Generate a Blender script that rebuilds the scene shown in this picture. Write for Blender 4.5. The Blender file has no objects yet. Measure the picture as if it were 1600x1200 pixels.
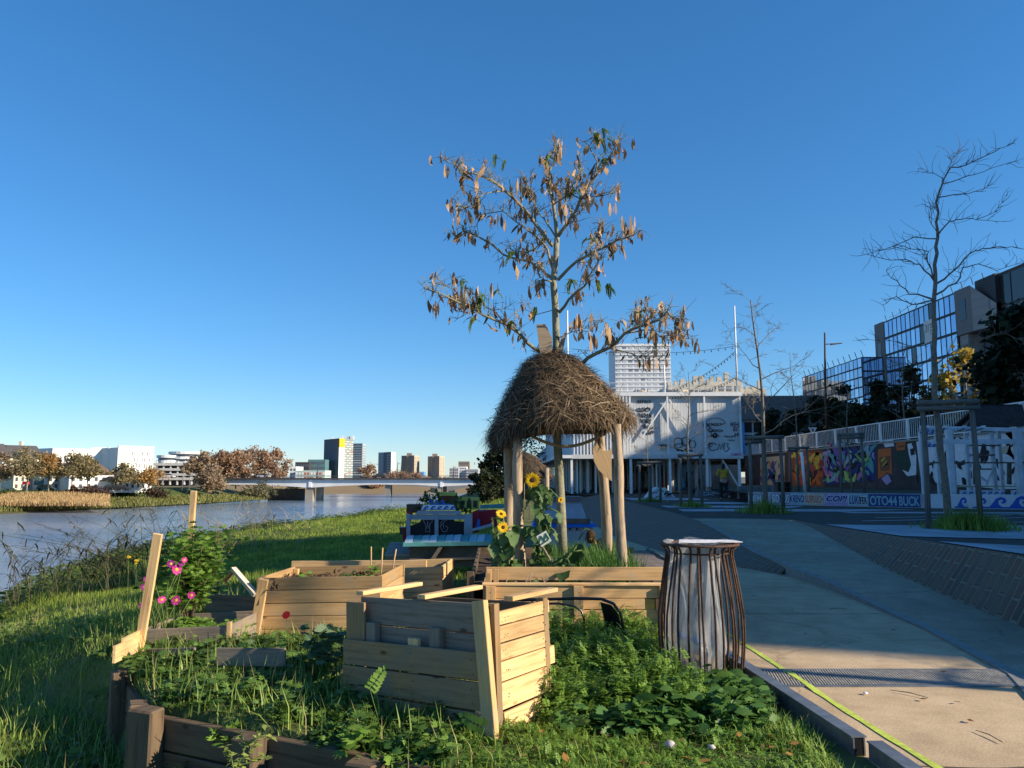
import bpy, math, random
import numpy as np
from mathutils import Vector, Matrix
random.seed(7); RNG = np.random.default_rng(11)
R = math.radians
SC = bpy.context.scene
COL = SC.collection
F = 1230.0; TH = math.atan(145/1230); CZ = 1.5
# ---------- camera geometry: a photo point (1600x1200) to a place in the world ----------
def ray(u, v):
    a = (u-800)/F; b = (600-v)/F
    return Vector((a, math.cos(TH)-b*math.sin(TH), math.sin(TH)+b*math.cos(TH)))
def P(u, v, Y):
    r = ray(u, v); return Vector((0, 0, CZ)) + r*(Y/r.y)
def PZ(u, v, z=0.0):
    r = ray(u, v); return Vector((0, 0, CZ)) + r*((z-CZ)/r.z)
def PX(u, v, X):
    r = ray(u, v); return Vector((0, 0, CZ)) + r*(X/r.x)
def sst(a, b, x):
    t = np.clip((x-a)/(b-a), 0, 1); return t*t*(3-2*t)
# ---------- mesh builder ----------
class MB:
    def __init__(s): s.v = []; s.f = []; s.uv = []; s.mi = []; s.sm = []
    def add(s, vs, fs, uvs=None, mi=0, sm=False):
        n = len(s.v); s.v.extend([tuple(p) for p in vs])
        for i, f in enumerate(fs):
            s.f.append(tuple(n+j for j in f)); s.mi.append(mi); s.sm.append(sm)
            s.uv.append(uvs[i] if uvs else [(vs[j][0], vs[j][1]) for j in f])
        return s
    def beam(s, p0, p1, w, h, up=(0, 0, 1), mi=0, taper=1.0, jit=0.0):
        p0 = Vector(p0); p1 = Vector(p1); d = p1-p0; L = d.length; d.normalize()
        x = d.cross(Vector(up))
        if x.length < 1e-4: x = d.cross(Vector((0, 1, 0)))
        x.normalize(); z = x.cross(d)
        vs = []
        for e, p, k in ((0, p0, 1), (1, p1, taper)):
            for a, b in ((-1, -1), (1, -1), (1, 1), (-1, 1)):
                q = p + x*(a*w/2*k) + z*(b*h/2*k)
                if jit: q = q + Vector((random.uniform(-jit, jit), random.uniform(-jit, jit), random.uniform(-jit, jit)))
                vs.append(q)
        o = random.uniform(0, 40); q = random.uniform(0, 40)
        fs = [(0, 1, 5, 4), (1, 2, 6, 5), (2, 3, 7, 6), (3, 0, 4, 7), (3, 2, 1, 0), (4, 5, 6, 7)]
        def fu(c0, c1): return [(o, q+c0), (o, q+c1), (o+L, q+c1), (o+L, q+c0)]
        uv = [fu(0, w), fu(w, w+h), fu(w+h, 2*w+h), fu(2*w+h, 2*w+2*h)]
        uv += [[(o, q), (o+.02, q+w), (o+.04, q+w), (o+.02, q)]]*2
        return s.add(vs, fs, uv, mi)
    def box(s, c, size, rz=0.0, mi=0):
        c = Vector(c); sx, sy, sz = size; m = Matrix.Rotation(rz, 3, 'Z')
        L = max(size)
        if L == sz: return s.beam(c-Vector((0, 0, sz/2)), c+Vector((0, 0, sz/2)), sx if rz == 0 else sx, sy, up=m@Vector((0, 1, 0)), mi=mi)
        if L == sx:
            e = m@Vector((sx/2, 0, 0)); return s.beam(c-e, c+e, sy, sz, mi=mi)
        e = m@Vector((0, sy/2, 0)); return s.beam(c-e, c+e, sx, sz, mi=mi)
    def tube(s, pts, rad, n=8, caps=True, mi=0, sm=True):
        pts = [Vector(p) for p in pts]; k = len(pts)
        if not hasattr(rad, '__len__'): rad = [rad]*k
        vs = []; ref = None; Ls = [0]
        for i in range(k):
            d = (pts[min(i+1, k-1)]-pts[max(i-1, 0)])
            if d.length < 1e-9: d = Vector((0, 0, 1))
            d.normalize()
            if ref is None: ref = Vector((1, 0, 0)) if abs(d.x) < .8 else Vector((0, 1, 0))
            a = (ref - d*ref.dot(d)); a.normalize(); b = d.cross(a); ref = a
            for j in range(n):
                t = 2*math.pi*j/n; vs.append(pts[i] + (a*math.cos(t)+b*math.sin(t))*rad[i])
            if i: Ls.append(Ls[-1]+(pts[i]-pts[i-1]).length)
        o = random.uniform(0, 30); fs = []; uv = []
        for i in range(k-1):
            w = 2*math.pi*max(rad[i], 1e-3)/n
            for j in range(n):
                j2 = (j+1) % n
                fs.append((i*n+j, i*n+j2, (i+1)*n+j2, (i+1)*n+j))
                uv.append([(o+Ls[i], o+j*w), (o+Ls[i], o+(j+1)*w), (o+Ls[i+1], o+(j+1)*w), (o+Ls[i+1], o+j*w)])
        if caps:
            fs.append(tuple(range(n-1, -1, -1))); uv.append([(o, o)]*n)
            fs.append(tuple((k-1)*n+j for j in range(n))); uv.append([(o, o)]*n)
        return s.add(vs, fs, uv, mi, sm)
    def lathe(s, c, prof, n=24, mi=0, sm=True):
        c = Vector(c); k = len(prof); vs = []; fs = []
        for r, z in prof:
            for j in range(n):
                t = 2*math.pi*j/n; vs.append(c+Vector((r*math.cos(t), r*math.sin(t), z)))
        for i in range(k-1):
            for j in range(n):
                j2 = (j+1) % n; fs.append((i*n+j, i*n+j2, (i+1)*n+j2, (i+1)*n+j))
        return s.add(vs, fs, None, mi, sm)
    def slab(s, pts, off, mi=0):
        """polygon pts (3D) extruded by vector off"""
        pts = [Vector(p) for p in pts]; off = Vector(off); n = len(pts)
        vs = pts + [p+off for p in pts]
        fs = [tuple(range(n))[::-1], tuple(range(n, 2*n))] + [(i, (i+1) % n, n+(i+1) % n, n+i) for i in range(n)]
        e = pts[1]-pts[0]; e.normalize(); nn = off.normalized(); g = nn.cross(e)
        uv = []
        for f in fs: uv.append([((vs[j]-pts[0]).dot(e)+(vs[j]-pts[0]).dot(nn)*.3, (vs[j]-pts[0]).dot(g)+(vs[j]-pts[0]).dot(nn)) for j in f])
        return s.add(vs, fs, uv, mi)
    def bulk(s, V, Fc, mi=0):
        n = len(s.v); s.v.extend(map(tuple, V.tolist()))
        for f in (Fc+n).tolist():
            s.f.append(tuple(f)); s.mi.append(mi); s.sm.append(False); s.uv.append([(0, 0)]*len(f))
        return s
    def build(s, name, mats, parent=None, origin=None, bevel=0.0):
        me = bpy.data.meshes.new(name)
        off = Vector(origin) if origin is not None else (WO[parent.name] if parent is not None else Vector((0, 0, 0)))
        me.from_pydata([(x-off.x, y-off.y, z-off.z) for x, y, z in s.v], [], s.f)
        uvl = me.uv_layers.new(name='UVMap')
        flat = [c for f in s.uv for p in f for c in p]
        uvl.data.foreach_set('uv', flat)
        me.polygons.foreach_set('material_index', s.mi); me.polygons.foreach_set('use_smooth', s.sm)
        for m in (mats if isinstance(mats, (list, tuple)) else [mats]): me.materials.append(m)
        me.update()
        o = bpy.data.objects.new(name, me); COL.objects.link(o)
        if parent is not None: o.parent = parent; WO[o.name] = off
        else: o.location = off; WO[o.name] = off
        if bevel:
            b = o.modifiers.new('bevel', 'BEVEL'); b.width = bevel; b.segments = 1; b.limit_method = 'ANGLE'
        return o
WO = {}
def bulk_obj(name, V, Fc, mats, parent=None, mi=None, uv=None, smooth=False):
    """many small faces at once; V (n,3) world, Fc (m,k)"""
    off = WO[parent.name] if parent is not None else Vector((0, 0, 0))
    V = np.asarray(V, dtype=np.float32) - np.array(off, dtype=np.float32)
    Fc = np.asarray(Fc, dtype=np.int32); m, k = Fc.shape
    me = bpy.data.meshes.new(name)
    me.vertices.add(len(V)); me.vertices.foreach_set('co', V.ravel())
    me.loops.add(m*k); me.loops.foreach_set('vertex_index', Fc.ravel())
    me.polygons.add(m); me.polygons.foreach_set('loop_start', np.arange(m, dtype=np.int32)*k)
    me.polygons.foreach_set('loop_total', np.full(m, k, dtype=np.int32))
    if mi is not None: me.polygons.foreach_set('material_index', np.asarray(mi, dtype=np.int32))
    if smooth: me.polygons.foreach_set('use_smooth', np.ones(m, dtype=bool))
    if uv is not None:
        l = me.uv_layers.new(name='UVMap'); l.data.foreach_set('uv', np.asarray(uv, dtype=np.float32).ravel())
    for q in (mats if isinstance(mats, (list, tuple)) else [mats]): me.materials.append(q)
    me.update(calc_edges=True)
    o = bpy.data.objects.new(name, me); COL.objects.link(o)
    if parent is not None: o.parent = parent
    WO[o.name] = off
    return o
def tag(o, label=None, cat=None, group=None, kind=None):
    if label: o['label'] = label
    if cat: o['category'] = cat
    if group: o['group'] = group
    if kind: o['kind'] = kind
    return o
def thing(name, loc, label, cat, group=None):
    o = bpy.data.objects.new(name, None); o.location = loc; o.empty_display_size = .1; COL.objects.link(o)
    WO[o.name] = Vector(loc); return tag(o, label, cat, group)
def copy_tree(o, parent=None):
    c = o.copy(); COL.objects.link(c)
    if parent is not None: c.parent = parent
    for ch in list(o.children): copy_tree(ch, c)
    return c
def dup(o, loc, rz=0.0, label=None, sc=1.0):
    c = copy_tree(o); c.location = loc; c.rotation_euler = (0, 0, rz); c.scale = (sc, sc, sc)
    if label: c['label'] = label
    return c
def struct(o): o['kind'] = 'structure'; return o
def stuff(o, label=None, cat=None):
    o['kind'] = 'stuff'
    if label: tag(o, label, cat)
    return o
# ---------- scatter of a small prototype ----------
def rotz(a):
    c, s_ = np.cos(a), np.sin(a); z = np.zeros_like(a); o = np.ones_like(a)
    return np.stack([np.stack([c, -s_, z], -1), np.stack([s_, c, z], -1), np.stack([z, z, o], -1)], -2)
def rotx(a):
    c, s_ = np.cos(a), np.sin(a); z = np.zeros_like(a); o = np.ones_like(a)
    return np.stack([np.stack([o, z, z], -1), np.stack([z, c, -s_], -1), np.stack([z, s_, c], -1)], -2)
def scatter(PV, PF, pos, M):
    """PV (k,3), PF (m,q), pos (n,3), M (n,3,3) -> V, F"""
    n = len(pos); k = len(PV)
    V = np.einsum('nij,kj->nki', M, PV) + pos[:, None, :]
    Fc = (PF[None] + (np.arange(n)*k)[:, None, None]).reshape(-1, PF.shape[1])
    return V.reshape(-1, 3), Fc
def cat2(parts):
    Vs = []; Fs = []; n = 0
    for V, Fc in parts:
        Vs.append(V); Fs.append(Fc+n); n += len(V)
    return np.concatenate(Vs), np.concatenate(Fs)
LEAF = (np.array([[0, 0, 0], [.28, .35, .05], [0, 1, -.08], [-.28, .35, .05]], float), np.array([[0, 1, 2, 3]]))
def blade_proto(w=.008, bend=.25):
    return (np.array([[-w/2, 0, 0], [w/2, 0, 0], [w*.4, bend*.25, .55], [-w*.4, bend*.25, .55], [0, bend, 1.0], [0.0005, bend, 1.0]], float),
            np.array([[0, 1, 2, 3], [3, 2, 5, 4]]))
def rnd_rot(n, tilt=1.2, base=0.0):
    return rotz(RNG.uniform(0, 2*np.pi, n)) @ rotx(base+RNG.uniform(-tilt, tilt, n)) @ rotz(RNG.uniform(0, 2*np.pi, n))
# ---------- materials ----------
def nd(nt, t, **kw):
    n = nt.nodes.new(t)
    for k, v in kw.items():
        if k in n.inputs.keys(): n.inputs[k].default_value = v
        else: setattr(n, k, v)
    return n
def c4(c): return (c[0], c[1], c[2], 1)
MATS = {}
def base_mat(name, rough, spec=.3, metal=0):
    m = bpy.data.materials.new(name); m.use_nodes = True; nt = m.node_tree; b = nt.nodes['Principled BSDF']
    b.inputs['Roughness'].default_value = rough; b.inputs['Specular IOR Level'].default_value = spec; b.inputs['Metallic'].default_value = metal
    return m, nt, b
def ramp(nt, stops):
    r = nt.nodes.new('ShaderNodeValToRGB'); e = r.color_ramp.elements
    while len(e) < len(stops): e.new(.5)
    for i, (p, c) in enumerate(stops): e[i].position = p; e[i].color = c4(c)
    return r
def mixc(nt, a, b, fac, mode='MIX'):
    n = nt.nodes.new('ShaderNodeMix'); n.data_type = 'RGBA'; n.blend_type = mode
    for s_, x in ((0, fac), (6, a), (7, b)):
        if hasattr(x, 'links'): nt.links.new(x, n.inputs[s_])
        elif s_ == 0: n.inputs[0].default_value = x
        else: n.inputs[s_].default_value = c4(x)
    return n.outputs[2]
def M(name, col, rough=.8, var=.18, scale=6.0, bump=.1, spec=.3, metal=0, col2=None, isl=0.0, bscale=None, stain=0.0):
    """plain weathered surface: two scales of noise round one colour"""
    if name in MATS: return MATS[name]
    m, nt, b = base_mat(name, rough, spec, metal); L = nt.links.new
    tc = nd(nt, 'ShaderNodeTexCoord')
    n1 = nd(nt, 'ShaderNodeTexNoise', Scale=scale, Detail=6.0, Roughness=.6); L(tc.outputs['Object'], n1.inputs['Vector'])
    lo = [x*(1-var) for x in col]; hi = [min(1, x*(1+var)) for x in col]
    if col2: lo = list(col2); hi = list(col)
    r = ramp(nt, [(.3, lo), (.7, hi)]); L(n1.outputs['Fac'], r.inputs['Fac']); c = r.outputs['Color']
    if stain:
        n2 = nd(nt, 'ShaderNodeTexNoise', Scale=scale*.17, Detail=8.0, Roughness=.65); L(tc.outputs['Object'], n2.inputs['Vector'])
        r2 = ramp(nt, [(.42, (1-stain,)*3), (.62, (1, 1, 1))]); L(n2.outputs['Fac'], r2.inputs['Fac'])
        c = mixc(nt, c, r2.outputs['Color'], 1.0, 'MULTIPLY')
    if isl:
        g = nd(nt, 'ShaderNodeNewGeometry'); r3 = ramp(nt, [(0, (1-isl,)*3), (1, (1+isl,)*3)]); L(g.outputs['Random Per Island'], r3.inputs['Fac'])
        c = mixc(nt, c, r3.outputs['Color'], 1.0, 'MULTIPLY')
    L(c, b.inputs['Base Color'])
    if bump:
        nb = nd(nt, 'ShaderNodeTexNoise', Scale=bscale or scale*6, Detail=5.0); L(tc.outputs['Object'], nb.inputs['Vector'])
        bp = nd(nt, 'ShaderNodeBump', Strength=bump, Distance=.02); L(nb.outputs['Fac'], bp.inputs['Height']); L(bp.outputs['Normal'], b.inputs['Normal'])
    MATS[name] = m; return m
def WOOD(name, col, dark, grey=None, rough=.75, isl=.30, knots=True, gs=38.0, mask=.45):
    """sawn boards; grain runs along U, which the beams lay along their length"""
    if name in MATS: return MATS[name]
    m, nt, b = base_mat(name, rough, .25); L = nt.links.new
    uv = nd(nt, 'ShaderNodeUVMap'); g = nd(nt, 'ShaderNodeNewGeometry')
    mp = nd(nt, 'ShaderNodeMapping'); mp.inputs['Scale'].default_value = (2.2, gs, 1); L(uv.outputs['UV'], mp.inputs['Vector'])
    n1 = nd(nt, 'ShaderNodeTexNoise', Scale=1.0, Detail=7.0, Roughness=.62, Distortion=.35); L(mp.outputs['Vector'], n1.inputs['Vector'])
    r = ramp(nt, [(.32, dark), (.52, col), (.75, [min(1, x*1.12) for x in col])]); L(n1.outputs['Fac'], r.inputs['Fac']); c = r.outputs['Color']
    n3 = nd(nt, 'ShaderNodeTexNoise', Scale=3.4, Detail=8.0, Roughness=.7); L(uv.outputs['UV'], n3.inputs['Vector'])
    if grey:
        r2 = ramp(nt, [(mask, (0, 0, 0)), (mask+.25, (1, 1, 1))]); L(n3.outputs['Fac'], r2.inputs['Fac'])
        c = mixc(nt, c, grey, r2.outputs['Color'])
    if knots:
        mk = nd(nt, 'ShaderNodeMapping'); mk.inputs['Scale'].default_value = (3.0, 7.0, 1); L(uv.outputs['UV'], mk.inputs['Vector'])
        vo = nd(nt, 'ShaderNodeTexVoronoi', Scale=1.0); L(mk.outputs['Vector'], vo.inputs['Vector'])
        r4 = ramp(nt, [(.05, (.28, .2, .14)), (.13, (1, 1, 1))]); L(vo.outputs['Distance'], r4.inputs['Fac'])
        c = mixc(nt, c, r4.outputs['Color'], .85, 'MULTIPLY')
    r3 = ramp(nt, [(0, (1-isl, 1-isl*.95, 1-isl*.9)), (1, (1+isl*.6,)*3)]); L(g.outputs['Random Per Island'], r3.inputs['Fac'])
    c = mixc(nt, c, r3.outputs['Color'], 1.0, 'MULTIPLY')
    L(c, b.inputs['Base Color'])
    bp = nd(nt, 'ShaderNodeBump', Strength=.35, Distance=.004); L(n1.outputs['Fac'], bp.inputs['Height']); L(bp.outputs['Normal'], b.inputs['Normal'])
    MATS[name] = m; return m
def LEAFM(name, col, col2, trans=.35, rough=.55, nscale=0.0):
    """leaves and blades: each island its own tone, thin enough to let light through"""
    if name in MATS: return MATS[name]
    m, nt, b = base_mat(name, rough, .25); L = nt.links.new
    g = nd(nt, 'ShaderNodeNewGeometry'); r = ramp(nt, [(0, col), (1, col2)]); L(g.outputs['Random Per Island'], r.inputs['Fac']); c = r.outputs['Color']
    if nscale:
        n = nd(nt, 'ShaderNodeTexNoise', Scale=nscale, Detail=3.0); L(g.outputs['Position'], n.inputs['Vector'])
        rr = ramp(nt, [(.35, (.6, .62, .55)), (.65, (1.25, 1.2, 1.1))]); L(n.outputs['Fac'], rr.inputs['Fac'])
        c = mixc(nt, c, rr.outputs['Color'], 1.0, 'MULTIPLY')
    L(c, b.inputs['Base Color'])
    t = nd(nt, 'ShaderNodeBsdfTranslucent'); L(c, t.inputs['Color'])
    mx = nd(nt, 'ShaderNodeMixShader', Fac=trans); L(b.outputs[0], mx.inputs[1]); L(t.outputs[0], mx.inputs[2])
    L(mx.outputs[0], nt.nodes['Material Output'].inputs['Surface'])
    MATS[name] = m; return m
def GLASS(name, col, rough=.04, metal=.9):
    if name in MATS: return MATS[name]
    m, nt, b = base_mat(name, rough, .6, metal); L = nt.links.new
    g = nd(nt, 'ShaderNodeNewGeometry'); oi = nd(nt, 'ShaderNodeObjectInfo')
    r = ramp(nt, [(0, [x*.75 for x in col]), (1, [min(1, x*1.15) for x in col])]); L(oi.outputs['Random'], r.inputs['Fac']); L(r.outputs['Color'], b.inputs['Base Color'])
    n = nd(nt, 'ShaderNodeTexNoise', Scale=.35, Detail=1.0); L(g.outputs['Position'], n.inputs['Vector'])
    bp = nd(nt, 'ShaderNodeBump', Strength=.04, Distance=.3); L(n.outputs['Fac'], bp.inputs['Height']); L(bp.outputs['Normal'], b.inputs['Normal'])
    MATS[name] = m; return m
pine = WOOD('pine_boards', (.55, .34, .15), (.40, .24, .11), (.40, .31, .21), mask=.5)
pine2 = WOOD('fresh_pine', (.66, .43, .205), (.44, .25, .105), (.46, .33, .20), mask=.56)
pallet = WOOD('weathered_pallet', (.31, .19, .085), (.17, .11, .055), (.22, .17, .11), mask=.4)  # weathered wood, darkened further so the crate front reads as shaded
greyw = WOOD('grey_timber', (.24, .19, .14), (.12, .095, .07), (.18, .155, .125), knots=True)
sleeper = WOOD('old_sleeper', (.13, .088, .052), (.05, .034, .021), (.095, .073, .05), gs=24)
logw = WOOD('bare_log', (.40, .30, .20), (.13, .095, .06), (.27, .22, .17), gs=26, mask=.5, isl=.1)
stakew = WOOD('tree_stake_wood', (.14, .135, .12), (.07, .068, .06), None, gs=26, knots=False)
barkm = M('grey_bark', (.17, .15, .12), .9, .35, 14, .5, bscale=60)
bark2 = M('lichened_bark', (.24, .23, .16), .9, .3, 22, .5, bscale=90)
steel = M('galvanised_steel', (.24, .26, .28), .5, .25, 9, .08, .5, .6, stain=.3)
blackm = M('black_paint', (.012, .012, .014), .35, .2, 9, .03, .5)
rustm = M('rusty_bar', (.065, .034, .022), .65, .55, 40, .3)
whitep = M('white_paint', (.78, .79, .80), .5, .06, 3, .04)
# ---------- camera, sun, sky ----------
cam = bpy.data.objects.new('camera', bpy.data.cameras.new('camera')); COL.objects.link(cam); SC.camera = cam
cam.location = (0, 0, CZ); cam.rotation_euler = (R(90)+TH, 0, 0)
cam.data.sensor_fit = 'HORIZONTAL'; cam.data.sensor_width = 36; cam.data.lens = 36*F/1600
cam.data.clip_start = .05; cam.data.clip_end = 12000
SUN_EL = R(25); SUN_AZ = R(109)
sund = Vector((math.sin(SUN_AZ)*math.cos(SUN_EL), math.cos(SUN_AZ)*math.cos(SUN_EL), math.sin(SUN_EL)))
ld = bpy.data.lights.new('sun', 'SUN'); ld.energy = 5.0; ld.angle = R(.53); ld.color = (1, .86, .66)
lo = bpy.data.objects.new('sun', ld); COL.objects.link(lo); lo.rotation_euler = sund.to_track_quat('Z', 'Y').to_euler()
w = bpy.data.worlds.new('World'); SC.world = w; w.use_nodes = True
sky = w.node_tree.nodes.new('ShaderNodeTexSky'); sky.sky_type = 'NISHITA'; sky.sun_disc = False
sky.sun_elevation = SUN_EL; sky.sun_rotation = SUN_AZ; sky.air_density = 1.0; sky.dust_density = 0; sky.ozone_density = 8; sky.altitude = 0
bg = w.node_tree.nodes['Background']; bg.inputs['Strength'].default_value = .128
hs = w.node_tree.nodes.new('ShaderNodeHueSaturation'); hs.inputs['Saturation'].default_value = 1.18
gm = w.node_tree.nodes.new('ShaderNodeGamma'); gm.inputs['Gamma'].default_value = .82; w.node_tree.links.new(sky.outputs[0], gm.inputs['Color']); w.node_tree.links.new(gm.outputs[0], hs.inputs['Color']); w.node_tree.links.new(hs.outputs[0], bg.inputs['Color'])
SC.view_settings.view_transform = 'Standard'; SC.view_settings.look = 'None'; SC.view_settings.exposure = .78; SC.view_settings.gamma = 1
SC.cycles.max_bounces = 6; SC.cycles.diffuse_bounces = 4; SC.cycles.transparent_max_bounces = 8
# ---------- ground heights ----------
WA = np.array([-2.32, 5.3]); WB = np.array([-.35, 4.33])      # timber wall along the front of the raised bed
WD = (WB-WA)/np.linalg.norm(WB-WA); WN = np.array([-WD[1], WD[0]])
SA = np.array([-2.32, 5.3]); SB = np.array([-3.55, 7.2]); SD = (SB-SA)/np.linalg.norm(SB-SA); SN = np.array([SD[1], -SD[0]])
_ph = RNG.uniform(0, 6.28, 12)
def wob(x, y):
    return (np.sin(x*1.7+_ph[0])*np.sin(y*1.3+_ph[1])*.02+np.sin(x*4.1+y*2.2+_ph[2])*.012+np.sin(x*.6-y*.45+_ph[3])*.03)
def brow(y):
    return np.interp(y, [-20, 4, 10, 15, 21, 26, 36, 47, 70, 110, 400], [-8, -8.4, -8.6, -9.4, -10.9, -10.2, -8.2, -6.4, -5.4, -5, -5])
def zg(x, y):
    x = np.asarray(x, float); y = np.asarray(y, float)
    s1 = (x-WA[0])*WN[0]+(y-WA[1])*WN[1]; s2 = (x-SA[0])*SN[0]+(y-SA[1])*SN[1]
    w2 = .06+2.6*sst(6.4, 9.5, y)
    ins = sst(-.02, .06, s1)*sst(-w2, .05, s2)
    A = .52*sst(-.25, -1.5, x)
    z = -A*(1-ins)
    b = brow(y); t = np.clip((x-b)/5.0, 0, 1)
    z = np.minimum(z, 0) - (1-t)*.12*sst(8, 12, y)
    z = z + wob(x, y)*sst(1.9, 1.2, x)
    z = z - 6.3*sst(0.3, -9.5, x-b) - .12*sst(1.2, 0, x-b)
    z = z - .22*sst(-.5, -3, x)*sst(10, 24, y) - .5*sst(-3.2, -8.5, x)*sst(30, 15, y)
    return z
ZP = .45                                                     # plaza level
def grid_obj(name, xs, ys, zf, mat, uvs=1.0):
    X, Y = np.meshgrid(xs, ys); Z = zf(X, Y); nx, ny = len(xs), len(ys)
    V = np.stack([X, Y, Z], -1).reshape(-1, 3)
    i = np.arange((ny-1)*(nx-1)); r, c = i//(nx-1), i % (nx-1); a = r*nx+c
    Fc = np.stack([a, a+1, a+nx+1, a+nx], -1)
    return bulk_obj(name, V, Fc, mat, uv=V[Fc.ravel()][:, :2]*uvs, smooth=True)
soil = M('grassy_soil', (.13, .16, .04), .95, .4, 3, .5, col2=(.08, .08, .03))
xs = np.concatenate([np.linspace(-30, -4, 60), np.linspace(-3.95, 1.9, 118)])
ys = np.concatenate([np.linspace(-6, 3, 12), np.linspace(3.05, 9, 120), np.linspace(9.2, 60, 140), np.linspace(61, 420, 60)])
struct(grid_obj('grass_bank', xs, ys, zg, soil))
def conc_mat(name, col, speck, st):
    m, nt, b = base_mat(name, .88, .2); L = nt.links.new; g = nd(nt, 'ShaderNodeNewGeometry'); c = None
    for sc_, lo, hi, dt in ((.45, 1-st, 1.08, 8.0), (3.5, 1-st*.6, 1.1, 8.0), (75.0, 1-speck, 1+speck, 2.0)):
        n = nd(nt, 'ShaderNodeTexNoise', Scale=sc_, Detail=dt, Roughness=.62); L(g.outputs['Position'], n.inputs['Vector']); r = ramp(nt, [(.34, (lo, lo*.985, lo*.96)), (.64, (hi,)*3)]); L(n.outputs['Fac'], r.inputs['Fac'])
        c = mixc(nt, c if c is not None else col, r.outputs['Color'], 1.0, 'MULTIPLY')
    v = nd(nt, 'ShaderNodeTexVoronoi', Scale=.55); v.feature = 'DISTANCE_TO_EDGE'; nz = nd(nt, 'ShaderNodeTexNoise', Scale=1.4, Detail=6.0); L(g.outputs['Position'], nz.inputs['Vector']); L(mixc(nt, g.outputs['Position'], nz.outputs['Color'], .35), v.inputs['Vector'])
    r = ramp(nt, [(0, (.55, .52, .48)), (.006, (1, 1, 1))]); L(v.outputs['Distance'], r.inputs['Fac']); c = mixc(nt, c, r.outputs['Color'], .6, 'MULTIPLY'); L(c, b.inputs['Base Color'])
    nb = nd(nt, 'ShaderNodeTexNoise', Scale=110.0, Detail=4.0); L(g.outputs['Position'], nb.inputs['Vector']); bp = nd(nt, 'ShaderNodeBump', Strength=.25, Distance=.01); L(nb.outputs['Fac'], bp.inputs['Height']); L(bp.outputs['Normal'], b.inputs['Normal']); return m
concrete = conc_mat('sandy_concrete', (.50, .38, .245), .16, .24)
rampc = conc_mat('grey_concrete', (.34, .285, .21), .22, .27)
asph = M('plaza_asphalt', (.068, .058, .046), .9, .25, 14, .25, bscale=90, stain=.3)
# path: low level from the steel edging to the foot of the slopes
struct(grid_obj('path', np.array([1.9, 2.6, 3.4, 4.2, 5.3, 7.0]), np.array([-6, 0, 3, 5, 7, 9, 12, 16, 22, 30, 40, 46]), lambda x, y: x*0, concrete))
def rl(y): return np.interp(y, [-6, 5.2, 6.2, 8, 10.7, 14, 18.4, 22], [3.0, 3.4, 3.8, 4.1, 4.3, 4.2, 4.5, 4.6])     # ramp left edge
def rr_(y): return np.interp(y, [-6, 5.2, 7.9, 12, 15.2, 18.4, 22], [4.6, 4.75, 5.08, 5.6, 6.15, 6.75, 6.8])
def rz_(y): return .012+.438*sst(7.5, 20.5, y)
yy = np.linspace(-6, 20.4, 50)
def strip(name, ys, left, right, zl, zr, mat, n=6):
    V = []; uv = []
    for y in ys:
        for k in range(n+1):
            t = k/n; V.append((left(y)*(1-t)+right(y)*t, y, zl(y)*(1-t)+zr(y)*t)); uv.append((y, t*max(.6, right(y)-left(y))))
    Fc = []
    for i in range(len(ys)-1):
        for k in range(n): a = i*(n+1)+k; Fc.append((a, a+1, a+n+2, a+n+1))
    Fc = np.array(Fc); uv = np.array(uv)
    return bulk_obj(name, np.array(V), Fc, mat, uv=uv[Fc.ravel()], smooth=True)
struct(strip('ramp', yy, rl, rr_, rz_, rz_, rampc))
# paved slopes of worn setts
def setts():
    m, nt, b = base_mat('paved_setts', .9, .2); L = nt.links.new
    uv = nd(nt, 'ShaderNodeUVMap'); mp = nd(nt, 'ShaderNodeMapping'); mp.inputs['Rotation'].default_value = (0, 0, R(90)); L(uv.outputs['UV'], mp.inputs['Vector'])
    nz = nd(nt, 'ShaderNodeTexNoise', Scale=3.0, Detail=3.0); L(uv.outputs['UV'], nz.inputs['Vector'])
    mv = mixc(nt, mp.outputs['Vector'], nz.outputs['Color'], .03)
    br = nd(nt, 'ShaderNodeTexBrick', Scale=1.0); br.inputs['Brick Width'].default_value = .36; br.inputs['Row Height'].default_value = .15
    br.inputs['Mortar Size'].default_value = .022; br.inputs['Mortar Smooth'].default_value = .5
    br.inputs['Color1'].default_value = (.20, .105, .07, 1); br.inputs['Color2'].default_value = (.09, .08, .07, 1); br.inputs['Mortar'].default_value = (.25, .215, .165, 1)
    L(mv, br.inputs['Vector'])
    n2 = nd(nt, 'ShaderNodeTexNoise', Scale=1.3, Detail=8.0, Roughness=.7); L(uv.outputs['UV'], n2.inputs['Vector'])
    r2 = ramp(nt, [(.35, (0, 0, 0)), (.68, (1, 1, 1))]); L(n2.outputs['Fac'], r2.inputs['Fac'])
    c = mixc(nt, br.outputs['Color'], (.17, .145, .11), r2.outputs['Color'])
    L(c, b.inputs['Base Color'])
    bp = nd(nt, 'ShaderNodeBump', Strength=.8, Distance=.03, invert=True); L(br.outputs['Fac'], bp.inputs['Height']); L(bp.outputs['Normal'], b.inputs['Normal'])
    return m
SET = setts()
pe = lambda y: float(np.interp(y, [-6, 6, 8.4, 12.3, 17.2, 19.2], [4.95, 5.15, 5.50, 6.06, 6.66, 6.87]))
pcz = lambda y: float(np.interp(y, [-6, 6, 8.4, 12.3, 17.2, 19.2], [.72, .70, .66, .57, .47, ZP+.004]))
def zpl(x, y): return ZP+(pcz(y)-ZP)*min(1, max(0, (9-x)/(9-pe(y))))      # plaza edge on the right of the ramp
struct(strip('paved_slope', np.linspace(-6, 19.2, 40), lambda y: rr_(y)-.02, pe, rz_, pcz, SET, 8))
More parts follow.
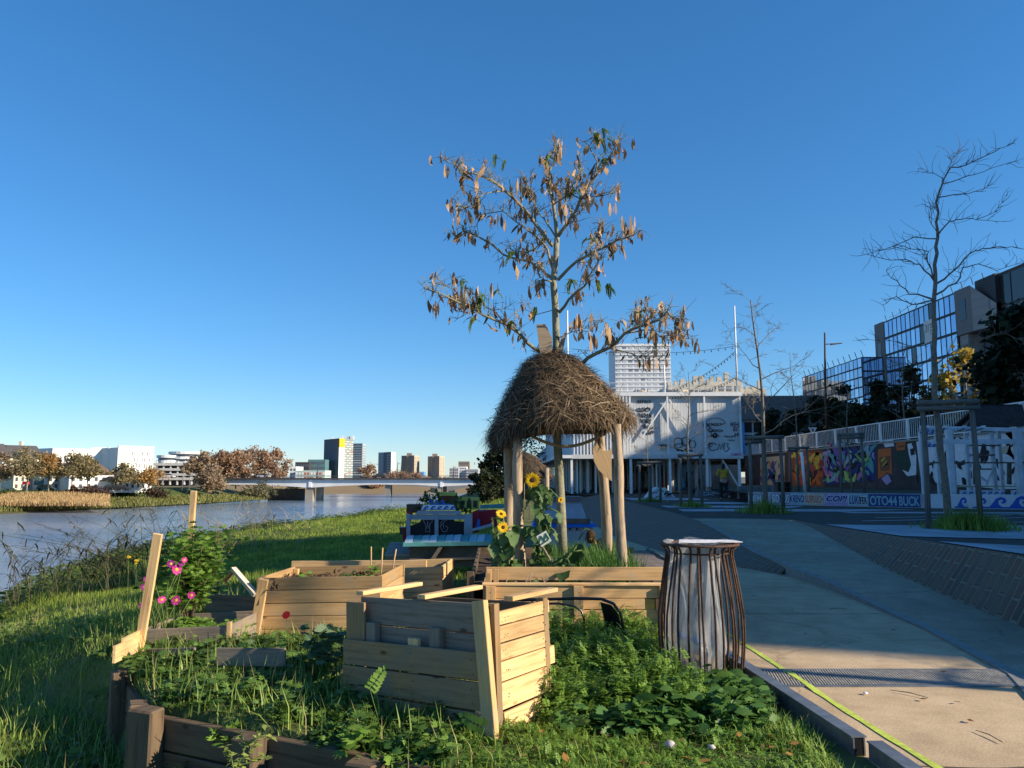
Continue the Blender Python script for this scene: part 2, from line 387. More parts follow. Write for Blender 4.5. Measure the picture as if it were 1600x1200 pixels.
struct(strip('plaza_edge', np.linspace(-6, 19.2, 40), pe, lambda y: 9.0, pcz, lambda y: ZP+.003, asph, 6))
le = lambda y: np.interp(y, [9, 12, 18.4, 24, 32, 46], [4.2, 4.1, 4.5, 4.75, 4.9, 5.0])
struct(strip('paved_slope.001', np.linspace(12.4, 46, 50), lambda y: np.interp(y, [12.4, 15.5, 20, 46], [4.15, 3.1, 2.6, 2.4]), lambda y: le(y)+.01 if y > 18.4 else rl(y)+.01,
             lambda y: .006, lambda y: ZP+.006 if y > 20.4 else rz_(y)-.004, SET, 8))
# low kerb along the ramp's left edge
kb = MB(); ysk = np.linspace(5.5, 19, 40)
for a, b_ in zip(ysk[:-1], ysk[1:]):
    kb.beam((rl(a)+.02, a, rz_(a)/2-.03), (rl(b_)+.02, b_, rz_(b_)/2-.03), .10, rz_(a)+.075)
struct(kb.build('ramp_kerb', M('kerb_concrete', (.26, .25, .23), .9, .15, 9, .2)))
# plaza
pz = MB()
def sheet(mb, pts, z, mi=0): mb.add([(x, y, z) for x, y in pts], [tuple(range(len(pts)))], None, mi)
edge = [(4.75, 24), (4.9, 32), (5.0, 46), (-2, 60), (-2, 170), (20, 170), (20, -40), (9, -40), (9, 19.2), (6.87, 19.21), (6.6, 20.0), (4.55, 20.4)]
sheet(pz, edge, ZP); struct(pz.build('plaza', asph))
mk = MB(); ml = M('worn_light_paving', (.42, .43, .46), .85, .12, 6, .15, stain=.35)
def sheetz(mb, c, n=14):
    V = []
    for i in range(n+1):
        for j in range(n+1):
            s, t = i/n, j/n; x = (c[0][0]*(1-t)+c[1][0]*t)*(1-s)+(c[3][0]*(1-t)+c[2][0]*t)*s; y = (c[0][1]*(1-t)+c[1][1]*t)*(1-s)+(c[3][1]*(1-t)+c[2][1]*t)*s; V.append((x, y, zpl(x, y)+.012))
    mb.add(V, [(i*(n+1)+j, (i+1)*(n+1)+j, (i+1)*(n+1)+j+1, i*(n+1)+j+1) for i in range(n) for j in range(n)])
sheetz(mk, [(6.15, 12.6), (6.75, 17.2), (13.5, 17.0), (12, 14.2)]); sheetz(mk, [(5.4, 7.2), (5.95, 11.2), (20, 10.2), (20, 6.8)])
for q in ([(5.2, 24.2), (5.4, 26.0), (13, 25.6), (10, 24)], [(5.3, 27.2), (5.4, 29), (10.5, 28.6), (9.5, 27)], [(7, 31), (7, 33.2), (12, 32.6), (12, 30.8)],
          [(5.4, 36), (5.6, 39.5), (9, 39), (9, 36)], [(9.8, 23.0), (9.8, 24.0), (19, 23.2), (19, 22.4)]):
    sheet(mk, q, ZP+.008)
struct(mk.build('plaza_paving_band', ml))
pl = MB(); lm = M('parking_line_paint', (.55, .56, .58), .8, .3, 12, .1)
for a, b_ in (((8.2, 18.7), (17, 21.6)), ((11.5, 18.3), (19, 20.2)), ((13.5, 22), (19.5, 17)), ((9.2, 20.2), (15, 22.2)), ((13, 15.6), (19.8, 17.8))):
    a = Vector((*a, zpl(*a)+.018)); b2 = Vector((*b_, zpl(*b_)+.018)); d = (b2-a).normalized(); n = Vector((-d.y, d.x, 0))*.045
    pl.add([a-n, a+n, b2+n, b2-n], [(0, 3, 2, 1)])
struct(pl.build('parking_line', lm))
# yellow guide line on the path, steel edging, drain
yl = MB(); prev = None
for i in range(31):
    t = i/30; x = 2.06+.20*t+.01*math.sin(t*9); y = 7.9-5.0*t; wd = .024+.004*math.sin(i*2.1)
    zl_ = .0135 if 5.86 < y < 6.40 else .005; cur = (Vector((x-wd, y, zl_)), Vector((x+wd, y, zl_)))
    if prev: yl.add([prev[0], prev[1], cur[1], cur[0]], [(0, 3, 2, 1)])
    prev = cur
ypm = M('yellow_line_paint', (.55, .66, .10), .8, .25, 22, .15, stain=.25)
struct(yl.build('painted_line', ypm))
# ---------- water and the far banks ----------
def water():
    m, nt, b = base_mat('river_water', .10, 1.0); L = nt.links.new
    g = nd(nt, 'ShaderNodeNewGeometry'); mp = nd(nt, 'ShaderNodeMapping'); mp.inputs['Scale'].default_value = (.35, .9, 1); L(g.outputs['Position'], mp.inputs['Vector'])
    n1 = nd(nt, 'ShaderNodeTexNoise', Scale=1.5, Detail=6.0, Roughness=.65, Distortion=.4); L(mp.outputs['Vector'], n1.inputs['Vector'])
    n2 = nd(nt, 'ShaderNodeTexNoise', Scale=.035, Detail=5.0); L(mp.outputs['Vector'], n2.inputs['Vector'])
    r = ramp(nt, [(.35, (.16, .27, .42)), (.7, (.28, .31, .34))]); L(n2.outputs['Fac'], r.inputs['Fac']); L(r.outputs['Color'], b.inputs['Base Color'])
    rr = ramp(nt, [(.35, (.04,)*3), (.7, (.16,)*3)]); L(n2.outputs['Fac'], rr.inputs['Fac']); L(rr.outputs['Color'], b.inputs['Roughness'])
    bp = nd(nt, 'ShaderNodeBump', Strength=.38, Distance=.4); L(n1.outputs['Fac'], bp.inputs['Height']); L(bp.outputs['Normal'], b.inputs['Normal'])
    return m
wt = MB(); wt.add([(-700, -120, -6), (60, -120, -6), (60, 470, -6), (-700, 470, -6)], [(0, 1, 2, 3)]); struct(wt.build('river', water()))
shore = [(-150, -120), (-140, 20), (-122, 100), (-104, 158), (-93, 190), (-85, 222), (-83, 250), (-84, 290), (-90, 335), (-86, 352), (-60, 358), (-20, 364), (10, 368), (80, 372), (260, 380)]
# resample
sh = []
for (x0, y0), (x1, y1) in zip(shore[:-1], shore[1:]):
    k = max(2, int(math.hypot(x1-x0, y1-y0)/6))
    for i in range(k): sh.append((x0+(x1-x0)*i/k, y0+(y1-y0)*i/k))
sh.append(shore[-1]); sh = np.array(sh)
dn = np.gradient(sh, axis=0)
for _ in range(6): dn[1:-1] = (dn[:-2]+dn[1:-1]+dn[2:])/3
dn /= np.linalg.norm(dn, axis=1)[:, None]; nn = np.stack([-dn[:, 1], dn[:, 0]], -1)
prof = [(-3, -6.6), (0, -6.05), (3, -5.4), (8, -4.9), (13, -3.7), (19, -2.5), (25, -2.0), (60, -1.9)]
V = []; Fc = []
for i in range(len(sh)):
    for k, (d, z) in enumerate(prof):
        j = .35*math.sin(i*.9+k)+.25*math.sin(i*2.3+k*2) if 0 < k < 6 else 0
        q = sh[i]+nn[i]*(d+j*2); V.append((q[0], q[1], z+j*.4))
kk = len(prof)
for i in range(len(sh)-1):
    for k in range(kk-1): a = i*kk+k; Fc.append((a, a+kk, a+kk+1, a+1))
def bankm():
    m, nt, b = base_mat('bank_grass', .95, .1); L = nt.links.new
    g = nd(nt, 'ShaderNodeNewGeometry'); sp = nd(nt, 'ShaderNodeSeparateXYZ'); L(g.outputs['Position'], sp.inputs[0])
    n = nd(nt, 'ShaderNodeTexNoise', Scale=.25, Detail=7.0, Roughness=.7); L(g.outputs['Position'], n.inputs['Vector'])
    ad = nd(nt, 'ShaderNodeMath', operation='MULTIPLY_ADD'); L(n.outputs['Fac'], ad.inputs[0]); ad.inputs[1].default_value = 2.2; L(sp.outputs['Z'], ad.inputs[2])
    mr = nd(nt, 'ShaderNodeMapRange'); L(ad.outputs[0], mr.inputs['Value']); mr.inputs['From Min'].default_value = -5.2; mr.inputs['From Max'].default_value = -.9
    r = ramp(nt, [(0, (.10, .085, .055)), (.18, (.085, .095, .03)), (.45, (.10, .12, .03)), (.7, (.07, .10, .025)), (1, (.09, .12, .035))]); L(mr.outputs[0], r.inputs['Fac'])
    r2 = ramp(nt, [(.46, (0, 0, 0)), (.56, (1, 1, 1))]); m2 = nd(nt, 'ShaderNodeMapRange'); L(sp.outputs['Y'], m2.inputs['Value']); m2.inputs['From Min'].default_value = 0; m2.inputs['From Max'].default_value = 540; L(m2.outputs[0], r2.inputs['Fac'])
    L(mixc(nt, r.outputs['Color'], (.22, .165, .10), r2.outputs['Color']), b.inputs['Base Color'])
    return m
struct(bulk_obj('far_bank', np.array(V), np.array(Fc), bankm(), smooth=True))
tq = MB(); ring = [(-9000, 9000), (9000, 9000), (9000, 300), (400, 300), (400, 405)]
inner = [tuple(sh[i]+nn[i]*58) for i in range(0, len(sh), 3)][::-1]
land = M('town_ground', (.13, .13, .11), .95, .3, .05, 0)
fv = [(-9000, -400, -1.95)] + [(-9000, 9000, -1.95), (9000, 9000, -1.95), (9000, 420, -1.95)] + [(x, y, -1.95) for x, y in inner] + [(-215, -400, -1.95)]
tq.add(fv, [tuple(range(len(fv)))]); struct(tq.build('town_ground', land))
# upper street behind the mural wall
us = MB(); us.add([(20.2, -60, 3.3), (400, -60, 3.3), (400, 300, 3.3), (20.2, 300, 3.3)], [(0, 1, 2, 3)]); struct(us.build('upper_street', asph))
b2 = MB(); b2.add([(-6, 170, -.2), (20.2, 170, -.2), (20.2, 300, -.2), (400, 300, -.2), (400, 420, -.2), (-6, 420, -.2)], [(0, 1, 2, 3, 4, 5)]); struct(b2.build('back_ground', land))
Z3 = Vector((0, 0, 1))
def board(mb, p0, p1, w, t, up=(0, 0, 1)): mb.beam(p0, p1, t, w, up)     # w tall along up, t thick
# ---------- timber wall of the raised bed ----------
tw = thing('timber_retaining_wall', (WA[0], WA[1], -.5), 'dark weathered sleeper wall holding the front of the raised bed', 'retaining wall', None)
for r_ in range(3):
    mb = MB()
    a = Vector((*WA, -.12-.205*r_)); b = Vector((*(WB+WD*.4), -.115-.205*r_))
    board(mb, a-Vector((*WN, 0))*.01*r_, b-Vector((*WN, 0))*.01*r_, .195, .055)
    mb.build('sleeper_board', sleeper, tw, bevel=.006)
for t, w, h in ((.03, .2, .07), (.42, .17, .02), (.80, .19, 0.0)):
    q = WA+(WB-WA)*t-WN*.09; mb = MB()
    mb.beam((q[0], q[1], -.75), (q[0]+random.uniform(-.01, .01), q[1], h-.02), w, .13, up=(WN[0], WN[1], 0), jit=.008); mb.build('post', sleeper, tw, bevel=.012)
for r_ in range(2):
    mb = MB(); board(mb, (SA[0], SA[1], -.13-.2*r_), (SB[0], SB[1], -.2-.2*r_), .19, .05); mb.build('sleeper_board', sleeper, tw, bevel=.006)
for t in (.06, .5):
    q = SA+(SB-SA)*t-SN*.07; mb = MB(); mb.beam((q[0], q[1], -.75), (q[0], q[1], .03), .15, .12, up=(SN[0], SN[1], 0), jit=.01); mb.build('post', sleeper, tw, bevel=.012)
# ---------- front pallet compost box ----------
A = Vector((-.075, 4.88, -.03)); B = Vector((-1.07, 5.62, -.09))
ex = (A-B); Lf = ex.length; ex.normalize(); ey = Vector((-ex.y, ex.x, 0)).normalized(); ez = ex.cross(ey).normalized()
if ez.z < 0: ez = -ez
def L3(o, x, y, z): return o+ex*x+ey*y+ez*z
pc = thing('pallet_compost_box', A, 'tall compost box of pallet boards, dark recessed front, bright right end, nearest the camera', 'compost box')
D = .53
mb = MB()
for i, (z, w) in enumerate(((.075, .15), (.24, .165), (.41, .165))):
    board(mb, L3(B, -.02+.01*i, -.1, z), L3(B, Lf-.03, -.1+.006*i, z), w-.006, .022, ez)
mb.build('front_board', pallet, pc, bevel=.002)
mb = MB()
for z, w in ((.67, .185), (.505, .14), (.362, .14), (.23, .12)):
    board(mb, L3(B, .05, .02, z), L3(B, Lf-.02, .02, z), w-.008, .018, ez)
mb.build('recessed_panel', greyw, pc, bevel=.002)
for x in (.2, .78):
    mb = MB(); mb.beam(L3(B, x, -.02, .2), L3(B, x, -.02, .6), .09, .05, ey); mb.build('upright', greyw, pc, bevel=.003)
mb = MB(); mb.beam(L3(B, .62, -.06, .3), L3(B, .62, -.06, .53), .09, .03, ey); mb.build('upright', pine2, pc, bevel=.003)
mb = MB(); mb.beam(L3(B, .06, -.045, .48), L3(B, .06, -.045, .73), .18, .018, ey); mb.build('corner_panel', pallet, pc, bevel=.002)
mb = MB(); mb.beam(L3(A, .06, -.14, -.1), L3(A, -.06, -.07, .79), .095, .045, ey); mb.build('corner_post', pine, pc, bevel=.003)
mb = MB(); mb.beam(L3(A, -.075, -.085, -.05), L3(A, -.075, -.085, .22), .05, .03, ey); mb.build('corner_block', pine2, pc, bevel=.003)
mb = MB()
for i, (z, w, y0, y1) in enumerate(((.075, .12, .02, D-.12), (.225, .155, -.02, D), (.365, .115, -.02, D+.05), (.475, .1, -.01, D), (.58, .1, 0, D), (.675, .085, 0, D+.01))):
    board(mb, L3(A, .02-.004*i, y0, z), L3(A, .02, y1, z+.01), w-.005, .02, ez)
mb.build('end_board', pine2, pc, bevel=.002)
mb = MB()
for i in range(5): board(mb, L3(B, .05, D, .08+.14*i), L3(B, Lf-.02, D, .08+.14*i), .13, .02, ez)
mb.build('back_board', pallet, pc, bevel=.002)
mb = MB()
for i in range(4): board(mb, L3(B, .05, .03, .1+.16*i), L3(B, .05, D-.02, .1+.16*i), .13, .02, ez)
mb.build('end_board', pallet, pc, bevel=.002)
for x, y0, y1, m in ((.06, -.01, D+.03, pine2), (.66, -.03, D, pine2), (1.27, .1, D+.03, pine)):
    mb = MB(); mb.beam(L3(B, x, y0, .785), L3(B, x+.03, y1, .79), .075, .028, ez); mb.build('top_slat', m, pc, bevel=.003)
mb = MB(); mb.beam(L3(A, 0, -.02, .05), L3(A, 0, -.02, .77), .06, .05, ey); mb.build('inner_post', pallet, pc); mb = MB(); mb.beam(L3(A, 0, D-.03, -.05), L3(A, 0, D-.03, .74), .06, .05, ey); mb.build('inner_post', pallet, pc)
# ---------- planter boxes ----------
def soil_top(name, parent, corners, z, m=None):
    V = []; n = 16; c = [Vector((*p, z)) for p in corners]; uv = []
    for i in range(n+1):
        for j in range(n+1):
            a = c[0].lerp(c[1], i/n); b = c[3].lerp(c[2], i/n); q = a.lerp(b, j/n); q.z += .03*math.sin(i*1.3+j*.7)*math.sin(j*1.1)+RNG.uniform(-.012, .012); V.append(q[:])
    Fc = [(i*(n+1)+j, (i+1)*(n+1)+j, (i+1)*(n+1)+j+1, i*(n+1)+j+1) for i in range(n) for j in range(n)]
    return bulk_obj(name, np.array(V), np.array(Fc), m or M('dark_soil', (.06, .042, .028), .95, .4, 20, .8), parent, smooth=True)
def planter(name, label, fl, fr, depth, h, nb, mat, group=None, matside=None, hs=None, lean=0.0):
    """fl, fr: front ground corners; depth goes back at right angles"""
    fl = Vector(fl); fr = Vector(fr); x = (fr-fl); L = x.length; x.normalize(); y = Vector((-x.y, x.x, 0)).normalized()
    t = thing(name, fl.lerp(fr, .5)+y*depth/2, label, 'planter', group)
    bh = h/nb; hs = hs or h
    for nm, p, q, o_, hh, mt in (('front_panel', fl, fr, -y, h, mat), ('back_panel', fl+y*depth, fr+y*depth, y, hs, mat)):
        mb = MB()
        k = max(1, round(hh/bh))
        for i in range(k):
            e = .004*random.uniform(-1, 1); l = Vector((0, 0, bh*(i+.5)))
            board(mb, p+l+o_*(.012+e)+x*lean*(h-bh*i), q+l+o_*(.012+e)+x*.02*random.uniform(0, 1), bh-.006, .024)
        mb.build(nm, mt, t, bevel=.002)
    for p, s_ in ((fl, 1), (fr, -1)):
        mb = MB()
        for i in range(nb):
            e = .004*random.uniform(-1, 1); l = Vector((0, 0, bh*(i+.5))); board(mb, p+l+x*(s_*.014+e)+y*.002, p+l+x*s_*.014+y*(depth-.002), bh-.006, .022)
        mb.build('end_panel', matside or mat, t, bevel=.002)
        mb = MB()
        for d in (.05, depth-.05): mb.beam(p+x*s_*.055+y*d, p+x*s_*.055+y*d+Z3*(h-.02), .05, .05, y); mb.build('corner_post', mat, t, bevel=.002); mb = MB()
    c = [fl+x*.02+y*.02, fr-x*.02+y*.02, fr-x*.02+y*(depth-.02), fl+x*.02+y*(depth-.02)]
    soil_top('soil', t, [(p.x, p.y) for p in c], fl.z+h-.1)
    return t
p1 = planter('plank_planter', 'long five board plank planter with three thin sticks, left of the compost box', (-2.44, 7.72, -.06), (-1.24, 7.62, -.03), .95, .6, 5, pine)
st = bpy.data.objects
for i, (u, v0, v1) in enumerate(((580, 892, 854), (595, 893, 856), (611, 886, 858), (606, 853, 843))):
    a = P(u, v0, 8.3); b = P(u+(3 if i == 1 else (8 if i == 2 else 0)), v1, 8.3)
    if i == 3: continue
    mb = MB(); mb.tube([a-Z3*.12, b], .007, 6); o = mb.build('garden_stick', pine, origin=a-Z3*.12)
    tag(o, ['thin upright stick in the plank planter, left one of three', 'thin stick in the plank planter, the one between two others', 'slanting stick in the plank planter, right one of three'][i], 'stick', 'sticks in the plank planter')
p2 = planter('pine_planter', 'pine box planter with plant shadows on its front, behind the plank planter', (-2.62, 9.15, -.12), (-.78, 9.05, -.05), .85, .55, 4, pine2)
mb = MB(); mb.beam((-2.6, 9.5, .46), (-1.0, 9.4, .48), .05, .10); mb.build('inner_rail', pine2, p2)
p3 = planter('grey_board_planter', 'low grey board planter overgrown with weeds, behind the timber wall on the left', (-3.2, 6.97, -.1), (-2.42, 6.93, -.06), .75, .3, 2, greyw)
mb = MB(); board(mb, (-3.0, 7.92, .28), (-2.45, 7.85, .26), .16, .024); mb.build('back_board', greyw, p3)
mb = MB(); mb.beam((-2.41, 6.91, -.05), (-2.41, 6.91, .27), .03, .05); mb.build('end_cap', pine2, p3)
# low edging board
mb = MB(); board(mb, P(339, 1026, 5.95), P(446, 1027, 5.85), .125, .022); o = mb.build('edging_board', greyw, origin=P(392, 1040, 5.9), bevel=.002)
tag(o, 'single grey board set on edge among weeds, in front of the plank planter', 'board')
mb = MB(); board(mb, P(232, 1019, 6.55), P(305, 1017, 6.4), .05, .02); o = mb.build('edging_board', greyw, origin=P(270, 1025, 6.5), bevel=.002)
tag(o, 'narrow grey board low under the grey board planter', 'board')
# leaning stakes and bracket
def stake(a, b, w, t, label, m=pine2):
    mb = MB(); mb.beam(a, b, w, t, (0, -1, 0)); o = mb.build('wooden_stake', m, origin=a, bevel=.003); return tag(o, label, 'stake')
stake(P(214, 1034, 6.75), P(247, 834, 6.6), .075, .03, 'tall leaning pale stake nailed to the corner of the grey board planter')
stake(P(291, 935, 8.0), P(303, 767, 7.9), .055, .04, 'tallest thin stake rising behind the leafy currant bush')
stake(P(398, 990, 7.6), P(412, 905, 7.55), .09, .04, 'short wide stake leaning on the left end of the plank planter', pine)
sp = thing('stepped_boards', P(200, 1030, 6.5), 'two bright overlapping board ends sticking out left of the leaning stake', 'boards')
mb = MB(); board(mb, P(178, 1023, 6.2), P(222, 1003, 6.75), .13, .022); mb.build('board', pine2, sp, bevel=.002)
mb = MB(); board(mb, P(191, 1008, 6.35), P(226, 990, 6.85), .10, .022); mb.build('board', pine2, sp, bevel=.002)
br = thing('angled_bracket', P(376, 920, 7.9), 'two pale planks joined in a pointed angle beside the currant bush', 'bracket')
mb = MB(); mb.beam(P(352, 908, 7.9), P(366, 889, 7.85), .05, .03); mb.build('short_plank', pine, br, bevel=.002)
mb = MB(); mb.beam(P(364, 888, 7.85), P(400, 930, 7.7), .06, .035); mb.build('long_plank', whitep if 0 else WOOD('pale_plank', (.62, .54, .42), (.48, .40, .3)), br, bevel=.002)
# ---------- planter bed under the thatched hut ----------
hp = thing('hut_planter', (.6, 8.0, 0), 'wide pine planter bed round the foot of the thatched hut', 'planter')
fx0, fx1, fy = -.26, 1.44, 7.55
mb = MB()
for z, w, a, b in ((.43, .115, fx0+.03, fx1), (.32, .10, fx0+.03, fx1-.2), (.205, .12, fx0, fx1), (.08, .12, fx0, fx1-.05)): board(mb, (a, fy, z), (b, fy+.01, z), w-.004, .024)
mb.build('front_panel', pine, hp, bevel=.002)
mb = MB(); mb.beam((fx0-.02, fy+.01, .50), (fx1+.02, fy+.0, .50), .06, .025); mb.build('top_rim', pine2, hp, bevel=.003)
for x in (fx0+.06, .62, fx1-.02):
    mb = MB(); mb.beam((x, fy-.03, .0), (x, fy-.03, .485), .09, .03, (0, 1, 0)); mb.build('upright', pine, hp, bevel=.002)
mb = MB(); board(mb, (fx0, 8.12, .53), (1.55, 8.1, .53), .13, .024); mb.build('inner_board', pine, hp, bevel=.002)
mb = MB()
for y in (7.62, 7.95): board(mb, (fx0-.0, fy+.02 if y < 7.7 else 7.92, .3), (fx0, 7.9 if y < 7.7 else 8.2, .3), .4, .022)
for x, y in ((fx0+.03, 8.05), (fx0+.10, 8.06), (fx0+.03, 7.75)): mb.beam((x, y, .15), (x, y, .58), .05, .03, (0, 1, 0))
mb.build('end_panel', pine, hp, bevel=.002)
mb = MB()
for z in (.43, .25, .08): board(mb, (-.40, 8.15, z), (-.46, 11.2, z), .17, .03); board(mb, (-.46, 11.2, z), (1.7, 11.2, z), .17, .03)
mb.beam((-.42, 8.12, -.05), (-.42, 8.12, .55), .07, .05); mb.build('side_panel', sleeper, hp, bevel=.002)
soil_top('soil', hp, [(fx0+.02, fy+.03), (fx1, fy+.03), (fx1, 8.1), (fx0+.02, 8.1)], .41)
soil_top('soil', hp, [(-.4, 8.15), (1.5, 8.15), (1.6, 11.15), (-.44, 11.15)], .42)
mb = MB()
for i in range(4): mb.beam((1.50+.115*i, 8.25, .43), (1.55+.115*i, 11.6, .43), .112, .03)
for y in (8.4, 10, 11.4): mb.beam((1.48, y, .38), (1.95, y, .38), .08, .06)
mb.build('side_deck', M('deck_board', (.16, .13, .11), .8, .3, 8, .2), hp)
mb = MB(); mb.tube([(1.97+.012*math.sin(i*1.9), 8.3+i*.24, .45+.008*math.sin(i*2.7)) for i in range(15)], [.022+.008*math.sin(i*2.3) for i in range(15)], 7); mb.build('bark_edge', barkm, hp)
for x in (1.52, 1.94):
    for y in (8.4, 9.9, 11.4): mb = MB(); mb.beam((x, y, 0), (x, y, .36), .06, .06); mb.build('deck_leg', sleeper, hp)
# ---------- thatched hut ----------
ht = thing('thatched_hut', (.6, 9.3, .42), 'thatched hut on four bare log posts with a tree growing through it', 'hut', 'thatched huts')
def logpost(x0, y0, x1, y1, z0, z1, r, parent, seed):
    rg = random.Random(seed); n = 12; pts = []; rad = []
    for i in range(n):
        t = i/(n-1); pts.append((x0+(x1-x0)*t+.013*math.sin(t*7+seed)*.5+rg.uniform(-.004, .004), y0+(y1-y0)*t+.006*math.sin(t*5+seed*2), z0+(z1-z0)*t)); rad.append(r*(1.04-.12*t)*(1+rg.uniform(-.05, .06)))
    mb = MB(); mb.tube(pts, rad, 12); return mb.build('post', logw, parent)
logpost(.09, 8.72, .05, 8.75, .38, 2.10, .057, ht, 1); logpost(1.20, 8.72, 1.16, 8.75, .38, 2.08, .057, ht, 2)
logpost(-.03, 10.1, -.06, 10.05, .35, 2.15, .06, ht, 3); logpost(1.24, 10.2, 1.12, 10.15, .35, 2.18, .068, ht, 4)
hx, hy = .63, 9.4
def roof_pt(a, t):
    """t 0 apex to 1 eave; bell shaped, lower and longer to the left and at the corners"""
    sq = 1/max(abs(math.cos(a)), abs(math.sin(a)))
    rr = (.83+.16*(sq-1)) * (1+.06*math.cos(a-math.pi)+.02*math.sin(3*a))
    prof = [(0, 0), (.12, .055), (.3, .34), (.5, .55), (.7, .74), (.85, .87), (1, 1.0)]
    for (t0, r0), (t1, r1) in zip(prof[:-1], prof[1:]):
        if t <= t1: r = r0+(r1-r0)*(t-t0)/(t1-t0); break
    drop = [(0, 0), (.12, .03), (.3, .16), (.5, .40), (.7, .66), (.85, .87), (1, 1.08)]
    for (t0, r0), (t1, r1) in zip(drop[:-1], drop[1:]):
        if t <= t1: d = r0+(r1-r0)*(t-t0)/(t1-t0); break
    h = 1.0+.24*max(0, math.cos(a-math.pi))**1.5
    lump = .035*math.sin(5*a+3*t)*math.sin(t*9)+.02*math.sin(11*a-4*t)
    return Vector((hx-.2*(1-t)+(rr*r+lump*t)*math.cos(a), hy+(rr*r*1.02+lump*t)*math.sin(a), 3.0-.77*d*h))
def thatch(name, parent, sc=1.0, nstraw=15000, off=Vector((0, 0, 0)), c0=Vector((hx, hy, 0))):
    th = M('thatch_core', (.05, .038, .026), .95, .5, 30, 1.0)
    straw = LEAFM('thatch_straw', (.022, .015, .01), (.21, .14, .078), .1, .8)
    n, k = 40, 14; V = []
    for i in range(k+1):
        for j in range(n): V.append(roof_pt(2*math.pi*j/n, i/k))
    Fc = [(i*n+j, i*n+(j+1) % n, (i+1)*n+(j+1) % n, (i+1)*n+j) for i in range(k) for j in range(n)]
    for i in range(k+1):
        for j in range(n):
            q = roof_pt(2*math.pi*j/n, i/k); V.append(q+Vector((0, 0, -.10))-(q-Vector((hx, hy, q.z))).normalized()*.05)
    o2 = (k+1)*n
    Fc += [(o2+i*n+j, o2+(i+1)*n+j, o2+(i+1)*n+(j+1) % n, o2+i*n+(j+1) % n) for i in range(k) for j in range(n)]
    Fc += [(k*n+j, k*n+(j+1) % n, o2+k*n+(j+1) % n, o2+k*n+j) for j in range(n)]
    V = [tuple((Vector(v)-c0)*sc+c0+off) for v in V]
    core = bulk_obj('roof', np.array(V), np.array(Fc), th, parent, smooth=True)
    rg = random.Random(5); V = []; Fc = []
    for s_ in range(nstraw):
        t = min(1, .02+1.0*rg.random()**.62); a = rg.uniform(0, 2*math.pi); p = roof_pt(a, t); q = roof_pt(a+rg.gauss(0, .05), min(1, t+.05))
        d = (q-p) if t < .95 else Vector((p.x-hx, p.y-hy, 0)).normalized()*.3+Vector((0, 0, -1))
        d = d.normalized(); nrm = Vector((p.x-hx, p.y-hy, .55)).normalized()
        side = nrm.cross(d).normalized(); ang = rg.gauss(0, .7) if rg.random() < .6 else rg.uniform(-1.6, 1.6)
        d = (d*math.cos(ang)+side*math.sin(ang)); d = (d+nrm*(rg.uniform(-.06, .28) if rg.random() < .9 else rg.uniform(.2, .8))+Vector((0, 0, -.12*rg.random()))).normalized()
        L = rg.uniform(.06, .26) * (1.1 if t > .9 else 1); w_ = rg.uniform(.0015, .0048); sd = d.cross(nrm).normalized()*w_
        p = p+nrm*rg.uniform(-.015, .05); m_ = p+d*L*.55; e = p+d*L+Vector((0, 0, -.05*L-.02*rg.random()))
        b = len(V); V += [p-sd, p+sd, m_+sd, m_-sd, e+sd*.4, e-sd*.4]; Fc += [(b, b+1, b+2, b+3), (b+3, b+2, b+4, b+5)]
    for s_ in range(nstraw//5):       # hanging fringe under the eave
        a = rg.uniform(0, 2*math.pi)
        if rg.random() < .5: a = rg.gauss(math.pi*1.18, .3)
        p = roof_pt(a, rg.uniform(.92, 1.0)); L = rg.uniform(.04, .15)*(1.9 if abs(a-math.pi*1.2) < .35 else 1); d = Vector((rg.gauss(0, .25), rg.gauss(0, .25), -1)).normalized(); w_ = rg.uniform(.003, .007)
        sd = Vector((math.cos(a+1.57), math.sin(a+1.57), 0))*w_; b = len(V); m_ = p+d*L*.5; e = p+d*L+Vector((rg.gauss(0, .02), rg.gauss(0, .02), 0))
        V += [p-sd, p+sd, m_+sd, m_-sd, e+sd*.4, e-sd*.4]; Fc += [(b, b+1, b+2, b+3), (b+3, b+2, b+4, b+5)]
    V = [tuple((v-c0)*sc+c0+off) for v in V]
    s = bulk_obj('straw', np.array(V), np.array(Fc), straw, core); s['kind'] = 'stuff'
    V = []; Fc = []
    for s_ in range(nstraw//16):       # loose pale straws lying every way on top
        t = min(1, .02+1.0*rg.random()**.6); a = rg.uniform(0, 2*math.pi); p = roof_pt(a, t); nrm = Vector((p.x-hx, p.y-hy, .55)).normalized()
        d = Vector((rg.gauss(0, 1), rg.gauss(0, 1), rg.gauss(-.3, .7))); d = (d-nrm*d.dot(nrm)*.85).normalized(); L = rg.uniform(.08, .32); w_ = rg.uniform(.002, .0048); sd = d.cross(nrm).normalized()*w_
        p = p+nrm*rg.uniform(.02, .07); m_ = p+d*L*.5+nrm*rg.uniform(0, .03); e = p+d*L-nrm*.02; b = len(V); V += [p-sd, p+sd, m_+sd, m_-sd, e+sd*.5, e-sd*.5]; Fc += [(b, b+1, b+2, b+3), (b+3, b+2, b+4, b+5)]
    V = [tuple((v-c0)*sc+c0+off) for v in V]; s = bulk_obj('loose_straw', np.array(V), np.array(Fc), LEAFM('pale_straw', (.15, .11, .065), (.40, .30, .19), .15, .7), core); s['kind'] = 'stuff'
    return core
thatch('roof', ht)
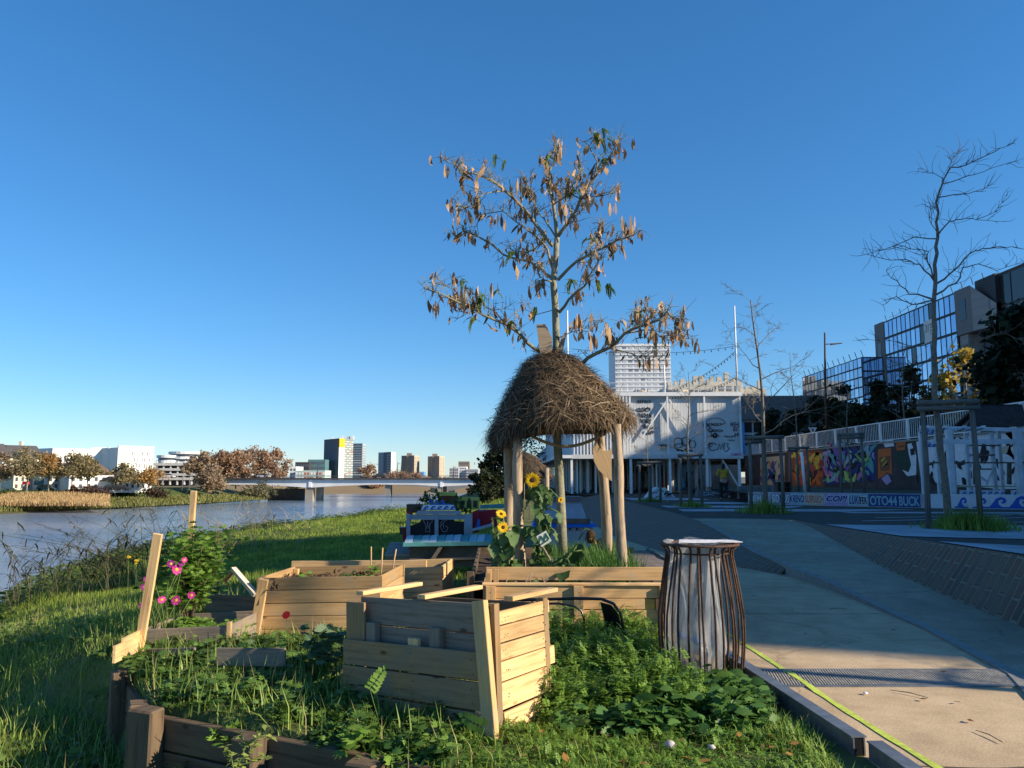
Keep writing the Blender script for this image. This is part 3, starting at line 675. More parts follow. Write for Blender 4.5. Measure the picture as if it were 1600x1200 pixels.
# carved beam under the eaves, ring beams
hb = M('hut_beam', (.20, .15, .10), .8, .3, 10, .3)
bm = MB()
bx0, bx1, yb = .10, 1.25, 8.80
pts = [(bx0, 2.02), (bx1, 2.02), (bx1, 2.24), (bx1-.16, 2.26), (bx1-.33, 2.18), (bx1-.45, 2.12), (bx1-.62, 2.13), (bx1-.78, 2.2), (bx0+.25, 2.26), (bx0, 2.26)]
bm.slab([(x, yb, z) for x, z in pts], (0, .03, 0)); bm.build('carved_beam', hb, ht)
for a, b in (((bx0, yb+.06, 2.1), (-.08, 10.1, 2.1)), ((bx1, yb+.06, 2.12), (1.16, 10.15, 2.12)), ((-.08, 10.1, 2.1), (1.16, 10.15, 2.12))):
    mb = MB(); mb.beam(a, b, .04, .14); mb.build('beam', hb, ht)
mb = MB(); mb.slab([(bx1-.24, yb-.004, 2.17), (bx1-.16, yb-.004, 2.15), (bx1-.13, yb-.004, 2.18), (bx1-.2, yb-.004, 2.20)], (0, .003, 0)); mb.build('beam_cutout', blackm, ht); mb = MB(); mb.slab([(bx0+.35, yb-.004, 2.13), (bx0+.44, yb-.004, 2.11), (bx0+.47, yb-.004, 2.13), (bx0+.4, yb-.004, 2.15)], (0, .003, 0))
mb.build('beam_cutout', blackm, ht)
mb = MB(); mb.tube([(.16+.09*i, 8.9, 1.99-.15*math.sin(math.pi*i/10)) for i in range(11)], .018, 8); mb.build('bent_hoop', M('bent_cane', (.30, .2, .09), .6, .2, 9, .1), ht)
fin = WOOD('finial_board', (.33, .25, .17), (.22, .16, .1), None)
mb = MB(); mb.slab([(.335, 9.2, 2.95), (.47, 9.2, 2.95), (.475, 9.2, 3.13), (.40, 9.2, 3.30), (.29, 9.2, 3.30)], (0, .025, 0)); mb.build('finial_board', fin, ht)
mb = MB(); mb.slab([(.52, 9.35, 2.95), (.60, 9.35, 2.95), (.67, 9.35, 3.27), (.60, 9.35, 3.18)], (0, .025, 0)); mb.build('finial_board', fin, ht)
cr = []
for i in range(13): t = i/12; cr.append((1.06+.0-.16*math.sin(math.pi*t)*1.1-.02, 9.0, 1.95-.44*t if 0 else 1.90-.42*t))
for i in range(12, -1, -1):
    t = i/12; cr.append((1.06+.07*(t-.5)+.05*math.sin(math.pi*t)-.02, 9.0, 1.86-.30*t-.06))
crp = [(.97, 1.93), (1.0, 1.86), (1.04, 1.80), (1.10, 1.79), (1.15, 1.82), (1.15, 1.45), (1.08, 1.50), (1.0, 1.58), (.95, 1.68), (.94, 1.80)]
mb = MB(); mb.slab([(x-.02, 8.98, z) for x, z in crp], (0, .02, 0)); o = mb.build('crescent_board', WOOD('cut_board', (.55, .37, .2), (.42, .27, .13), None), origin=(1.1, 8.98, 1.5))
tag(o, 'crescent shaped cut-out board hanging on the right rear hut post', 'board')
# ---------- bin ----------
bc = Vector((1.43, 6.12, 0)); bn = thing('litter_bin', bc, 'round litter bin of curved rusty bars with a translucent bag', 'litter bin')
mb = MB(); mb.lathe(bc, [(.205, .985), (.30, .985), (.302, .992), (.30, 1.0), (.205, 1.0), (.2, .992), (.205, .985)], 36); mb.build('rim', rustm, bn)
for k in range(2):
    mb = MB(); z, r_ = ((.06, .285), (.93, .225))[k]; mb.tube([(bc.x+r_*math.cos(t*2*math.pi/30), bc.y+r_*math.sin(t*2*math.pi/30), z) for t in range(31)], .007, 6, False); mb.build('hoop', rustm, bn)
bar = None
for k in range(30):
    a = 2*math.pi*k/30
    if bar is None:
        mb = MB(); pr = [(.285, 0), (.302, .15), (.315, .32), (.312, .47), (.29, .64), (.262, .80), (.24, .92), (.245, .96), (.27, .985)]
        mb.tube([(bc.x+r_, bc.y, z) for r_, z in pr], .0085, 6); bar = mb.build('bar', rustm, bn)
        for pp in bar.data.polygons: pp.use_smooth = True
    else:
        o = bar.copy(); COL.objects.link(o); o.parent = bn; o.rotation_euler = (random.uniform(-.02, .02), random.uniform(-.02, .02), a+random.uniform(-.06, .06))
def bagm():
    m, nt, b = base_mat('clear_bag', .32, .5); L = nt.links.new
    b.inputs['Base Color'].default_value = (.50, .52, .53, 1)
    t = nd(nt, 'ShaderNodeBsdfTranslucent'); t.inputs['Color'].default_value = (.7, .74, .78, 1); tr = nd(nt, 'ShaderNodeBsdfTransparent')
    a = nd(nt, 'ShaderNodeMixShader', Fac=.45); L(b.outputs[0], a.inputs[1]); L(t.outputs[0], a.inputs[2])
    n = nd(nt, 'ShaderNodeTexNoise', Scale=5.0, Detail=4.0); tc = nd(nt, 'ShaderNodeTexCoord'); mp = nd(nt, 'ShaderNodeMapping'); mp.inputs['Scale'].default_value = (3, 3, .6); L(tc.outputs['Object'], mp.inputs['Vector']); L(mp.outputs['Vector'], n.inputs['Vector'])
    r = ramp(nt, [(.32, (.22,)*3), (.68, (.75,)*3)]); L(n.outputs['Fac'], r.inputs['Fac'])
    x = nd(nt, 'ShaderNodeMixShader'); L(r.outputs['Color'], x.inputs['Fac']); L(a.outputs[0], x.inputs[1]); L(tr.outputs[0], x.inputs[2]); L(x.outputs[0], nt.nodes['Material Output'].inputs['Surface'])
    bp = nd(nt, 'ShaderNodeBump', Strength=.5, Distance=.02); L(n.outputs['Fac'], bp.inputs['Height']); L(bp.outputs['Normal'], b.inputs['Normal'])
    return m
V = []; n = 40; pr = [(.255, 1.012), (.2, 1.006), (.19, .98), (.185, .9), (.19, .75), (.2, .55), (.215, .38), (.225, .22), (.2, .08), (.12, .03), (.0, .025)]
for r_, z in pr:
    for j in range(n):
        t = 2*math.pi*j/n; w_ = r_*(1+.05*math.sin(7*t+z*4)+.03*math.sin(13*t-z*7)+.03*math.sin(3*t+z*9)); V.append((bc.x-.05*(1 if z < .99 else .2)+w_*math.cos(t), bc.y+w_*math.sin(t), z+(.012*math.sin(5*t) if z > .95 else 0)))
Fc = [(i*n+j, i*n+(j+1) % n, (i+1)*n+(j+1) % n, (i+1)*n+j) for i in range(len(pr)-1) for j in range(n)]
o = bulk_obj('bin_bag', np.array(V), np.array(Fc), bagm(), smooth=True)
tag(o, 'translucent plastic bag with litter hanging inside the barred bin', 'bag')
lt = thing('bagged_litter', bc+Vector((-.05, 0, .04)), 'crumpled blue and brown litter at the bottom of the clear bag', 'litter')
def crumple(c, r_, m, nm, parent, n=7, k=5, sq=.7):
    V = []; 
    for i in range(k+1):
        for j in range(n):
            t = math.pi*i/k; f = 2*math.pi*j/n; q = r_*random.uniform(.65, 1.1); V.append((c[0]+q*math.sin(t)*math.cos(f), c[1]+q*math.sin(t)*math.sin(f), c[2]+q*sq*math.cos(t)))
    Fc = [(i*n+j, i*n+(j+1) % n, (i+1)*n+(j+1) % n, (i+1)*n+j) for i in range(k) for j in range(n)]
    return bulk_obj(nm, np.array(V), np.array(Fc), m, parent)
blue = M('blue_litter', (.05, .16, .5), .5, .3, 30, 0); brown = M('brown_litter', (.2, .15, .1), .8, .4, 30, 0)
for k, (x, y, z, r_, m) in enumerate(((-.12, -.1, .33, .045, blue), (-.02, -.14, .30, .05, blue), (-.1, -.08, .12, .07, brown), (.06, -.1, .13, .08, brown), (-.02, .03, .14, .09, brown), (.05, .06, .2, .06, whitep), (-.16, .02, .15, .06, brown))):
    crumple((bc.x-.05+x, bc.y+y, z), r_, m, 'crumpled_wrapper', lt)
mb = MB(); mb.slab([(bc.x-.2, bc.y-.22, 1.016), (bc.x+.30, bc.y-.12, 1.012), (bc.x+.26, bc.y+.02, 1.016), (bc.x-.16, bc.y-.05, 1.024)], (0, 0, .004)); o = mb.build('torn_wrapper', M('dirty_white_plastic', (.7, .68, .68), .4, .2, 20, .2), origin=(bc.x, bc.y, 1.01))
tag(o, 'torn pale wrapper lying on top of the bin rim', 'litter')
# ---------- overturned chair ----------
chm = M('black_chair_tube', (.010, .010, .012), .3, .2, 9, .02, .5)
ch = thing('overturned_chair', P(900, 1010, 6.75), 'black metal chair lying overturned in the weeds before the hut planter', 'chair')
mb = MB(); Yc = 6.75
mb.tube([P(764, 941, Yc+.3), P(800, 938, Yc+.15), P(900, 935, Yc), P(940, 936, Yc-.02), P(958, 943, Yc-.04), P(969, 957, Yc-.05), P(974, 980, Yc-.05), P(976, 1032, Yc-.02)], .013, 8); mb.build('frame', chm, ch)
mb = MB(); mb.tube([P(800, 944, Yc+.35), P(870, 943, Yc+.25), P(895, 946, Yc+.25), P(908, 954, Yc+.25), P(913, 968, Yc+.25), P(913, 1000, Yc+.25)], .010, 8); mb.build('leg', chm, ch)
mb = MB(); a = [P(938, 941, Yc), P(956, 946, Yc-.03), P(967, 960, Yc-.04), P(972, 985, Yc-.04), P(972, 1030, Yc), P(955, 1005, Yc+.1), P(945, 975, Yc+.1)]
mb.slab(a, (0, .02, 0)); mb.build('seat_panel', chm, ch)
mb = MB(); mb.tube([P(830, 938, Yc+.1), P(832, 941, Yc+.1), P(833, 946, Yc+.32)], .008, 6); mb.build('cross_bar', chm, ch)
# ---------- steel edging ----------
def edging(a, b, label, h=.10):
    t = thing('steel_edging', a, label, 'edging', 'steel edging along the path')
    a = Vector(a); b = Vector(b); d = (b-a).normalized(); n = Vector((-d.y, d.x, 0)); mb = MB()
    mb.beam(a+Z3*h, b+Z3*h, .085, .008); mb.build('top_flange', steel, t)
    mb = MB(); mb.beam(a+n*.03+Z3*(h/2-.003), b+n*.03+Z3*(h/2-.003), .008, h-.006); mb.beam(a-n*.03+Z3*(h/2-.003), b-n*.03+Z3*(h/2-.003), .008, h-.006); mb.build('web', steel, t)
    mb = MB(); mb.beam(a+d*.003+Z3*(h/2-.004), a+d*.012+Z3*(h/2-.004), .05, h-.012); mb.build('end_plate', blackm, t)
edging((1.88, 4.46, 0), (1.70, 6.9, 0), 'long galvanised steel edging strip beside the path, passing the litter bin')
edging((1.99, 2.9, -.01), (1.945, 4.42, -.01), 'short steel edging strip at the bottom edge, stepped aside from the long one')
# ---------- drain grate ----------
gr = thing('drain_grate', (3, 6.12, 0), 'ribbed steel drain grating across the sandy path', 'drain')
mb = MB(); mb.beam((1.86, 6.36, .004), (4.6, 6.36, .004), .03, .012); mb.beam((1.86, 5.88, .004), (4.6, 5.88, .004), .03, .012); mb.build('frame', steel, gr)
mb = MB(); mb.box((3.23, 6.12, .0025), (2.74, .46, .002)); mb.build('channel', M('drain_dark', (.06, .055, .05), .9, .2, 9, 0), gr)
mb = MB()
for i in range(132): x = 1.88+i*.0205; mb.beam((x, 5.9, .007), (x+.08, 6.345, .007), .0105, .008)
o = mb.build('grating_bars', M('grate_steel', (.36, .34, .30), .6, .3, 20, .1, .4, .2), gr)
# ---------- wear and litter on the path ----------
for i, y in enumerate((4.3, 8.9, 13.6)):
    mb = MB(); prev = None
    for k in range(25):
        x = 1.95+k*.09; yy_ = y+.012*math.sin(k*.9+i)+.09*(x-1.95)*(i-1)*.3; c_ = (Vector((x, yy_-.006-.003*math.sin(k*2.3), .004)), Vector((x, yy_+.006+.003*math.sin(k*1.7), .004)))
        if prev: mb.add([prev[0], c_[0], c_[1], prev[1]], [(0, 1, 2, 3)])
        prev = c_
    struct(mb.build('path_joint', M('joint_dirt', (.10, .075, .05), .95, .3, 30, 0)))
# screw heads where the boards are fixed
def screws(parent, pts, nrm):
    mb = MB(); n = Vector(nrm).normalized(); a = n.orthogonal().normalized(); b = n.cross(a)
    for p in pts: mb.add([Vector(p)+n*.0015+(a*math.cos(t)+b*math.sin(t))*.0045 for t in [i*math.pi/3 for i in range(6)]], [tuple(range(6))])
    o = mb.build('screw_heads', M('screw_rust', (.03, .022, .018), .7, .3, 50, 0), parent); o['kind'] = 'stuff'
screws(pc, [L3(A, .031, y_+random.uniform(-.01, .01), z_+random.uniform(-.02, .02)) for z_ in (.075, .225, .365, .475, .58, .675) for y_ in (.06, .08, D-.07, D-.05)], ex)
screws(pc, [L3(B, x_+random.uniform(-.01, .01), -.116, z_+d_) for x_ in (.08, .65, Lf-.1) for z_, d_ in ((.075, .03), (.075, -.03), (.24, .04), (.24, -.04), (.41, .04), (.41, -.04))], -ey)
yv_ = Vector((.083, 1, 0)).normalized()
screws(p1, [Vector((-2.44+1.2*t+random.uniform(-.01, .01), 7.72-.1*t-.026, z_)) for t in (.05, .95) for z_ in (0, .12, .24, .36, .48)], (-.08, -1, 0))
screws(hp, [(x_+random.uniform(-.01, .01), fy-.047, z_) for x_ in (fx0+.06, .62, fx1-.02) for z_ in (.08, .22, .33, .43)], (0, -1, 0))
# ---------- lawn: real blades, thick near the camera, coarser far away ----------
grass_m = LEAFM('grass_blade', (.145, .235, .035), (.36, .45, .09), .5, .5, nscale=1.6)
far_grass_m = grass_m
def keepout(x, y):
    """places where nothing grows: inside boxes, path"""
    k = np.ones(len(x), bool)
    def rect(p0, p1, d, m=.02):
        nonlocal k
        p0 = np.array(p0[:2]); p1 = np.array(p1[:2]); e = p1-p0; L = np.linalg.norm(e); e = e/L; n = np.array([-e[1], e[0]])
        a = (x-p0[0])*e[0]+(y-p0[1])*e[1]; b = (x-p0[0])*n[0]+(y-p0[1])*n[1]
        k &= ~((a > -m) & (a < L+m) & (b > -m) & (b < d+m))
    rect((-1.07, 5.62), (-.075, 4.88), .55); rect((-2.44, 7.72), (-1.24, 7.62), .95); rect((-2.62, 9.15), (-.78, 9.05), .85)
    rect((-3.2, 6.97), (-2.42, 6.93), .75); rect((fx0, fy), (fx1, fy), .6); rect((-.46, 8.1), (2.0, 8.1), 3.5)
    k &= (x < 1.72+.05*np.sin(y*7)) | (y < 2.5)
    k &= (x < 1.93)
    return k
def lawn(n, x0, x1, y0, y1, h0, h1, w0, dens=None):
    x = RNG.uniform(x0, x1, n); y = RNG.uniform(y0, y1, n); k = keepout(x, y) & (x > brow(y)-2.5)
    k &= np.abs(x/np.maximum(y, .1)) < .75
    if dens is not None: k &= RNG.random(n) < dens(x, y)
    x = x[k]; y = y[k]; n = len(x)
    h = RNG.uniform(h0, h1, n)*(.65+.5*(np.sin(x*2.3+1)*np.sin(y*1.9)+1)/2*1.3); pos = np.stack([x, y, zg(x, y)-.01], -1)
    PV, PF = blade_proto(w0, .32)
    Mx = rotz(RNG.uniform(0, 6.28, n)) @ rotx(RNG.normal(0, .32, n))
    S = np.stack([np.ones(n)*RNG.uniform(.7, 1.4, n), h, h], -1)
    return scatter(PV, PF, pos, Mx*S[:, None, :])
tall_left = lambda x, y: np.where((x < -2.2) | (y > 9.5) , 1.0, .25)
parts = [lawn(64000, -6.5, 1.9, 3.6, 9.5, .04, .11, .007, lambda x, y: np.where(x < -2.4, 1, .4)),
         lawn(52000, -11, -.5, 9, 18, .05, .12, .010), lawn(52000, -12, 0, 17, 34, .06, .13, .018), lawn(26000, -12, 0, 33, 62, .08, .17, .04)]
V, Fc = cat2(parts); o = bulk_obj('grass', V, Fc, grass_m); stuff(o, 'short green grass covering the river bank', 'grass')
# longer tufts on the slope at the left and along edges
x = np.concatenate([RNG.uniform(-6.5, -2.6, 4500), RNG.normal(1.62, .08, 2600), RNG.uniform(-2.5, -.4, 1100)]); y = np.concatenate([RNG.uniform(3.8, 9.5, 4500), RNG.uniform(3.4, 7.6, 2600), RNG.uniform(4.6, 7.2, 1100)])
k = keepout(x, y); x = x[k]; y = y[k]; n = len(x); h = RNG.uniform(.08, .25, n)*np.where(x > 1.2, .45, 1); PV, PF = blade_proto(.009, .45)
Mx = rotz(RNG.uniform(0, 6.28, n)) @ rotx(RNG.normal(0, .25, n)); S = np.stack([RNG.uniform(.8, 1.5, n), h, h], -1)
V, Fc = scatter(PV, PF, np.stack([x, y, zg(x, y)-.01], -1), Mx*S[:, None, :]); o = bulk_obj('tall_grass', V, Fc, LEAFM('tall_grass_blade', (.15, .26, .045), (.38, .48, .12), .42, .5)); stuff(o, 'longer grass tufts on the left slope and along the edging', 'grass')
# grass growing in the hut planter
x = RNG.uniform(.35, 1.4, 2600); y = RNG.uniform(8.3, 10.6, 2600); n = len(x); h = RNG.uniform(.12, .34, n); PV, PF = blade_proto(.010, .4)
Mx = rotz(RNG.uniform(0, 6.28, n)) @ rotx(RNG.normal(0, .25, n)); S = np.stack([np.ones(n), h, h], -1)
V, Fc = scatter(PV, PF, np.stack([x, y, np.full(n, .4)], -1), Mx*S[:, None, :]); o = bulk_obj('planter_grass', V, Fc, LEAFM('lush_blade', (.05, .13, .02), (.12, .25, .05), .4, .5)); stuff(o, 'lush grass inside the hut planter', 'grass')
# ---------- leafy ground cover round the boxes ----------
def lobed(n=5, r=1.0, inner=.55, curl=.12):
    """a palmate leaf as a fan of quads: n lobes"""
    vs = [[0, 0, 0]]; fs = []
    for i in range(n):
        a0 = math.pi*(.08+.84*i/n)+0; a2 = math.pi*(.08+.84*(i+1)/n); am = (a0+a2)/2
        b = len(vs); q = r*(1-.25*abs(i-(n-1)/2)/n)
        vs += [[inner*math.cos(a0), inner*math.sin(a0), -.03], [q*math.cos(am), q*math.sin(am), -curl*q], [inner*math.cos(a2), inner*math.sin(a2), -.03]]
        fs.append([0, b, b+1, b+2])
    return np.array(vs, float), np.array(fs)
def pinnate(k=4):
    vs = []; fs = []
    for i in range(k+1):
        yy_ = i/k; sz = .34*(1-.35*yy_)
        for s_ in ((-1, 1) if i < k else (0,)):
            b = len(vs)
            if s_: d = np.array([s_*.85, .5, -.12]); sd = np.array([-.5*s_, .85, 0])*.42
            else: d = np.array([0, 1.0, -.1]); sd = np.array([.42, 0, 0])
            p = np.array([0, yy_*.8, .10*math.sin(yy_*3)]); vs += [p, p+d*sz*.5+sd*sz, p+d*sz, p+d*sz*.5-sd*sz]; fs.append([b, b+1, b+2, b+3])
    return np.array(vs), np.array(fs)
def leaf_cloud(cx, cy, cz, r_, hgt, n, proto, s0, s1, tilt=1.0):
    """n leaves over a low mound"""
    a = RNG.uniform(0, 6.28, n); d = np.sqrt(RNG.random(n))*r_; x = cx+d*np.cos(a); y = cy+d*np.sin(a)
    z = cz+hgt*(1-(d/r_)**2*.7)*RNG.uniform(.15, 1, n)**.7
    s = RNG.uniform(s0, s1, n); M_ = rotz(RNG.uniform(0, 6.28, n)) @ rotx(RNG.normal(.15, tilt*.55, n)); return scatter(proto[0], proto[1], np.stack([x, y, z], -1), M_*s[:, None, None])
def cover(name, spots, proto, s0, s1, mat, label, per=60, r0=.13, r1=.26, h0=.08, h1=.28, zf=zg):
    parts = []
    for x, y, k in spots:
        parts.append(leaf_cloud(x, y, float(zf(x, y)), random.uniform(r0, r1), random.uniform(h0, h1)*k, int(per*random.uniform(.6, 1.4)), proto, s0, s1))
    V, Fc = cat2(parts); o = bulk_obj(name, V, Fc, mat); return stuff(o, label, 'weeds')
LB5 = lobed(5); LB7 = lobed(7, inner=.75); PIN = pinnate(4)
weed_m = LEAFM('weed_leaf', (.09, .19, .03), (.24, .38, .065), .38, .5); mallow_m = LEAFM('mallow_leaf', (.06, .15, .035), (.14, .26, .06), .35, .45)
def spots(n, f, bx): 
    r = []
    while len(r) < n:
        x = random.uniform(bx[0], bx[1]); y = random.uniform(bx[2], bx[3])
        if f(x, y) and keepout(np.array([x]), np.array([y]))[0] and not (abs(x-1.38) < .33 and abs(y-6.12) < .33): r.append((x, y, 1))
    return r
# tall leafy weeds between the compost box, the hut planter and the bin
cover('leafy_weeds', spots(150, lambda x, y: y > 5.2+.0*x, (.28, 1.22, 5.2, 7.5)), PIN, .05, .10, weed_m, 'tall leafy green weeds between the compost box and the bin', 85, .1, .2, .18, .42)
cover('mallow_patch', spots(70, lambda x, y: True, (.25, 1.55, 4.9, 5.75)), LB7, .035, .075, mallow_m, 'dark round leaved mallow patch in front of the bin', 60, .1, .2, .1, .24)
cover('low_weeds', spots(330, lambda x, y: True, (-.7, 1.8, 3.5, 5.3)), PIN, .028, .06, weed_m, 'low weeds and clover in the lit foreground', 42, .08, .16, .02, .09)
inbed = lambda x, y: ((x-WA[0])*WN[0]+(y-WA[1])*WN[1] > .06) and ((x-SA[0])*SN[0]+(y-SA[1])*SN[1] > .08)
cover('bed_weeds', spots(230, inbed, (-3.1, -.3, 4.3, 7.3)), LB5, .025, .065, LEAFM('bed_leaf', (.05, .11, .022), (.14, .235, .045), .3, .5), 'mixed leafy weeds filling the raised bed', 46, .08, .2, .04, .19)  # leaf colour darkened to carry the crate's shadow over the bed
cover('bank_weeds', spots(150, lambda x, y: x < -2.6 and not inbed(x, y), (-7, -2.6, 4, 11)), LB5, .03, .07, LEAFM('bank_leaf', (.08, .15, .03), (.19, .26, .06), .4, .5), 'broad leaved weeds scattered in the bank grass', 35, .12, .3, .05, .16)
cover('brow_weeds', [(float(brow(y))+random.uniform(-.8, 1.2), y, 1) for y in [random.uniform(9, 44) for _ in range(190)]], LB5, .05, .11, LEAFM('brow_leaf', (.07, .12, .025), (.17, .23, .05), .4, .5), 'rough leafy growth along the brow of the bank', 60, .3, .7, .12, .4)
cover('shade_weeds', spots(110, lambda x, y: not inbed(x, y), (-2.6, -.6, 3.3, 5.2)), LB5, .04, .09, weed_m, 'dark weeds below the timber wall', 40, .1, .2, .06, .2)
# ---------- named plants ----------
def stems(parts_pts, r_, mat, name, parent, n=5):
    mb = MB()
    for pts in parts_pts: mb.tube(pts, [r_*(1-.6*i/max(1, len(pts)-1)) for i in range(len(pts))], n)
    return mb.build(name, mat, parent)
green_stem = M('green_stem', (.10, .16, .04), .6, .2, 20, .1)
woody = M('woody_stem', (.12, .085, .05), .85, .2, 20, .2)
# currant bush
cb = thing('currant_bush', (-3.05, 7.55, 0), 'leafy bright green currant bush at the end of the grey board planter', 'bush')
sp_ = []; tips = []
for i in range(26):
    a = random.uniform(0, 6.28); q = random.uniform(.08, .36); h = random.uniform(.45, 1.0); b = Vector((-3.02, 7.55, .12)); e = Vector((-3.05+q*math.cos(a), 7.6+q*.8*math.sin(a), h)); m_ = b.lerp(e, .5)+Vector((0, 0, .1)); sp_.append([b, m_, e]); tips += [m_.lerp(e, t) for t in (.2, .5, .8, 1)]+[b.lerp(m_, .7)]
stems(sp_, .012, woody, 'stem', cb)
parts = []
for p in tips: parts.append(leaf_cloud(p.x, p.y, p.z-.06, .11, .16, 15, LB5, .035, .062, 1.3))
V, Fc = cat2(parts); bulk_obj('foliage', V, Fc, LEAFM('currant_leaf', (.11, .22, .03), (.24, .38, .07), .42, .45), cb)
b2_ = thing('shaded_shrub', (-3.45, 8.4, 0), 'darker leafy shrub behind the tall thin stake', 'bush')
sp_ = []; tips = []
for i in range(22):
    a = random.uniform(0, 6.28); q = random.uniform(.1, .42); h = random.uniform(.35, .88); b = Vector((-3.4, 8.45, -.1)); e = Vector((-3.35+q*math.cos(a)*1.2, 8.45+q*math.sin(a), h)); m_ = b.lerp(e, .5)+Vector((0, 0, .1)); sp_.append([b, m_, e]); tips += [m_.lerp(e, t) for t in (.2, .6, 1)]+[b.lerp(m_, .7)]
stems(sp_, .011, woody, 'stem', b2_); parts = [leaf_cloud(p.x, p.y, p.z-.06, .13, .17, 16, LB5, .04, .07, 1.3) for p in tips]
V, Fc = cat2(parts); bulk_obj('foliage', V, Fc, LEAFM('shrub_leaf', (.03, .085, .015), (.08, .16, .03), .35, .45), b2_)
# flowers
def flower(c, r_, n, petal_m, core_m, parent, face, petal='petal', nlay=1, wid=.42):
    """petals as one part, disc as another; faces 'face' direction"""
    f = Vector(face).normalized(); x = f.cross(Vector((0, 0, 1))).normalized() if abs(f.z) < .95 else Vector((1, 0, 0)); y = f.cross(x)
    V = []; Fc = []
    for l in range(nlay):
        for k in range(n):
            a = 2*math.pi*(k+.5*l)/n+random.uniform(-.1, .1); d = x*math.cos(a)+y*math.sin(a); s_ = (f.cross(d)).normalized()*r_*wid; L = r_*random.uniform(.85, 1.1)*(1-.15*l); b = len(V)
            p0 = Vector(c)+d*r_*.22; V += [p0-s_*.25, p0+d*L*.45-s_+f*.08*r_, p0+d*L*.8+f*.05*r_*random.uniform(-2, 2), p0+d*L*.45+s_+f*.08*r_, p0+s_*.25]; Fc.append((b, b+1, b+2, b+3)); Fc.append((b, b+3, b+4, b))
    Fc = [(a_, b_, c_, d_) if d_ != a_ else (a_, b_, c_, c_) for a_, b_, c_, d_ in Fc]
    mb = MB()
    for q in Fc:
        q = q[:3] if q[2] == q[3] else q
        mb.add([V[i] for i in q], [tuple(range(len(q)))])
    h = mb.build(petal, petal_m, parent)
    mb = MB(); prf = [(0.0, .10), (.6, .09), (1, .03), (1, -.04), (0, -.05)]; m = Matrix((x, y, f)).transposed(); vs = []; n_ = 10
    for r0, z0 in prf:
        for j in range(n_): t = 2*math.pi*j/n_; vs.append(Vector(c)+m@Vector((r0*r_*.34*math.cos(t), r0*r_*.34*math.sin(t), z0*r_)))
    mb.add(vs, [(i*n_+j, i*n_+(j+1) % n_, (i+1)*n_+(j+1) % n_, (i+1)*n_+j) for i in range(4) for j in range(n_)]); mb.build('flower_centre', core_m, h)
    return h
pinkm = LEAFM('pink_petal', (.62, .035, .25), (.82, .09, .42), .3, .5); purpm = LEAFM('purple_petal', (.28, .02, .22), (.42, .04, .30), .3, .5); yelm = LEAFM('yellow_petal', (.80, .45, .01), (.85, .6, .03), .35, .5)
yc = M('yellow_centre', (.6, .4, .03), .8, .2, 60, .2); dc = M('brown_centre', (.06, .032, .012), .9, .4, 90, .5)
co = thing('cosmos_plant', (-3.2, 7.2, 0), 'feathery cosmos plant with bright pink flowers beside the leaning stake', 'flowering plant')
heads = [(276, 890, 15, 1), (275, 938, 15, 1), (299, 930, 12, 1), (253, 937, 12, 1), (224, 946, 12, 0), (267, 881, 12, 0), (284, 880, 10, 0), (288, 875, 9, 1), (229, 930, 10, 0), (226, 917, 11, 0), (229, 905, 10, 0), (236, 894, 8, 0)]
sp_ = []
for u, v, px, pk in heads:
    e = P(u, v, 7.0+random.uniform(-.1, .15)); b = Vector((-3.08+random.uniform(-.12, .12), 7.15, -.05)); sp_.append([b, b.lerp(e, .5)+Vector((random.uniform(-.05, .05), 0, .05)), e+Vector((0, .02, -.01))])
    flower(e, px/1230*7.0*.54, 8, pinkm if pk else purpm, yc, co, (random.uniform(-.2, .5), -1, random.uniform(.1, .6)), wid=.40)
stems(sp_, .006, green_stem, 'stem', co)
PVf, PFf = blade_proto(.004, .3); n = 2600; t = RNG.random(n); idx = RNG.integers(0, len(sp_), n); pos = np.array([sp_[i][0].lerp(sp_[i][1], 2*q)[:] if q < .5 else sp_[i][1].lerp(sp_[i][2], 2*q-1)[:] for i, q in zip(idx, t*.93)])+RNG.normal(0, .015, (n, 3))
V, Fc = scatter(PVf, PFf, pos, rnd_rot(n, 1.0)*RNG.uniform(.05, .11, n)[:, None, None]); bulk_obj('foliage', V, Fc, LEAFM('feathery_leaf', (.08, .15, .03), (.16, .25, .06), .4, .5), co)
# red flower
rf = thing('red_flower_plant', P(447, 1010, 6.5), 'single dark red carnation like flower above the weeds of the raised bed', 'flower')
e = P(447, 961, 6.5); flower(e, .034, 12, LEAFM('red_petal', (.28, .006, .01), (.42, .02, .02), .25, .5), M('red_centre', (.2, .01, .01), .8, .3, 40, .2), rf, (0, -.8, .6), nlay=3, wid=.5)
stems([[P(452, 1012, 6.5)-Z3*.05, P(449, 985, 6.5), e+Vector((0, .01, -.01))]], .004, green_stem, 'stem', rf)
# yellow flowers on the bank
for i, (u, v, Yd, lb) in enumerate(((201, 869, 10.5, 'small yellow flower on the bank, highest of three'), (213, 877, 10.2, 'small yellow flower on the bank, lower right of the highest'), (256, 884, 9.3, 'small yellow flower on the bank just right of the leaning stake'))):
    e = P(u, v, Yd); t = thing('yellow_flower', (e.x, e.y, float(zg(e.x, e.y))), lb, 'flower', 'yellow flowers on the bank')
    for k in range(3): flower(e+Vector((random.uniform(-.02, .02), 0, random.uniform(-.03, .02))), .019, 5, yelm, yc, t, (0, -1, .6))
    stems([[(e.x+.02, e.y, float(zg(e.x, e.y))), e]], .004, green_stem, 'stem', t)
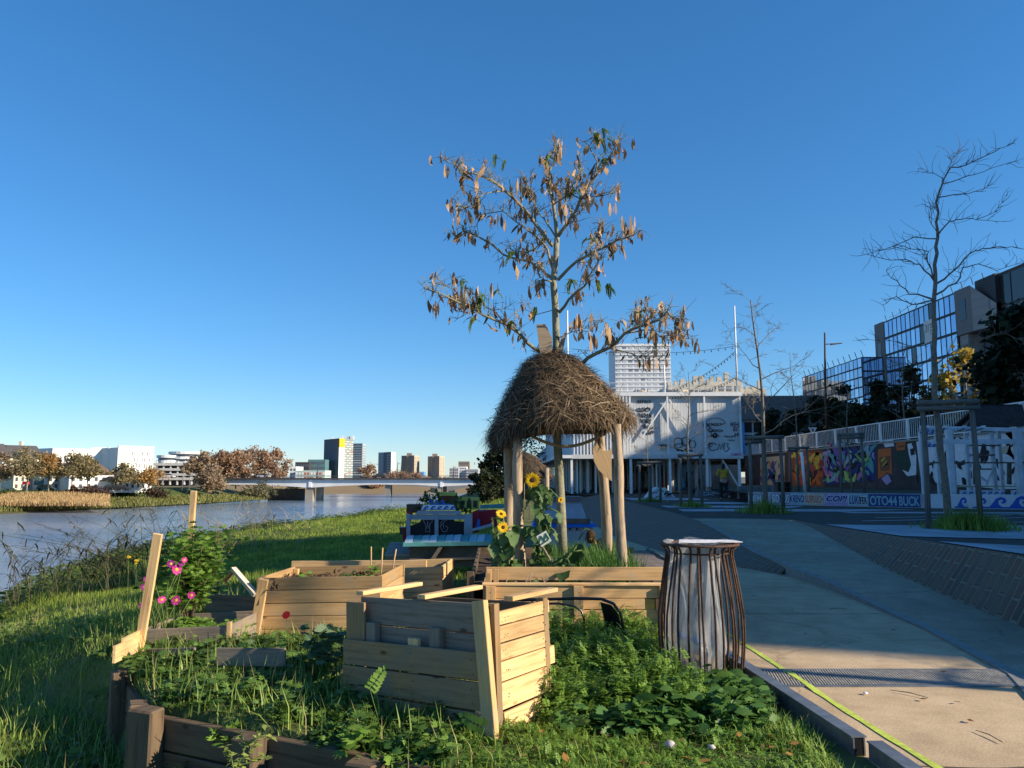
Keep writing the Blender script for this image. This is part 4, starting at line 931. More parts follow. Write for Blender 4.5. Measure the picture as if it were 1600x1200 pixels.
# glaucous leafy plant, sprig
br_ = thing('grey_leaved_plant', (-1.45, 5.9, 0), 'blue green broad leaved plant at the left end of the compost box', 'plant')
sp_ = []; parts = []
for i in range(22):
    e = P(random.uniform(470, 535), random.uniform(985, 1035), random.uniform(5.75, 6.1)); b = Vector((-1.42, 5.9, -.03)); sp_.append([b, b.lerp(e, .6)+Vector((0, 0, .05)), e]); parts.append(leaf_cloud(e.x, e.y, e.z-.03, .045, .07, 5, LB7, .05, .075, 1.2))
stems(sp_, .005, green_stem, 'stem', br_); V, Fc = cat2(parts); bulk_obj('foliage', V, Fc, LEAFM('glaucous_leaf', (.08, .15, .07), (.14, .22, .11), .35, .5), br_)
sg = thing('yellow_green_sprig', P(366, 1200, 3.95)-Z3*.3, 'pale yellow green leafy sprig standing in front of the timber wall', 'plant')
lines = [[(352, 1240), (372, 1196), (384, 1165), (376, 1143)], [(366, 1215), (383, 1185), (400, 1160), (412, 1132)], [(384, 1166), (405, 1150), (423, 1150)], [(372, 1196), (396, 1190), (416, 1182)], [(366, 1210), (362, 1185), (352, 1165)]]
sp_ = []; parts = []
for ln in lines:
    pts = [P(u, v, 3.95+random.uniform(-.05, .05)) for u, v in ln]; sp_.append(pts)
    for a, b in zip(pts[:-1], pts[1:]):
        for t in (.1, .35, .6, .85, 1):
            q = a.lerp(b, t); n = 2; parts.append(scatter(LEAF[0], LEAF[1], np.array([q[:]]*n)+RNG.normal(0, .004, (n, 3)), rnd_rot(n, .9)*RNG.uniform(.028, .048, n)[:, None, None]))
stems(sp_, .004, green_stem, 'stem', sg); V, Fc = cat2(parts); bulk_obj('foliage', V, Fc, LEAFM('sprig_leaf', (.22, .28, .06), (.34, .38, .10), .4, .5), sg)
# single rosette leaves catching the light in front of the box
for i, (u, v, Yd, rot, lb) in enumerate(((590, 1060, 5.0, .6, 'dark pinnate leaf reaching up in front of the compost box'), (738, 1128, 4.5, -1.2, 'bright pinnate leaf at the foot of the compost box corner post'))):
    e = P(u, v, Yd); M_ = np.array(Matrix.Rotation(rot, 3, 'Y')@Matrix.Rotation(1.2, 3, 'X')); PVp, PFp = pinnate(6); V, Fc = scatter(PVp, PFp, np.array([[0, 0, 0.]]), (M_*.17)[None]); V = V+np.array(e)-V.mean(0)
    t = thing('pinnate_leaf_plant', P(u, v+50, Yd), lb, 'plant'); bulk_obj('leaf', V, Fc, weed_m, t)
    q = V[0]; stems([[P(u, v+60, Yd), q.tolist()]], .003, green_stem, 'stem', t)
# seedlings in the planters
def seedling(c, r_, h, label, m=None):
    t = thing('seedling', c, label, 'plant', 'seedlings in the planters'); c = Vector(c); V, Fc = leaf_cloud(c.x, c.y, c.z, r_, h, 34, LB5, .03, .055, 1.2); bulk_obj('foliage', V, Fc, m or LEAFM('currant_leaf', (0, 0, 0), (0, 0, 0)), t); stems([[c-Z3*.03, c+Z3*h*.8]], .005, green_stem, 'stem', t)
seedling((-2.05, 8.05, .46), .09, .12, 'small seedling in the middle of the plank planter'); seedling((-1.42, 8.2, .46), .09, .2, 'taller seedling beside the three sticks'); seedling((-1.6, 8.0, .46), .1, .1, 'low seedling left of the three sticks')
cover('planter_litter', [(random.uniform(-2.3, -1.35), random.uniform(7.8, 8.5), 1) for _ in range(20)], LEAF, .03, .07, LEAFM('dead_leaf', (.10, .06, .03), (.22, .13, .06), .2, .8), 'withered stalks and leaves on the planter soil', 14, .06, .12, .02, .06, zf=lambda x, y: .46)
cover('planter_weeds', [(random.uniform(-3.1, -2.5), random.uniform(7.0, 7.5), 1) for _ in range(26)], LB5, .03, .06, weed_m, 'weeds overgrowing the grey board planter', 30, .06, .14, .03, .12, zf=lambda x, y: .13)
mb = MB()
for i in range(16):
    a = Vector((random.uniform(-.15, .35), random.uniform(7.65, 8.0), .43)); mb.tube([a, a+Vector((random.uniform(-.15, .15), random.uniform(-.1, .1), random.uniform(.02, .14)))], .005, 5)
o = mb.build('dry_stalks', M('dry_stalk', (.3, .22, .13), .8, .3, 20, .1)); stuff(o, 'dry broken stalks in the front compartment of the hut planter', 'stalks')
# dried flower hanging on the plank planter's corner
wf = thing('withered_flower', P(405, 945, 7.55), 'withered black flower bent over at the corner of the plank planter', 'flower')
stems([[P(404, 945, 7.55), P(408, 920, 7.55), P(416, 911, 7.55), P(426, 910, 7.55)]], .005, M('dry_stalk', (0, 0, 0)), 'stem', wf); V, Fc = leaf_cloud(P(427, 914, 7.55).x, 7.55, P(427, 914, 7.55).z-.03, .03, .06, 14, LEAF, .03, .06, 1.6); bulk_obj('head', V, Fc, LEAFM('black_leaf', (.012, .01, .01), (.03, .02, .015), .1, .8), wf)
# fallen leaves and stones (each its own)
fl = None; spotsL = [(845, 1145), (905, 1130), (1000, 1192), (1066, 1182), (1155, 1152), (1160, 1116), (1210, 1150), (1207, 1165), (1250, 1160), (1092, 1191), (980, 1188), (888, 1192), (1183, 1103), (1130, 1100), (1238, 1178)]
for i, (u, v) in enumerate(spotsL):
    p = PZ(u, v, .05); cm = LEAFM('orange_leaf', (.28, .12, .03), (.45, .24, .07), .3, .6)
    V, Fc = scatter(np.array([[0, 0, 0], [.3, .35, .06], [.22, .75, .02], [0, 1.05, .1], [-.25, .72, .03], [-.3, .33, .1]]), np.array([[0, 1, 2, 3], [0, 3, 4, 5]]), np.array([[0, 0, 0.]]), rnd_rot(1, .5)*RNG.uniform(.045, .075))
    o = bulk_obj('fallen_leaf', V, Fc, cm); o.location = p; tag(o, 'fallen orange brown leaf lying in the foreground grass', 'leaf', 'fallen leaves in the foreground grass')
for u, v, r_, lb in ((1047, 1163, .035, 'larger whitish stone in the foreground grass'), (1112, 1167, .024, 'smaller whitish stone in the foreground grass'), (1006, 1195, .0, '')):
    if r_:
        p = PZ(u, v, .04); o = crumple(p, r_, M('pale_stone', (.5, .46, .44), .9, .2, 30, .3), 'stone', None, 8, 6, .6); tag(o, lb, 'stone', 'stones in the foreground grass')
# ---------- reeds on the brow ----------
def reed_clump(c, n, spread, hgt, label, leafm, stemm, lean=.4, lsz=.16, dirx=0, nl=7):
    t = thing('reed_clump', c, label, 'reeds'); c = Vector(c); sp_ = []; parts = []
    for i in range(n):
        b = c+Vector((random.gauss(0, spread), random.gauss(0, spread*.6), -.1)); h = hgt*random.uniform(.55, 1.05); dx = random.gauss(dirx, lean); dy = random.gauss(0, lean*.5)
        pts = [b+Vector((dx*h*q*q, dy*h*q*q, h*q*(1-.18*abs(dx)*q))) for q in (0, .3, .6, .85, 1)]; sp_.append(pts)
        for k in range(nl):
            q = random.uniform(.3, 1); j = min(3, int(q*4)); a = pts[j].lerp(pts[j+1], q*4-j if q < 1 else 1); parts.append(scatter(np.array([[-.035, 0, 0], [.035, 0, 0], [.045, .5, .03], [-.045, .5, .03], [0, 1, -.12], [.001, 1, -.12]]), np.array([[0, 1, 2, 3], [3, 2, 5, 4]]), np.array([a[:]]), (rotz(np.array([random.choice((-1.4, 1.4))+random.gauss(0, .7)])) @ rotx(np.array([random.uniform(-.9, .4)])))*lsz*random.uniform(.6, 1.3)))
    stems(sp_, .006, stemm, 'stem', t, 4); V, Fc = cat2(parts); bulk_obj('leaves', V, Fc, leafm, t); return t
dkl = LEAFM('dark_reed_leaf', (.035, .045, .02), (.09, .09, .045), .25, .6); dks = M('reed_stem', (.10, .09, .05), .8, .2, 20, .1); dry = LEAFM('dry_reed_leaf', (.26, .20, .11), (.42, .33, .19), .3, .7); dryst = M('dry_reed_stem', (.34, .27, .16), .8, .2, 20, .1)
def at_b(u, v, Y): p = P(u, v, Y); return Vector((p.x, Y, float(zg(p.x, Y))))
reed_clump(at_b(80, 880, 13.5), 46, .6, 1.45, 'dark low reeds at the left end of the bank', dkl, dks, .5, .26, .1)
reed_clump(at_b(150, 860, 14.5), 20, .5, 1.1, 'thin low dark reeds between the other dark reeds', dkl, dks, .6, .24, 0)
reed_clump(at_b(212, 850, 14.0), 40, .4, 1.75, 'tall drooping dark reeds behind the leaning stake', dkl, dks, .75, .28, -.5)
reed_clump(at_b(225, 850, 15.0), 10, .25, 2.3, 'tallest sparse dark reeds rising in front of the far bank', dkl, dks, .3, .26, 0, 9)
reed_clump(at_b(400, 815, 22), 34, .9, 1.5, 'pale dry reeds at the water edge, right of the tall stake', dry, dryst, .8, .3, -.3)
reed_clump(at_b(430, 812, 27), 20, .9, 1.2, 'sparse dry stalks at the water edge, farthest right', dry, dryst, .7, .25, 0)
# ---------- the tree through the hut ----------
tr = thing('hut_tree', (.62, 9.5, .4), 'thin leafless tree hung with brown withered leaves growing through the hut roof', 'tree')
def zt(zx, zy): return 640+zx/2.857, 180+zy/2.857
TY = 9.5
tm = MB(); twm = tm; podsites = []; greensites = []
def branch(pts, r0, r1, dy=0.0, side=True, mb=None, sub=1.0):
    r0 *= .85
    n = len(pts); w3 = []
    for i, (a, b) in enumerate(pts): w3.append(P(*zt(a, b), TY+dy*i/(n-1)))
    fine = []
    for i in range(n-1):
        for t in (0, .5): fine.append(w3[i].lerp(w3[i+1], t)+Vector((random.gauss(0, .008), random.gauss(0, .012), random.gauss(0, .008))) if (i or t) else w3[0])
    fine.append(w3[-1]); m = len(fine); (mb or tm).tube(fine, [r0+(r1-r0)*i/(m-1) for i in range(m)], 8)
    if side:
        for i in range(2, m):
            for _ in range(random.choice((2, 2, 3, 3))):
                if random.random() > sub: continue
                d = (fine[i]-fine[i-1]).normalized(); up = Vector((random.gauss(0, .7), random.gauss(0, .8), random.gauss(.35, .5))); q = (d*.9+up).normalized(); L = random.uniform(.10, .36)*(1.1-.6*i/m); p = fine[i]; ps = [p]
                for k in range(3): q = (q+Vector((random.gauss(0, .22), random.gauss(0, .22), random.gauss(.06, .2)))).normalized(); p = p+q*L/3; ps.append(p)
                twm.tube(ps, [max(.005, r1*.8), .0045, .0035, .0022], 5)
                for _k in range(4):
                    o_ = ps[random.choice((1, 2))]; e_ = o_+Vector((random.gauss(0, .08), random.gauss(0, .08), random.gauss(.03, .07))); twm.tube([o_, o_.lerp(e_, .5)+Vector((0, 0, .01)), e_], [.003, .0025, .0018], 4, False); podsites.append(e_); podsites.extend(ps[1:])
        podsites.extend(fine[m//3:])
    return fine
tp = [P(880, 890, TY), P(877, 800, TY), P(871, 690, TY)] + [P(*zt(a, b), TY) for a, b in ((655, 1000), (650, 850), (641, 740), (653, 640), (658, 545))]
tm.tube(tp, [.062, .055, .05, .045, .042, .04, .036, .032], 12)
branch([(658, 545), (640, 400), (622, 330), (625, 250), (660, 180), (668, 130)], .03, .006, .3)
branch([(658, 545), (700, 490), (740, 430), (790, 330), (860, 235), (895, 185), (930, 125)], .03, .006, -.5)
branch([(815, 290), (840, 215), (815, 160), (785, 120), (820, 90)], .010, .004, -.2, sub=.4)
branch([(640, 585), (560, 480), (520, 430), (430, 340), (370, 285), (290, 260), (230, 250), (180, 210)], .027, .005, -.9)
branch([(640, 690), (615, 600), (575, 545), (510, 500), (420, 430), (330, 440)], .020, .005, .8)
branch([(632, 725), (590, 690), (540, 660), (420, 620), (310, 540), (250, 520), (220, 545)], .026, .006, .9)
branch([(662, 735), (750, 650), (850, 600), (930, 560), (1000, 535)], .026, .008, -.7)
branch([(668, 880), (710, 820), (780, 760), (820, 690), (850, 640)], .024, .005, -.6)
branch([(638, 745), (610, 735), (580, 740), (565, 770)], .014, .005, -.3, sub=.5)
branch([(600, 1075), (570, 1050), (490, 980), (420, 925), (330, 890), (250, 850), (180, 815), (85, 780)], .030, .006, -.7)
branch([(300, 880), (260, 885), (230, 860), (190, 770), (130, 735)], .010, .004, -.3)
branch([(420, 925), (380, 870), (330, 850), (290, 800)], .012, .004, .4)
branch([(760, 1110), (800, 1085), (890, 1040), (960, 980), (1030, 940), (1110, 915), (1150, 880), (1195, 905), (1220, 960)], .030, .005, -.7)
branch([(900, 1030), (970, 960), (1010, 900), (1060, 860), (1090, 880)], .014, .004, .5)
branch([(960, 975), (1060, 955), (1120, 985), (1200, 990), (1215, 1000)], .011, .004, -.5)
branch([(890, 1040), (960, 1055), (1020, 1080), (1080, 1075), (1110, 1090)], .009, .004, -.4, sub=.5)
branch([(650, 540), (600, 460), (560, 400), (540, 330), (500, 270)], .014, .004, .6)
branch([(700, 490), (690, 430), (705, 350), (750, 290), (765, 230)], .013, .004, .5)
branch([(640, 400), (700, 360), (760, 370), (850, 360), (930, 340)], .012, .004, -.4)
branch([(750, 650), (800, 590), (850, 530), (855, 490)], .012, .004, .4)
branch([(430, 340), (330, 350), (270, 410), (225, 400)], .012, .004, -.5)
branch([(590, 560), (555, 600), (500, 610), (450, 600)], .010, .004, .5)
branch([(645, 1000), (720, 970), (800, 960), (850, 925)], .008, .003, -.4, sub=.8)
branch([(640, 870), (560, 890), (520, 870)], .007, .003, .4, sub=.8)
tm.build('trunk', bark2, tr)
# withered pods hang in small bunches from the twigs
podp = (np.array([[-.03, 0, 0], [.03, 0, 0], [.13, .04, -.4], [-.11, .0, -.38], [.08, -.03, -.75], [-.09, .03, -.72], [.0, 0, -1.0], [.02, .02, -1.0]]), np.array([[0, 1, 2, 3], [3, 2, 4, 5], [5, 4, 7, 6]]))
pa = []; pc_ = []
random.shuffle(podsites)
for p in podsites[:520]:
    k = random.choice((1, 1, 1, 2, 2, 3)); pos = np.array([p[:]]*k)+RNG.normal(0, .022, (k, 3)); s = RNG.uniform(.09, .20, k)
    M_ = rotz(RNG.uniform(0, 6.28, k)) @ rotx(RNG.normal(0, .3, k)) @ rotz(RNG.uniform(0, 6.28, k)); S3 = np.stack([RNG.uniform(.5, 1.7, k), RNG.uniform(-2.5, 2.5, k), RNG.uniform(.6, 1.15, k)], -1)
    for q_ in range(k): pa.append(scatter(podp[0]*S3[q_]+np.array([0, .12, 0])*np.sin(podp[0][:, 2:3]*RNG.uniform(2, 5)), podp[1], pos[q_:q_+1], M_[q_:q_+1]*s[q_]))
for a, b, k, sp in ((125, 870, 6, 8), (965, 500, 9, 18), (985, 500, 5, 14), (755, 925, 6, 12), (1215, 985, 5, 10), (1095, 1000, 4, 5), (675, 170, 4, 8), (900, 410, 4, 9), (815, 1010, 5, 10), (300, 790, 3, 8), (370, 780, 4, 10), (870, 960, 4, 10), (480, 320, 4, 10), (690, 430, 5, 12), (225, 820, 5, 14), (1090, 1110, 5, 12), (600, 230, 4, 9), (165, 250, 3, 9), (420, 470, 5, 15)):
    for _ in range(k): p = P(*zt(a+random.gauss(0, sp), b-25+random.gauss(0, sp)), TY-.5+random.gauss(0, .2)); pa.append(scatter(podp[0], podp[1], np.array([p[:]]), (rotx(RNG.normal(0, .3, 1)) @ rotz(RNG.uniform(0, 6.28, 1)))*random.uniform(.13, .21)))
V, Fc = cat2(pa); bulk_obj('withered_leaves', V, Fc, LEAFM('withered_pod', (.12, .06, .03), (.50, .32, .17), .14, .65), tr)
# a few still green feathery leaves
pa = []; PVp, PFp = pinnate(9)
for a, b, n in ((830, 80, 3), (870, 60, 3), (885, 95, 2), (860, 105, 2), (320, 800, 7), (395, 780, 3), (240, 735, 3), (455, 605, 3), (720, 730, 4), (840, 745, 4), (885, 760, 3), (1040, 980, 3), (1015, 870, 2), (275, 905, 3), (620, 180, 4), (870, 190, 3), (735, 330, 3), (375, 180, 2), (430, 200, 2), (800, 550, 3), (910, 600, 2), (450, 920, 2), (565, 865, 2)):
    for _ in range(n):
        p = P(*zt(a+random.gauss(0, 5), b+random.gauss(0, 5)), TY-.35+random.gauss(0, .2)); M_ = rotz(RNG.uniform(0, 6.28, 1)) @ rotx(RNG.uniform(-1.5, -.4, 1)); pa.append(scatter(PVp*np.array([.55, 1, 1]), PFp, np.array([p[:]]), M_*random.uniform(.12, .2)))
V, Fc = cat2(pa); bulk_obj('green_leaves', V, Fc, LEAFM('green_tree_leaf', (.05, .10, .015), (.14, .2, .04), .4, .5), tr)
# ---------- sunflowers ----------
sunm = LEAFM('sunflower_petal', (.85, .50, .01), (.95, .68, .03), .35, .5); sfl = LEAFM('sunflower_leaf', (.06, .12, .035), (.14, .22, .08), .35, .55)
def big_leaf():
    vs = []; prof = [(0, .0), (.12, .30), (.3, .42), (.55, .34), (.8, .16), (1, .0)]
    for i_, (y, w_) in enumerate(prof): vs += [[-w_, y, .09*(-1)**i_+.03-.3*y*y], [0, y, -.05-.26*y*y], [w_*.92, y, -.07*(-1)**i_+.05-.3*y*y]]
    fs = []
    for i in range(5): b = i*3; fs += [[b, b+1, b+4, b+3], [b+1, b+2, b+5, b+4]]
    return np.array(vs), np.array(fs)
BL = big_leaf()
def sunflower(name, base, top, heads, label, nleaf, lsz, droop, spread=.06, extra=()):
    t = thing(name, base, label, 'sunflower', 'sunflowers in the hut planter'); base = Vector(base); top = Vector(top); n = 8; pts = [base.lerp(top, i/(n-1))+Vector((.015*math.sin(i*1.4), .01*math.cos(i*1.1), 0)) for i in range(n)]
    sp_ = [pts]; pa = []
    for h, r_, face in heads:
        h = Vector(h); sp_.append([pts[-2], pts[-1].lerp(h, .6)+Vector((0, .02, .03)), h+Vector(face).normalized()*-.02]); flower(h, r_, 17, sunm, dc, t, face, nlay=2, wid=.2)
    for i in range(nleaf):
        q = random.uniform(.15, 1.0); j = min(n-2, int(q*(n-1))); p = pts[j].lerp(pts[j+1], q*(n-1)-j); a = random.uniform(0, 6.28); d = Vector((math.cos(a), math.sin(a), random.uniform(-.1, .5)))*random.uniform(.05, .12); e = p+d; sp_.append([p, e])
        M_ = rotz(np.array([a-1.57+random.gauss(0, .3)])) @ rotx(np.array([-random.uniform(*droop)])) @ np.array([np.array(Matrix.Rotation(random.gauss(0, .4), 3, 'Y'))]); pa.append(scatter(BL[0], BL[1], np.array([e[:]]), M_*random.uniform(*lsz)))
    for e in extra:
        e = Vector(e); j = min(range(n), key=lambda k_: (pts[k_]-e).length); sp_.append([pts[j], pts[j].lerp(e, .6)+Z3*.03, e]); M_ = rotz(RNG.uniform(0, 6.28, 1)) @ rotx(RNG.uniform(-1.6, -.9, 1)); pa.append(scatter(BL[0], BL[1], np.array([e[:]]), M_*random.uniform(*lsz)))
    stems(sp_, .014, green_stem, 'stem', t, 6); V, Fc = cat2(pa); bulk_obj('leaves', V, Fc, sfl, t); return t
sunflower('sunflower', P(846, 915, 8.6), P(838, 752, 8.6), [(P(832, 750, 8.45), .085, (-.1, -1, -.05)), (P(876, 781, 8.5), .035, (.4, -1, -.3))], 'tall drooping sunflower with one open yellow head between the hut posts', 48, (.08, .19), (.6, 1.6), extra=[P(860, 775, 8.5), P(872, 800, 8.5), P(842, 820, 8.5), P(868, 830, 8.5), P(858, 850, 8.5)])
sunflower('sunflower.001', P(800, 900, 8.4), P(785, 812, 8.4), [(P(783, 803, 8.3), .06, (.3, -.8, .8)), (P(786, 824, 8.25), .06, (.15, -1, .2))], 'shorter sunflower with two small yellow heads left of the front hut post', 34, (.10, .22), (.7, 1.6), extra=[P(770, 850, 8.3), P(778, 870, 8.3), P(765, 885, 8.3), P(795, 885, 8.3)])
ws = sunflower('sunflower.002', P(870, 905, 8.2), P(905, 842, 8.3), [], 'withered sunflower with a drooping brown seed head before the blue box', 10, (.13, .22), (.4, 1.3), extra=[P(890, 880, 8.2), P(912, 895, 8.2), P(850, 890, 8.2), P(838, 905, 8.1), P(905, 915, 8.1)])
mb = MB(); c = P(923, 838, 8.3); mb.lathe(c, [(0, .07), (.03, .06), (.05, .02), (.045, -.04), (.03, -.07), (0, -.075)], 12); h = mb.build('seed_head', dc, ws); V, Fc = leaf_cloud(c.x, c.y, c.z-.07, .055, .13, 60, LEAF, .03, .05, 1.6); bulk_obj('dry_bracts', V, Fc, LEAFM('dry_bract', (.16, .13, .05), (.30, .24, .10), .3, .7), h)
stems([[P(905, 842, 8.3), P(915, 825, 8.3), c+Z3*.06]], .010, green_stem, 'stem', ws)
# small sign
sn = thing('planter_sign', P(850, 878, 8.35), 'small tilted white sign with a green figure among the sunflower leaves', 'sign')
q = [P(838, 838, 8.35), P(853, 829, 8.35), P(862, 845, 8.35), P(846, 855, 8.35)]
mb = MB(); mb.slab(q, (0, .012, 0)); mb.build('plate', M('sign_white', (.62, .64, .58), .6, .1, 20, .05), sn)
mb = MB(); o = Vector((0, -.004, 0))
for a, b in (((842, 850), (845, 837)), ((845, 838), (850, 844)), ((850, 846), (853, 833)), ((845, 851), (857, 843)), ((853, 835), (858, 842))): mb.beam(P(*a, 8.35)+o, P(*b, 8.35)+o, .014, .004, (0, 1, 0))
mb.build('figure', M('sign_green', (.02, .10, .05), .6, .1, 20, 0), sn)
mb = MB(); mb.tube([P(845, 850, 8.37), P(858, 872, 8.36), P(868, 892, 8.36), P(872, 905, 8.36)], .012, 6); mb.build('stick', M('dry_stalk', (0, 0, 0)), sn)
PT = [(1352, 1083), (1420, 1084), (1436, 1092), (1512, 1124), (1523, 1127), (1500, 1097), (1590, 1073), (1310, 951), (1236, 953), (1543, 965), (1330, 1160), (1240, 1060), (1470, 1050), (1545, 1150), (1400, 985), (1262, 990), (1180, 930), (1390, 935)]
for i, (u, v) in enumerate(PT):
    p = PZ(u, v, .012)
    if i in (0,): o = crumple(p, .022, whitep, 'paper_scrap', None, 6, 4, .3); tag(o, 'small white paper scrap on the sunlit path', 'litter'); continue
    if i % 6 == 1:
        mb = MB(); a_ = random.uniform(0, 3.1); d = Vector((math.cos(a_), math.sin(a_), 0))*random.uniform(.05, .13); mb.tube([p-d, p+Vector((.01, .015, .004)), p+d], [.003, .0035, .002], 5); o = mb.build('fallen_twig', barkm, origin=p); tag(o, 'thin dark twig lying on the concrete path', 'twig', 'twigs on the path')
    else:
        V, Fc = scatter(np.array([[0, 0, 0], [.3, .35, .12], [.22, .75, .05], [0, 1.05, .2], [-.25, .72, .06], [-.3, .33, .16]]), np.array([[0, 1, 2, 3], [0, 3, 4, 5]]), np.array([[0, 0, 0.]]), rnd_rot(1, .25)*RNG.uniform(.035, .06)); o = bulk_obj('path_leaf', V, Fc, LEAFM('brown_leaf', (.10, .05, .02), (.22, .12, .05), .2, .7)); o.location = p; tag(o, 'curled brown leaf lying on the concrete path', 'leaf', 'leaves on the path')
# bits of dead leaf and soil litter among the foreground weeds
x = RNG.uniform(-.5, 1.75, 420); y = RNG.uniform(3.5, 5.4, 420); k = keepout(x, y); x = x[k]; y = y[k]; n = len(x)
V, Fc = scatter(LEAF[0], LEAF[1], np.stack([x, y, zg(x, y)+RNG.uniform(.005, .05, n)], -1), rnd_rot(n, .6)*RNG.uniform(.02, .05, n)[:, None, None]); o = bulk_obj('leaf_litter', V, Fc, LEAFM('dead_leaf', (0, 0, 0), (0, 0, 0))); stuff(o, 'dead leaf fragments among the foreground weeds', 'leaf litter')
x = RNG.uniform(-6.5, 0, 2600); y = RNG.uniform(4, 11, 2600); k = keepout(x, y); x = x[k]; y = y[k]; n = len(x); h = RNG.uniform(.1, .26, n); PV, PF = blade_proto(.006, .5)
V, Fc = scatter(PV, PF, np.stack([x, y, zg(x, y)-.01], -1), (rotz(RNG.uniform(0, 6.28, n)) @ rotx(RNG.normal(0, .6, n)))*np.stack([np.ones(n), h, h], -1)[:, None, :]); o = bulk_obj('dry_grass', V, Fc, LEAFM('dry_blade', (.30, .25, .11), (.48, .40, .20), .35, .7)); stuff(o, 'dry straw coloured stalks in the bank grass', 'grass')
# ---------- shared makers for town things ----------
def ubox(name, mat):
    mb = MB(); mb.add([(x, y, z) for x in (-.5, .5) for y in (-.5, .5) for z in (-.5, .5)], [(0, 1, 3, 2), (4, 6, 7, 5), (0, 4, 5, 1), (2, 3, 7, 6), (0, 2, 6, 4), (1, 5, 7, 3)])
    me = bpy.data.meshes.new(name); me.from_pydata(mb.v, [], mb.f); me.materials.append(mat); return me
UB = {}
class Facade:
    """windows of one building, one object each up to a limit, nearest first; the rest as one part"""
    def __init__(s, parent, limit=100): s.par = parent; s.it = []; s.limit = limit
    def add(s, p0, p1, z0, z1, nc, nr, fw=.6, fh=.6, mat=None, name='window', out=.04, th=.12, skip=None, pat=None):
        p0 = Vector((*p0[:2], 0)); p1 = Vector((*p1[:2], 0)); d = (p1-p0); L = d.length; d.normalize(); n = Vector((d.y, -d.x, 0))
        for r_ in range(nr):
            for c in range(nc):
                if skip and skip(c, r_): continue
                m = pat(c, r_) if pat else mat
                if m is None: continue
                ce = p0+d*(L*(c+.5)/nc)+n*out; ce.z = z0+(z1-z0)*(r_+.5)/nr
                s.it.append((ce, math.atan2(d.y, d.x), L/nc*fw, (z1-z0)/nr*fh, th, m, name))
    def done(s):
        s.it.sort(key=lambda q: (q[0]-Vector((0, 0, CZ))).length/ max(.01, q[2]*q[3])**.5)
        off = WO[s.par.name]
        for q in s.it[:s.limit]:
            key = (q[5].name, q[6])
            if key not in UB: UB[key] = ubox(q[6], q[5])
            o = bpy.data.objects.new(q[6], UB[key]); COL.objects.link(o); o.parent = s.par; o.location = q[0]-off; o.rotation_euler = (0, 0, q[1]); o.scale = (q[2], q[4], q[3])
        rest = s.it[s.limit:]
        if rest:
            mats = sorted({q[5].name for q in rest}); mb = MB()
            for q in rest:
                d = Vector((math.cos(q[1]), math.sin(q[1]), 0)); mb.beam(q[0]-d*q[2]/2, q[0]+d*q[2]/2, q[4], q[3], mi=mats.index(q[5].name))
            o = mb.build('far_windows', [MATS[k] for k in mats], s.par); o['kind'] = 'stuff'
def prism(mb, fp, z0, z1, mi=0, z1s=None):
    n = len(fp); vs = [(x, y, z0) for x, y in fp]+[(x, y, (z1s[i] if z1s else z1)) for i, (x, y) in enumerate(fp)]
    mb.add(vs, [tuple(range(n))[::-1], tuple(range(n, 2*n))]+[(i, (i+1) % n, n+(i+1) % n, n+i) for i in range(n)], None, mi)
def text_mesh(s, name, mats, org, xd, up, h, width=None, depth=.006, parent=None, off=0.0, shear=0.0):
    c = bpy.data.curves.new(name, 'FONT'); c.body = s; c.size = 1; c.extrude = .5; c.offset = off; c.shear = shear
    t = bpy.data.objects.new(name, c); COL.objects.link(t); bpy.context.view_layer.update()
    me = bpy.data.meshes.new_from_object(t); bpy.data.objects.remove(t)
    n = len(me.vertices); co = np.zeros(n*3); me.vertices.foreach_get('co', co); co = co.reshape(-1, 3)
    mn, mx = co.min(0), co.max(0); sx = h/(mx[1]-mn[1]); sy = sx
    if width: sx = width/(mx[0]-mn[0])
    xd = np.array(Vector(xd).normalized()); up = np.array(Vector(up).normalized()); nn_ = np.cross(xd, up)
    W = np.array(org)+((co[:, 0]-mn[0])*sx)[:, None]*xd+((co[:, 1]-mn[1])*sy)[:, None]*up+((co[:, 2]+.5)*depth)[:, None]*nn_
    W = W-np.array(WO[parent.name] if parent is not None else (0, 0, 0)); me.vertices.foreach_set('co', W.ravel()); me.materials.clear(); me.materials.append(mats); me.name = name; me.update()
    o = bpy.data.objects.new(name, me); COL.objects.link(o); WO[o.name] = Vector((0, 0, 0))
    if parent is not None: o.parent = parent
    return o
def flat(name, col, rough=.75, var=.12): return M(name, col, rough, var, 5, 0)
WAVE = [(0, 0), (.2, .12), (.38, .42), (.55, .78), (.78, .95), (1.0, .86), (1.08, .62), (.98, .42), (.82, .40), (.78, .52), (.88, .56), (.9, .66), (.8, .72), (.68, .62), (.66, .38), (.78, .18), (1.0, .08), (1.25, 0)]
def waves(mb, org, xd, up, n, pitch, h, depth=.006, fl=1):
    xd = Vector(xd).normalized(); up = Vector(up).normalized(); nn_ = xd.cross(up)
    for i in range(n): mb.slab([Vector(org)+xd*(pitch*(i+(p[0] if fl > 0 else 1-p[0])*.95))+up*h*p[1] for p in WAVE], nn_*depth)
